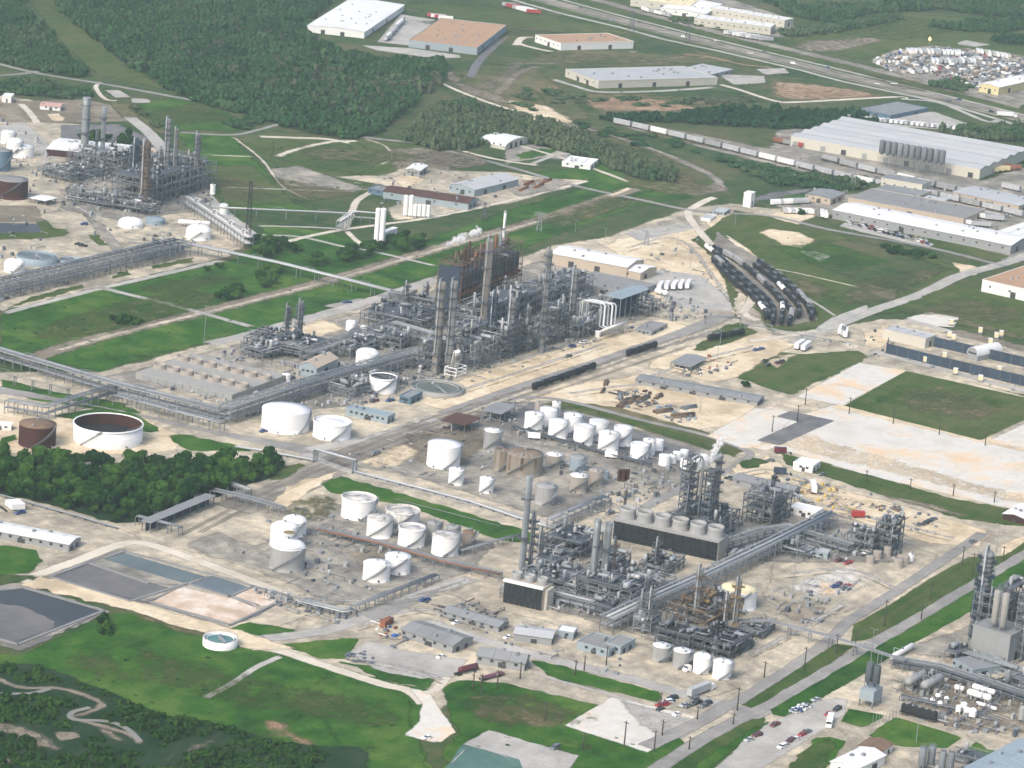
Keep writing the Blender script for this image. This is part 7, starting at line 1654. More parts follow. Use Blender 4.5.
# ================================================================== steam
def plume(name, label, pts, r0, r1, dens):
    m = MB(); c0 = Vector(pts[0])
    n = 80
    for i in range(n):
        k = i / (n - 1); q = k * (len(pts) - 1); j = min(int(q), len(pts) - 2); c = Vector(pts[j]).lerp(Vector(pts[j + 1]), q - j) - c0
        r = r0 + (r1 - r0) * k; c += Vector(rng.normal(0, r * .55, 3)); r *= rng.uniform(.25, .85)
        vs = []; fs = []; nu, nv = 10, 6
        for v in range(nv + 1):
            for u in range(nu):
                a, b2 = 2 * math.pi * u / nu, math.pi * (v / nv - .5) * .999; rr = r * (1 + .18 * math.sin(3 * a + i) * math.cos(4 * b2 + i)); vs.append((c.x + rr * math.cos(b2) * math.cos(a), c.y + rr * math.cos(b2) * math.sin(a), c.z + rr * math.sin(b2)))
        for v in range(nv):
            for u in range(nu): fs.append((v * nu + u, v * nu + (u + 1) % nu, (v + 1) * nu + (u + 1) % nu, (v + 1) * nu + u))
        m.add(vs, fs, True)
    mt = bpy.data.materials.get('steam')
    if not mt:
        mt = bpy.data.materials.new('steam'); mt.use_nodes = True; nt = mt.node_tree
        for n_ in list(nt.nodes): nt.nodes.remove(n_)
        o = nt.nodes.new('ShaderNodeOutputMaterial'); d = nt.nodes.new('ShaderNodeBsdfDiffuse'); tl = nt.nodes.new('ShaderNodeBsdfTranslucent'); tr = nt.nodes.new('ShaderNodeBsdfTransparent'); a1 = nt.nodes.new('ShaderNodeAddShader'); mx = nt.nodes.new('ShaderNodeMixShader')
        d.inputs[0].default_value = (.62, .62, .62, 1); tl.inputs[0].default_value = (.36, .36, .36, 1); ge = nt.nodes.new('ShaderNodeNewGeometry'); nt.links.new(mathn(nt, 'MULTIPLY', noise(nt, ge.outputs['Position'], 1.2, 4), .42), mx.inputs[0])
        nt.links.new(d.outputs[0], a1.inputs[0]); nt.links.new(tl.outputs[0], a1.inputs[1]); nt.links.new(tr.outputs[0], mx.inputs[1]); nt.links.new(a1.outputs[0], mx.inputs[2]); nt.links.new(mx.outputs[0], o.inputs['Surface'])
    me = m.mesh(name); me.materials.append(mt); o = put(name, me, None, c0); tag(o, label, 'steam', None, 'stuff'); return o
def up(px, py, z): return tuple(at(px, py, z))
p_ = at(444, 300); zf = hm(at(452, 315), 60)
plume('steam_plume', 'white steam drifting from the rusty furnaces', [up(446, 245, zf), up(455, 241, zf + 3), up(464, 237, zf + 6)], .7, 2.2, .32)
plume('steam_puff', 'small detached puff of steam above the furnaces', [up(472, 235, zf + 8), up(480, 230, zf + 11)], 1.8, 1.4, .32)
zt = hm(at(712, 532), 80)
plume('steam_plume', 'white steam rising from the column with a rusty foot', [up(718, 455, zt), up(705, 462, zt - 3), up(698, 468, zt - 4)], 1.2, 1.6, .32)
plume('steam_plume', 'thin steam curl above the column with a rusty foot', [up(712, 455, zt + 1), up(718, 447, zt + 4), up(722, 438, zt + 9)], 1.2, 1.5, .32)
# ================================================================== vehicles
V = vehicle
for i, (x, y, k, c) in enumerate([(672.5, 699.5, 'suv', 'black'), (669.5, 702, 'car', 'blue'), (667, 703.5, 'suv', 'white'), (664.5, 705, 'car', 'red'), (661.5, 706.5, 'pickup', 'red')]): V(x, y, 152, k, c, f'in the gravel lot row, {nth(i)} from the right', 'cars in the gravel lot row')
for i, (x, y, k, c) in enumerate([(694, 701, 'suv', 'dark grey'), (697, 704, 'pickup', 'black'), (707, 705, 'suv', 'black'), (704, 707, 'car', 'dark grey'), (684, 706.5, 'car', 'silver'), (688.5, 707, 'pickup', 'dark grey'), (677, 715.5, 'car', 'white'), (660, 710.5, 'car', 'black')]): V(x, y, 170, k, c, f'on the lot by the plant gate, {nth(i)} of the scattered ones', 'cars by the plant gate')
for i in range(7): V(794.5 + i * 1.9, 713 - i * 1.05, 118, ('car', 'suv', 'pickup')[i % 3], ('silver', 'blue', 'white', 'white', 'silver', 'white', 'dark grey')[i], f'in the tight row by the road, {nth(i)} from the left', 'tight row of cars by the road')
for i, (x, y, k, c) in enumerate([(782, 748, 'suv', 'white'), (784.5, 746, 'car', 'silver'), (790, 742.3, 'suv', 'maroon'), (795.5, 740.2, 'car', 'white'), (802, 735.8, 'car', 'red'), (806, 733.6, 'pickup', 'dark grey')]): V(x, y, 172, k, c, f'along the oval lawn edge, {nth(i)} from the left', 'cars along the oval lawn')
for (x, y, a, k, c, w_) in [(749, 741, 165, 'car', 'silver', 'left of a pair on the open lot'), (757, 736.5, 165, 'suv', 'maroon', 'right of a pair on the open lot'), (775, 726, 175, 'pickup', 'maroon', 'near the lot entrance by the verge'), (837, 710.5, 175, 'suv', 'black', 'beside the green lawn of the silos'), (828.5, 715.5, 170, 'car', 'red', 'near the white box lorry'),
    (816, 701, 160, 'car', 'silver', 'at the upper corner of the lot'), (555, 749, 175, 'suv', 'dark grey', 'alone on the concrete by the green court'), (427, 739, 160, 'car', 'white', 'at the gravel turning area end'), (424.5, 601.5, 160, 'pickup', 'blue', 'driving on the road by the white tanks'), (441, 658, 170, 'car', 'white', 'by the widest grey warehouse'), (456, 624, 170, 'car', 'white', 'before the grey gabled warehouse'), (508, 638.5, 165, 'car', 'white', 'at the end of the grey gabled warehouse'),
    (838, 586, 175, 'suv', 'maroon', 'left of a red pickup on the pale pad'), (847, 587.5, 175, 'pickup', 'red', 'right of a maroon car on the pale pad'), (835, 587.5, 140, 'suv', 'blue', 'on the pale pad') ,
    (831, 590, 140, 'suv', 'blue', 'x')][:14] + [(835, 588, 150, 'suv', 'blue', 'left of two on the pale pad edge'), (845, 590, 150, 'suv', 'dark grey', 'right of two on the pale pad edge'),
    (838, 562, 172, 'suv', 'maroon', 'beside a red pickup under the dark frames'), (848, 564, 172, 'pickup', 'red', 'under the dark frames'), (866, 554, 172, 'car', 'white', 'under the slanting pipes of the dark frame'), (798, 498, 170, 'pickup', 'white', 'at the end of the long grey shed'),
    (920, 526, 155, 'pickup', 'dark grey', 'nearest of four black ones on the sand'), (925, 524.5, 172, 'suv', 'black', 'second of four black ones on the sand'), (928, 523, 172, 'suv', 'black', 'third of four black ones on the sand'), (933, 520.5, 172, 'pickup', 'dark grey', 'farthest of four black ones on the sand'),
    (972, 543, 170, 'pickup', 'dark grey', 'on the road at the east corner'), (822, 475.5, 160, 'car', 'dark grey', 'beside the white box office'), (770, 462, 120, 'suv', 'dark grey', 'on the road bend by the verge'), (775, 482.5, 120, 'suv', 'maroon', 'by the green verge corner') , (729, 479.5, 110, 'suv', 'black', 'left of two at the steaming column'), (734, 480.5, 110, 'pickup', 'dark grey', 'right of two at the steaming column'),
    (756, 351, 172, 'pickup', 'blue', 'left of the blue pair near the sand'), (761, 350, 172, 'pickup', 'blue', 'right of the blue pair near the sand'), (765, 362, 172, 'pickup', 'black', 'upper of the group on the red sand'), (767, 366.5, 172, 'suv', 'black', 'middle of the group on the red sand'), (778, 364, 165, 'pickup', 'maroon', 'right of the group on the red sand'), (781, 362.5, 165, 'suv', 'dark grey', 'behind the maroon pickup on the sand'),
    (572, 347, 170, 'pickup', 'blue', 'on the sand below the open steel tower'), (583, 343.5, 150, 'suv', 'white', 'on the sand below the pale looped pipes'), (568, 357.5, 170, 'suv', 'dark grey', 'alone on the open sand by the tank cars'),
    (598, 512, 170, 'car', 'white', 'on the road behind the fan row'), (610, 514.5, 165, 'suv', 'dark grey', 'near the rusty thin stack'), (375, 402, 172, 'suv', 'maroon', 'behind the pale blue control building'), (390, 401.5, 172, 'pickup', 'blue', 'beside the dark blue switch house'), (375, 455, 172, 'van', 'dark grey', 'on the sand by the pipe portal'), (264, 432, 170, 'pickup', 'blue', 'at the foot of the largest white tank'),
    (79, 245, 120, 'pickup', 'black', 'left of two on the tan lane'), (83, 246.5, 120, 'pickup', 'black', 'right of two on the tan lane'), (84, 225, 150, 'suv', 'blue', 'on the road into the upper left plant'), (20, 514, 165, 'pickup', 'blue', 'beside white trailers near the wood'), (347, 303, 140, 'pickup', 'blue', 'on the field-edge road')]:
    V(x, y, a, k, c, w_)
RW = ['white', 'silver', 'black', 'dark grey', 'red', 'blue', 'tan', 'maroon']
rc = lambda: RW[int(rng.choice(8, p=[.27, .2, .15, .15, .07, .07, .05, .04]))]
for i in range(34):
    k = i / 33; x = 847 + (927 - 847) * k + rng.normal(0, .5); y = 222.5 + (243 - 222.5) * k + (i % 2) * 2.6 - 1.3; c = rc(); V(x, y, 40, ('car', 'suv', 'pickup')[i % 3], c, f'by the very long white building, {nth(i)} from left', 'cars at the very long white building', simple=True)
for i in range(14):
    k = (i + rng.uniform(.1, .9)) / 14; x = 560 + 460 * k; y = 5.5 + (117 - 5.5) * ((x - 560) / 460) + (2.2 if i % 2 else -2.2); c = rc(); V(x, y, -59 if i % 2 else 121, ('car', 'suv', 'pickup', 'van')[i % 4], c, f'on the distant highway, {nth(i)} from the left', 'traffic on the highway', simple=True)
HY = [(872, 60), (905, 50), (950, 48), (1000, 54), (1024, 60), (1024, 86), (985, 90), (930, 74), (890, 72)]
pts_ = scatter(G2(HY), 11.5, .5)
for i, (x, y) in enumerate(sorted(pts_.tolist(), key=lambda q: q[0])[:165]):
    b, g, wm, L, yy, li = CARK[('car', 'pickup', 'van', 'suv')[i % 4]]; c = rc(); t = thing('parked_car', f'vehicle in the crowded far storage yard beyond the highway', 'car', (x, y, .02), R_(float(rng.choice([31, 121, 211]))), 'vehicles in the crowded far yard'); put('body', b, t, mat=COLW[c]); put('windows', g, t)
clutter(HY, 700, 'crowded mass of stored goods in the far yard', 2.4, ('white_paint', 'galvanised', 'steel', 'dark_steel', 'brown_steel', 'grey_tank', 'tan_wall'), 'stored_goods', 2.2, .05)
# trucks
TRM = {}
def _truck_meshes():
    m = MB().box(-1.1, -1.2, .5, 1.1, 1.2, 2.9); m.box(1.1, -1.15, .5, 1.9, 1.15, 1.7); TRM['cab'] = m.mesh('cab'); TRM['glass'] = MB().box(1.02, -1.05, 1.8, 1.14, 1.05, 2.7).mesh('windscreen', 'glass')
    TRM['wheel'] = MB().tube([(0, -.2, 0), (0, .2, 0)], .5, 10).mesh('wheel', 'tyre'); TRM['box'] = MB().box(-13.2, -1.28, 1.2, 0, 1.28, 4.1).mesh('trailer_body'); TRM['sbox'] = MB().box(-6.2, -1.2, .9, 0, 1.2, 3.4).mesh('box_body')
    m = MB()
    for i in range(9): x = -.7 - i * 1.47; m.box(x - .05, -1.31, 1.25, x + .05, 1.31, 4.13)
    TRM['rib'] = m.mesh('rib', 'galvanised'); TRM['chassis'] = MB().box(-13, -.5, .75, .3, .5, 1.15).mesh('chassis', 'black'); TRM['tank'] = MB().capsule((-10.2, 0, 2.2), (-1, 0, 2.2), 1.1, 12).mesh('tank_body')
    TRM['bed'] = MB().box(-11, -1.25, 1.0, 0, 1.25, 1.3).mesh('bed', 'timber')
_truck_meshes()
def truck(px, py, ang, label, kind='box', body='white_clean', cab=None, group=None, xy=None):
    p = Vector((*xy, 0)) if xy is not None else at(px, py); nm = {'box': 'semi_trailer', 'sbox': 'box_truck', 'tank': 'tank_truck', 'bed': 'flatbed_trailer'}[kind]
    t = thing(nm, label, {'box': 'trailer', 'sbox': 'lorry', 'tank': 'tank lorry', 'bed': 'trailer'}[kind], (p.x, p.y, .03), R_(ang), group)
    if kind != 'sbox': put('chassis', TRM['chassis'], t)
    put({'box': 'trailer_body', 'sbox': 'box_body', 'tank': 'tank_body', 'bed': 'bed'}[kind], TRM[kind], t, mat=body)
    if kind == 'box': put('rib', TRM['rib'], t)
    if cab: put('cab', TRM['cab'], t, (1.6, 0, 0), mat=cab); put('windscreen', TRM['glass'], t, (1.6, 0, 0))
    for x in ((-4.6, 2.4) if kind == 'sbox' else (-11.6, -10.3) + ((2.6,) if cab else (-2.5,))):
        for s in (-1, 1): put('wheel', TRM['wheel'], t, (x, s * 1.0, .5))
    return t
truck(690, 671, 165, 'black and white tractor lorry in front of the white tanks', 'sbox', 'black', 'car_white')
truck(708, 691, -8, 'long white-roofed bus shelter lorry by the plant gate', 'box', 'pale_roof', 'car_white') ; truck(829, 726, 200, 'white box lorry by the small lawn', 'sbox', 'white_clean', 'car_white')
truck(478, 670, -15, 'dark red tank trailer beside the barrel-roofed workshop', 'tank', 'car_maroon', None); truck(503, 675, -15, 'dark red flatbed trailer beside the barrel-roofed workshop', 'bed', 'car_maroon', None)
truck(388, 625, 10, 'red crane lorry by the widest grey warehouse', 'sbox', 'rust_orange', 'car_maroon')
truck(1013, 117.5, -59, 'white semi-trailer lorry on the highway near the right edge', 'box', 'white_clean', 'car_white')
truck(812, 487, 30, 'white container trailer on the sand by the white office', 'box', 'white_clean'); truck(786, 475, -60, 'dark container near the long grey shed', 'sbox', 'navy', None); truck(864, 518, -50, 'red container on the sand', 'sbox', 'red_paint', None); truck(786, 454, -55, 'dark red container by the grass verge', 'sbox', 'car_maroon', None)
for i, (x, y) in enumerate([(540, 440), (617, 459)]): truck(x, y, -62, f'white tank-farm trailer, {("left", "right")[i]} of two before the white tanks', 'sbox', 'white_clean', None, 'trailers before the white tanks')
def trailer_row(p0, p1, n, ang, where, group, mats=('white_clean', 'white_paint', 'pale_roof'), kind='box'):
    A, B2 = G2([p0, p1])
    for i in range(n):
        q = A + (B2 - A) * (i + .5) / n; truck(0, 0, ang + rng.normal(0, 2), f'white trailer, {nth(i)} from the left {where}', kind, mats[int(rng.integers(len(mats)))], None, group, q)
trailer_row((770, 204), (808, 202), 12, 30, 'in the row beside the tan shed', 'trailers beside the tan shed', kind='sbox'); trailer_row((782, 212), (812, 213), 8, 40, 'in the second row beside the tan shed', 'second row of trailers', kind='sbox')
trailer_row((820, 214), (826, 216), 2, 30, 'beside the end of the very long white building', 'trailers at the long building end')
trailer_row((985, 217), (1005, 222), 7, -60, 'in the lorry park behind the long white roof', 'trailers behind the long white roof'); trailer_row((965, 224), (992, 228), 8, -60, 'in the front lorry park row behind the white roof', 'front trailers behind the white roof'); trailer_row((845, 118), (960, 130), 22, -10, 'around the grey roofed depot', 'vans around the depot', kind='sbox')
trailer_row((384, 43), (402, 22), 8, 200, 'at the docks of the big white warehouse', 'trailers at the white warehouse docks'); trailer_row((425, 17), (440, 20), 4, 120, 'behind the brown roofed warehouse', 'red and white trailers at the brown roof', ('red_paint', 'white_clean'))
trailer_row((972, 176), (1024, 170), 9, -60, 'under the open dock of the enormous warehouse', 'trailers at the open dock', ('rust_orange', 'yellow_wall', 'red_paint', 'white_paint')); trailer_row((770, 142), (800, 148), 6, 120, 'left of the enormous warehouse', 'containers left of the enormous warehouse', ('rust_orange', 'grey_tank', 'red_paint'))
trailer_row((905, 52), (960, 54), 14, 31, 'in the top row of the far storage yard', 'trailers in the far yard top row'); trailer_row((930, 62), (975, 62), 12, 31, 'in the second row of the far storage yard', 'trailers in the far yard second row'); trailer_row((975, 52), (1010, 58), 9, 31, 'at the right of the far storage yard', 'trailers at the right of the far yard', ('cream_wall', 'white_clean'))
trailer_row((735, 35), (775, 42), 9, -40, 'before the cream office block', 'vans before the office block'); trailer_row((905, 73), (935, 70), 4, 40, 'in the long shed row of the far yard', 'sheds in the far yard'); trailer_row((500, 6), (528, 14), 8, 121, 'in the lot at the top edge', 'vehicles at the top edge lot', ('white_clean', 'red_paint', 'pale_roof')); trailer_row((640, 10), (665, 16), 6, 60, 'before the cream top-edge building', 'vans before the top-edge building'); trailer_row((5, 507), (12, 512), 3, 150, 'near the wood at the left edge', 'white trailers by the wood', kind='sbox')
trailer_row((655, 292), (690, 290), 5, 200, 'in the lorry park', 'lorries in the lorry park'); trailer_row((838, 335), (846, 340), 3, 200, 'by the road junction', 'white lorries by the junction'); trailer_row((800, 345), (812, 348), 2, 10, 'at the sand beside the junction', 'trailers at the sand junction')
# ================================================================== other yard things
def fence_wall(px, h, label, mat='navy', thick=.5):
    P = pt_h(px); o = P[0].copy(); t = thing('screen_wall', label, 'wall', o)
    for a, b2 in zip(P[:-1], P[1:]):
        d = (b2 - a); L = d.length; n = max(1, int(L / 6)); m = MB().box(0, -thick / 2, 0, L / n - .12, thick / 2, h).mesh('panel', mat); pm = MB().cbox(0, 0, 0, .35, thick + .3, h + .25).mesh('post', 'dark_steel')
        for i in range(n): q = a + d * i / n - o; put('panel', m, t, q, math.atan2(d.y, d.x)); put('post', pm, t, q, math.atan2(d.y, d.x))
    return t
fence_wall([(886, 353.5), (940, 367), (1040, 390)], 6.0, 'tall navy screen wall nearest, along the compound road'); fence_wall([(934, 347), (1040, 371)], 6.0, 'tall navy screen wall behind the white arched shelter'); fence_wall([(886, 353.5), (888, 345)], 4.5, 'short navy end wall of the screened compound')
for i, (x, y) in enumerate([(944, 359), (955, 375), (999, 373), (951, 326), (949, 338), (953, 341), (980, 334), (990, 345), (996, 339), (1001, 337), (925, 363), (980, 382)]):
    p = at(x, y); t = thing('light_box', f'cream box cabin, {nth(i)} of those scattered round the screened compound', 'cabin', (p.x, p.y, 0), .4, 'cream box cabins'); put('cabin', MB().cbox(0, 0, 1.2, 2.4, 2.4, 2.6), t, mat='cream_paint'); put('roof', MB().cbox(0, 0, 3.8, 2.6, 2.6, .2), t, mat='white_roof')
    for s in (-1.3, 1.3): put('leg', MB().cbox(s, 0, 0, .3, 2.6, 1.2), t, mat='steel')
def pipe_stack(px, py, ang, n, L, label, mat='brown_steel', r=.35):
    p = at(px, py); t = thing('pipe_stack', label, 'pipe stack', (p.x, p.y, 0), R_(ang)); k = 0; row = 0
    me = MB().tube([(-L / 2, 0, 0), (L / 2, 0, 0)], r, 8).mesh('pipe', mat)
    while k < n:
        for i in range(max(1, int(n ** .5 * 1.6) - row)):
            if k >= n: break
            put('pipe', me, t, (rng.normal(0, L * .02), (i + row * .5) * r * 2.05, r + row * r * 1.75)); k += 1
        row += 1
    return t
for (x, y, a, n, L, w_) in [(627, 405, 12, 16, 17, 'brown pipe stack in the middle of the storage yard'), (634, 402, 12, 12, 14, 'brown pipe stack behind the middle one'), (645, 400, 0, 10, 12, 'rusty pipe stack right of the middle'), (622, 398, 30, 9, 12, 'brown pipe stack at the yard back'), (665, 413, -20, 12, 12, 'grey pipe heap left of the yard edge'), (684, 418, -30, 14, 14, 'long grey pipe heap near the white pad'), (690, 409, -20, 9, 10, 'brown pipe stack below the long grey shed'), (660, 398, 10, 8, 10, 'small pipe stack under the long grey shed'), (608, 384, 25, 8, 10, 'pipe stack beside the tank cars'), (604, 392, 20, 6, 9, 'small pipe stack in front of the tank cars')]: pipe_stack(x, y, a, n, L, w_, 'brown_steel' if n % 2 == 0 else 'steel')
for i, (x, y) in enumerate([(530, 184), (540, 187), (548, 182), (525, 190)]): pipe_stack(x, y, 10, 8, 16, f'red pipe stack on the upper sand, {nth(i)} of four', 'rust_orange')
clutter([(615, 392), (650, 390), (665, 402), (640, 412), (618, 405)], 70, 'scrap and pipe ends in the storage yard', 1.6, ('brown_steel', 'steel', 'dark_steel', 'rust'), 'scrap_heap'); clutter([(655, 408), (680, 406), (700, 420), (670, 424)], 60, 'mixed scrap beside the white pad', 1.5, ('galvanised', 'steel', 'blue_tank'), 'scrap_heap'); clutter([(700, 355), (735, 362), (725, 372), (690, 378), (680, 372)], 50, 'machinery scattered round the open shed', 1.8, ('steel', 'dark_steel', 'rust_orange', 'white_paint'), 'yard_machinery')
clutter([(800, 480), (835, 486), (870, 510), (850, 520), (820, 505), (795, 492)], 60, 'machinery scattered on the eastern sand', 1.8, ('steel', 'yellow_paint', 'galvanised', 'brown_steel'), 'yard_machinery'); clutter([(870, 505), (900, 508), (905, 514), (880, 512)], 18, 'crates in a line on the eastern sand', 1.6, ('steel', 'brown_steel'), 'crates', pipes=.1); clutter([(380, 620), (400, 632), (410, 645), (395, 650), (375, 632)], 24, 'oddments beside the widest grey warehouse', 1.6, ('blue_paint', 'rust_orange', 'steel', 'white_paint'), 'yard_oddments', pipes=.2); clutter([(440, 615), (460, 602), (500, 612), (495, 618), (455, 618)], 40, 'rusty oddments behind the grey gabled warehouse', 1.5, ('rust', 'steel', 'dark_steel'), 'yard_oddments'); clutter([(345, 655), (370, 650), (375, 664), (350, 664)], 16, 'dark heap at the yard slab corner', 1.0, ('dark_steel',), 'spoil_heap', pipes=.1)
for (pl, n, lb) in [([(250, 372), (330, 350), (345, 366), (290, 392), (240, 405)], 130, 'valves and pipe runs left of the blue arched shed'), ([(180, 368), (250, 345), (262, 352), (240, 385), (180, 392)], 70, 'pale pipe runs in the bare left yard'), ([(330, 395), (345, 385), (440, 366), (460, 380), (400, 396), (345, 412)], 110, 'pump rows below the white pipe rack'), ([(440, 330), (545, 296), (600, 290), (645, 318), (560, 345), (450, 378)], 260, 'dense pipework between the columns of the main plant'), ([(350, 330), (430, 295), (450, 305), (430, 340), (380, 352)], 150, 'dense pipework at the field edge of the main plant'),
    ([(510, 590), (545, 560), (610, 545), (660, 590), (640, 625), (560, 615)], 260, 'dense pipework of the front plant'), ([(640, 615), (700, 590), (750, 612), (765, 640), (740, 655), (660, 655)], 180, 'dense pipework round the two decks'), ([(640, 530), (700, 510), (745, 520), (800, 545), (760, 560), (715, 560)], 180, 'dense pipework behind the fan row'), ([(785, 520), (850, 535), (900, 545), (900, 562), (830, 566), (780, 545)], 130, 'pipework of the eastern corner'), ([(590, 505), (640, 485), (672, 490), (640, 525), (600, 520)], 60, 'pumps and pipes by the rusty thin stack'),
    ([(70, 175), (140, 165), (215, 185), (215, 205), (120, 215), (60, 205)], 260, 'dense pipework of the upper left plant'), ([(0, 215), (110, 205), (150, 230), (60, 250), (0, 260)], 40, 'scattered pipework in the upper left yard'), ([(130, 240), (170, 232), (200, 245), (160, 258)], 60, 'dark equipment in the pit by the dense grey rack'), ([(0, 285), (110, 258), (180, 244), (182, 252), (110, 272), (0, 302)], 200, 'pipe runs under the dense grey rack'),
    ([(260, 545), (330, 520), (400, 545), (360, 590), (300, 580)], 60, 'low pipes round the domed tanks'), ([(250, 588), (300, 600), (350, 615), (340, 625), (290, 615)], 90, 'dark pump row beside the pink ponds'), ([(540, 455), (640, 470), (690, 478), (660, 500), (600, 500), (545, 480)], 110, 'pumps among the tan tanks'), ([(505, 425), (600, 445), (700, 468), (690, 474), (600, 458), (505, 436)], 80, 'dark pump line in front of the white tank row'),
    ([(885, 672), (960, 665), (1024, 690), (1024, 740), (960, 735), (905, 712)], 200, 'pipework round the white bullet tanks'), ([(930, 655), (1024, 640), (1024, 690), (960, 672)], 120, 'pipework below the tall grey block'), ([(940, 755), (1000, 765), (990, 790), (930, 780)], 80, 'grey pipework at the bottom edge'), ([(480, 408), (512, 400), (530, 412), (505, 428), (485, 424)], 50, 'loading arms under the rail canopies'), ([(770, 590), (830, 600), (825, 625), (775, 622)], 40, 'loose pipes round the dug hole'), ([(640, 300), (700, 300), (720, 318), (660, 322)], 70, 'low switchgear right of the steel hall'), ([(720, 530), (745, 560), (740, 565), (715, 545)], 40, 'pipes at the end of the fan row'), ([(800, 585), (850, 578), (860, 592), (810, 598)], 16, 'loose material on the pale pad')]:
    clutter(pl, n, lb)
for (pl, n, lb, hm2) in [([(240, 390), (330, 362), (440, 340), (450, 372), (345, 405), (240, 420)], 200, 'low grey equipment across the pad left of the twin columns', 3), ([(120, 398), (200, 368), (250, 352), (250, 385), (225, 415)], 120, 'scattered low equipment on the far left pad', 2), ([(420, 600), (560, 632), (650, 665), (640, 690), (520, 650), (400, 612)], 50, 'small yard goods by the lower sheds', 1.5), ([(260, 520), (330, 505), (420, 530), (420, 590), (320, 605), (230, 570)], 70, 'small valves and boxes round the stained tanks', 1.4), ([(420, 380), (520, 352), (620, 325), (640, 330), (500, 375), (430, 395)], 60, 'small goods along the sand below the main plant', 1.5), ([(640, 250), (700, 235), (725, 290), (680, 305)], 40, 'small goods on the lorry park', 1.8), ([(760, 470), (900, 500), (960, 520), (920, 545), (800, 510)], 70, 'small goods on the eastern sand', 1.5), ([(780, 150), (1024, 200), (1024, 250), (900, 225), (800, 200)], 160, 'goods stacked round the right side sheds', 3), ([(0, 120), (60, 150), (60, 200), (0, 200)], 80, 'equipment among the white domes at left edge', 3), ([(330, 176), (460, 170), (560, 180), (480, 205), (400, 215)], 80, 'goods on the sand around the red-roofed shed', 2), ([(800, 335), (880, 330), (900, 350), (1024, 385), (1024, 395), (850, 352)], 60, 'goods along the compound road', 1.8), ([(340, 455), (440, 425), (500, 440), (500, 500), (420, 480)], 50, 'pipes and valves in the grey tank yard', 1.0)]: clutter(pl, n, lb, hm2)
# lawn-side flare lamp in the far field
p_ = at(929, 47); t_ = thing('flare_stack', 'small flare burning orange in the far field', 'flare', (p_.x, p_.y, 0)); put('pole', MB().cyl(0, 0, 0, 6, .3, 8), t_, mat='steel'); put('flame', MB().lathe([(.3, 6), (1.2, 7), (.9, 8.2), (.1, 9.4)], 10), t_, mat='flame')
# ================================================================== poles
def row_poles(pts, h, where, group, f=utility_pole, ang=0, **k):
    for i, (x, y) in enumerate(pts): f(x, y, h if not isinstance(h, (list, tuple)) else h[i], f'{"wooden pole" if f is utility_pole else "lamp post"}, {nth(i)} from the left {where}', group, ang, **k)
row_poles([(654, 752), (660.5, 706), (697, 720), (737, 711), (733, 725), (764, 678), (804, 671), (836, 654), (855, 648)], [22, 14, 14, 24, 12, 17, 24, 20, 18], 'along the lower road verge', 'poles along the lower road')
row_poles([(884, 627), (930, 601), (972, 575), (921, 620), (962, 566), (1003, 560)], [27, 20, 22, 16, 20, 14], 'along the upper verge of the lower road', 'poles along the upper verge')
row_poles([(520, 679), (545, 722), (624, 747), (583, 750), (662, 736), (689, 750)], [17, 20, 26, 16, 16, 14], 'along the bottom lawns', 'poles along the bottom lawns')
row_poles([(849, 414), (893, 424), (939, 435), (985, 446), (797, 422), (805, 405), (772, 432)], 17, 'along the pale pads', 'poles along the pale pads'); row_poles([(866, 482), (910, 490), (953, 496), (994, 503)], 12, 'along the green verge of the pads', 'poles along the green verge')
row_poles([(473, 690), (481, 694), (497, 690)], 20, 'by the barrel-roofed workshop', 'poles by the workshop', can=True) ; row_poles([(606, 666), (584, 671), (575, 676)], [20, 16, 16], 'before the pale blue offices', 'poles before the offices')
row_poles([(677, 246), (659, 262), (690, 268), (705, 290), (690, 305), (735, 225), (605, 240), (575, 232), (600, 268)], 12, 'on the sandy lorry park', 'lamp posts on the lorry park', lamp_post); row_poles([(720, 345), (683, 378), (700, 412), (717, 360)], 15, 'over the eastern sand', 'lamp posts over the sand', lamp_post)
lamp_post(204, 345, 39, 'tall lamp mast with a dark head at the field crossing', None, .4); pylon(247.5, 243, 62, 'tall slender dark lattice mast by the dense grey rack', 3.0, False, 'black', top=.5); pylon(539, 231, 18, 'small lattice pylon on the tan pipeline track', 3.5); pylon(484, 218, 16, 'dark lattice pylon on the meadow above the furnaces', 3.5, mat='dark_steel'); pylon(853, 187, 20, 'lattice pylon among the scrub by the freight trains', 4); pylon(646, 245, 14, 'lattice pylon on the sandy lot', 3) ; pylon(631, 33, 22, 'lattice pylon beside the far highway', 5, mat='dark_steel'); pylon(687, 43, 20, 'second lattice pylon beside the far highway', 5, mat='dark_steel')
lamp_post(990, 600, 76, 'very tall white mast at the right edge', None); lamp_post(792, 597, 62, 'tall dark mast with guy base in the east yard', None); lamp_post(325, 608, 36, 'dark mast beside the pink ponds', None); lamp_post(916, 743, 24, 'lamp post on the silo lawn', None); lamp_post(870, 667, 38, 'mast beside the pipe bridge', None)
# fence posts on lawn
for i in range(9):
    p = at(872 + i * 3.4, 727 - i * 1.3); t = thing('fence_post', f'thin fence post on the silo lawn, {nth(i)} from the left', 'fence post', (p.x, p.y, 0), 0, 'fence posts on the silo lawn'); put('shaft', MB().cyl(0, 0, 0, 5, .1, 6), t, mat='galvanised')
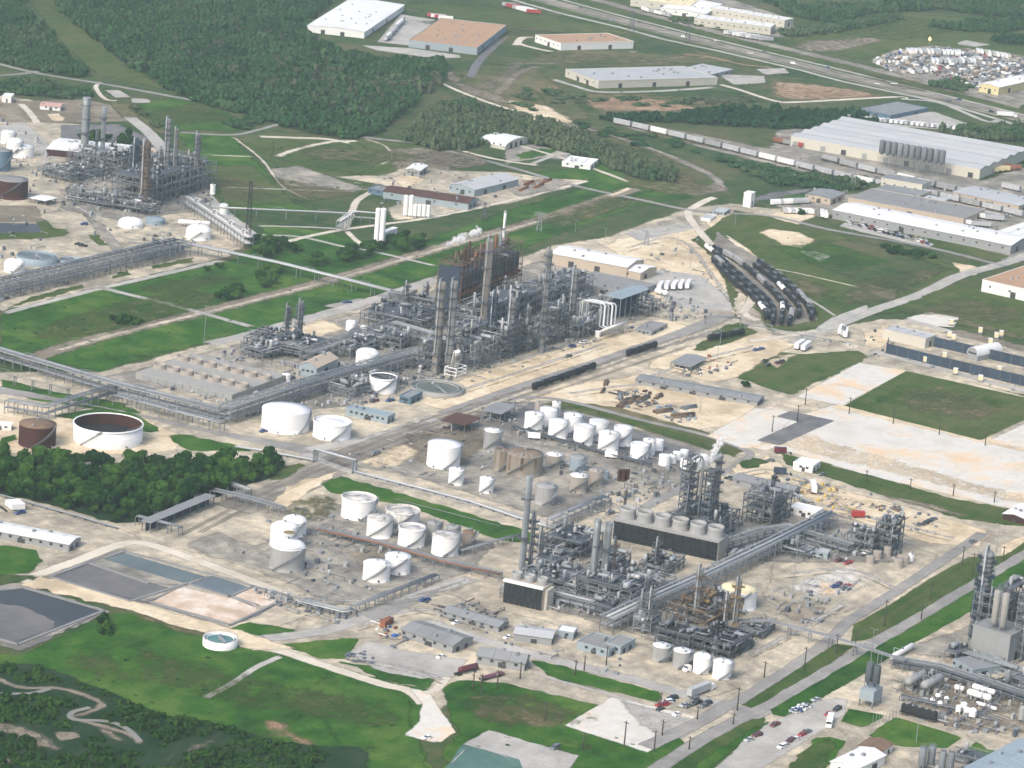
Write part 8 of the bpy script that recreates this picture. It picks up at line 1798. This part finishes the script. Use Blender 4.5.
# ================================================================== trees and scrub
WP = [(-25, 462), (0, 463), (60, 467), (100, 466), (112, 471), (172, 468), (188, 463), (240, 464), (280, 463), (284, 470), (262, 480), (225, 492), (195, 503), (140, 521), (115, 523), (60, 508), (0, 494), (-25, 488)]
for x, y in scatter(G2(WP), 5.9, .5)[:295]: tree((x, y), *(lambda k: (k * 5.2, k * 7.6 * rng.uniform(.85, 1.2)))(rng.choice([.6, .8, .95, 1.1, 1.35])), 'broadleaf tree among others in the dark wood below the open white tank', 'trees of the dark wood')
def clump(poly, d, r, h, where, group, nm='bush'):
    q = scatter(G2(poly), d, .5); q = q[np.argsort(q[:, 0])] if len(q) else q
    for i, (x, y) in enumerate(q[:20]): tree((x, y), rng.uniform(*r), rng.uniform(*h), f'dark {nm}, {nth(i)} of those {where}', group, 'bush' if nm == 'bush' else 'broadleaf_tree', .02 if nm == 'bush' else .15)
clump([(246, 244), (275, 238), (300, 237), (318, 243), (312, 251), (270, 259), (250, 257)], 8, (4.5, 6), (6, 8), 'left of the tallest white vessels', 'trees left of the white vessels', 'tree'); clump([(338, 258), (350, 248), (380, 246), (384, 252), (370, 260), (345, 264)], 8, (4, 5.5), (5, 7), 'just below the tallest white vessels', 'trees below the white vessels', 'tree'); clump([(386, 251), (395, 238), (420, 238), (428, 246), (410, 253)], 8, (4.5, 6), (6, 8), 'right of the tallest white vessels', 'trees right of the white vessels', 'tree')
clump([(310, 268), (318, 256), (326, 262), (320, 270)], 7, (4, 5), (5, 7), 'alone in the green field', 'tree alone in field', 'tree'); clump([(254, 286), (262, 272), (282, 272), (278, 286), (262, 292)], 7.5, (4.5, 6), (6, 8), 'by the long silver pipes', 'trees by the silver pipes', 'tree'); clump([(216, 300), (225, 290), (240, 290), (243, 299), (230, 303)], 6, (3.5, 5), (4, 6), 'in the middle of the upper green field', 'bushes in the upper field'); clump([(205, 271), (212, 265), (222, 270), (212, 273)], 7, (3, 4), (4, 5), 'at the field edge by the dense rack', 'bush at the field edge'); clump([(109, 321), (120, 318), (142, 322), (138, 327), (118, 325)], 4.6, (2.4, 3.4), (3, 4.5), 'in the left green field', 'bushes in the left field'); clump([(95, 632), (104, 622), (114, 630), (106, 636)], 5, (3.5, 4.4), (4.5, 5.5), 'beside the pond bank', 'bush at the pond bank')
clump([(880, 248), (940, 256), (935, 262), (890, 255)], 6, (3, 4), (3.5, 5), 'before the very long white building', 'trees before the long building'); clump([(806, 204), (812, 200), (814, 206)], 8, (4, 5), (5, 6), 'beside the tan shed', 'tree by the tan shed', 'tree'); clump([(795, 214), (802, 212), (803, 216)], 8, (3.5, 4), (4, 5), 'among the white trailers', 'bush among trailers'); clump([(740, 388), (748, 384), (748, 390)], 8, (3.5, 4), (4, 5), 'beside the very long grey shed', 'bush by long shed'); clump([(880, 474), (884, 474), (883, 478), (880, 478)], 5, (2, 2.5), (4, 5), 'on the pad edge', 'tree on the pad edge', 'tree'); clump([(78, 142), (90, 132), (110, 140), (102, 146)], 9, (4, 5), (5, 6), 'behind the upper left stacks', 'trees behind the stacks'); clump([(118, 145), (128, 134), (134, 142), (124, 148)], 8, (4.5, 5.5), (6, 8), 'right of the white roofed building', 'tree right of white roof', 'tree')
# scrub along the creek
SC = [(-30, 664), (30, 668), (100, 692), (160, 716), (200, 718), (260, 738), (330, 752), (310, 780), (-30, 800)]
creek_ = [G2([(-10, 680), (20, 690), (60, 690), (95, 702), (98, 710), (75, 716), (85, 724), (130, 736), (142, 746)]), G2([(-10, 728), (40, 732), (62, 748)]), G2([(52, 735), (80, 736)]), G2([(150, 762), (185, 747), (222, 740)]), G2([(90, 728), (118, 738), (125, 746)])]
q = scatter(G2(SC), 3.4, .6); keep = np.ones(len(q), bool)
for cl in creek_:
    for a, b2 in zip(cl[:-1], cl[1:]):
        d = b2 - a; t = np.clip(((q - a) @ d) / (d @ d), 0, 1); keep &= np.hypot(*(q - a - t[:, None] * d).T) > 6.5
keep &= rng.random(len(q)) < .92
woods('scrub', 'dark green scrub thicket along the creek', q[keep], 1.2, 3.6, .8, 3.2, 'scrub_leaf', 'scrub')
q = scatter(G2([(95, 640), (180, 650), (330, 690), (420, 740), (300, 740), (150, 710), (40, 665)]), 9, .9); woods('scrub', 'low weeds in the lower left lawn', q[rng.random(len(q)) < .25], .8, 1.8, .3, .7, 'scrub_leaf', 'scrub')
# far woods, each one mass
FW = [('left of the pipeline clearing', [(-40, -30), (16, -10), (40, 20), (52, 30), (62, 48), (92, 73), (70, 75), (40, 69), (0, 59), (-40, 50)], 9, 8),
 ('between the pipeline clearing and the white warehouse', [(45, -30), (55, 0), (75, 22), (95, 35), (106, 45), (125, 62), (150, 72), (178, 90), (200, 100), (240, 109), (300, 128), (350, 136), (375, 132), (405, 112), (424, 86), (446, 72), (440, 60), (400, 60), (345, 50), (316, 40), (304, 30), (312, 14), (330, 0), (335, -30)], 10, 9),
 ('along the curving road above the small white building', [(404, 137), (420, 120), (440, 106), (462, 99), (512, 113), (545, 121), (587, 136), (637, 156), (672, 171), (678, 179), (642, 177), (595, 159), (557, 147), (512, 135), (492, 141), (470, 146), (438, 148)], 8, 9),
 ('in a belt above the freight trains', [(600, 116), (640, 113), (680, 113), (720, 107), (768, 108), (855, 111), (885, 119), (862, 127), (768, 126), (720, 123), (675, 120), (615, 121)], 8, 7),
 ('among the tracks below the freight trains', [(700, 152), (768, 166), (830, 176), (880, 180), (882, 188), (840, 188), (775, 184), (735, 166)], 9, 5), ('behind the enormous warehouse', [(925, 129), (1040, 123), (1040, 140), (975, 137)], 9, 8), ('at the top right corner', [(740, -20), (768, 0), (830, 4), (920, -2), (1100, -14), (1100, 8), (1000, 14), (940, 6), (870, 10), (830, 20), (790, 12)], 9, 9), ('at the right edge by the far field', [(925, 24), (980, 18), (1050, 14), (1050, 24), (1000, 30), (955, 28)], 10, 7), ('in hedges across the far field', [(780, 30), (840, 22), (900, 14), (905, 17), (850, 28), (790, 36)], 10, 6), ('at the lower right of far field', [(990, 36), (1050, 34), (1050, 44), (1000, 42)], 10, 6),
 ('along the top left yard', [(-30, 78), (35, 80), (85, 90), (92, 94), (60, 97), (20, 93), (-30, 92)], 9, 6), ('in a hedge beside the upper left field', [(128, 104), (138, 106), (162, 124), (156, 127), (140, 118)], 7, 4), ('right of the upper left field', [(222, 122), (256, 112), (262, 122), (240, 130)], 9, 5), ('by the brown roofed warehouse', [(392, 56), (440, 58), (450, 66), (425, 74), (400, 66)], 11, 5), ('along the highway by the white offices', [(655, 18), (680, 22), (720, 28), (718, 25), (690, 17)], 9, 4), ('above the depot', [(1040, 96), (1020, 108), (1040, 112)], 10, 5), ('before the vehicle yard', [(925, 84), (955, 76), (975, 86), (960, 90)], 9, 5), ('beside the earthworks', [(512, 92), (545, 82), (580, 94), (640, 98), (620, 102), (560, 100), (540, 112), (520, 104)], 14, 3), ('on the far waste ground', [(640, 104), (690, 98), (760, 96), (760, 102), (700, 106)], 13, 3), ('in far scrub', [(560, 118), (620, 128), (680, 142), (700, 152), (640, 146), (590, 130)], 13, 3)]
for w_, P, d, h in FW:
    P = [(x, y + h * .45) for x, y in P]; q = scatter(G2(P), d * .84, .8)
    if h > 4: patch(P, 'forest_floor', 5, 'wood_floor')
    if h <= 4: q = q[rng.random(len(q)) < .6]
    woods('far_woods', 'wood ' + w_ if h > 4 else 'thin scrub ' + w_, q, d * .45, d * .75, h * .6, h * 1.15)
for P, k in [([(250, 62), (330, 66), (420, 84), (420, 100), (370, 122), (320, 108), (260, 90)], .18), ([(110, 32), (200, 40), (260, 62), (250, 80), (150, 60)], .22), ([(340, 122), (400, 112), (440, 90), (446, 78), (400, 84), (350, 104)], .2), ([(200, 20), (300, 40), (330, 62), (260, 50)], .15)]:
    q = scatter(G2(P), 9, .9); woods('far_woods', 'greyish half-bare trees among the far forest', q[rng.random(len(q)) < k], 3.5, 6.5, 7, 10.5, 'sparse_leaf')
# scattered weeds/tufts on lawns and fields give relief
for nm, P, d, k in [('tufts', [(0, 322), (215, 268), (330, 268), (515, 222), (540, 235), (440, 265), (256, 322), (110, 365), (0, 345)], 11, .35), ('tufts', [(720, 235), (830, 240), (950, 270), (900, 300), (830, 316), (780, 300)], 12, .35), ('tufts', [(560, 55), (700, 66), (780, 90), (768, 105), (640, 100), (520, 85)], 16, .4), ('tufts', [(240, 140), (400, 150), (440, 165), (300, 200)], 14, .4), ('tufts', [(860, 400), (910, 376), (1030, 404), (985, 434)], 9, .25), ('tufts', [(445, 700), (520, 690), (640, 725), (690, 750), (480, 770)], 9, .3)]:
    q = scatter(G2(P), d, .95); q = q[rng.random(len(q)) < k]
    if len(q): woods('weeds', 'low weeds scattered over the open grass', q, .9, 2.0, .25, .7, 'far_leaf', 'weeds')
# ------------------------------------------------------------------ haze: one closed box of thin even air round everything
hz = MB().box(-5100, -4600, -1.0, 5600, 5100, 470)
hm_ = bpy.data.materials.new('haze_air'); hm_.use_nodes = True; hnt = hm_.node_tree
for n in list(hnt.nodes): hnt.nodes.remove(n)
ho = hnt.nodes.new('ShaderNodeOutputMaterial'); pv = hnt.nodes.new('ShaderNodeVolumePrincipled')
pv.inputs['Color'].default_value = (.72, .87, .92, 1); pv.inputs['Density'].default_value = 0.00007; pv.inputs['Anisotropy'].default_value = 0.2
hnt.links.new(pv.outputs[0], ho.inputs['Volume'])
hme = hz.mesh('haze'); hme.materials.append(hm_)
ho_ = put('haze', hme); ho_['kind'] = 'stuff'
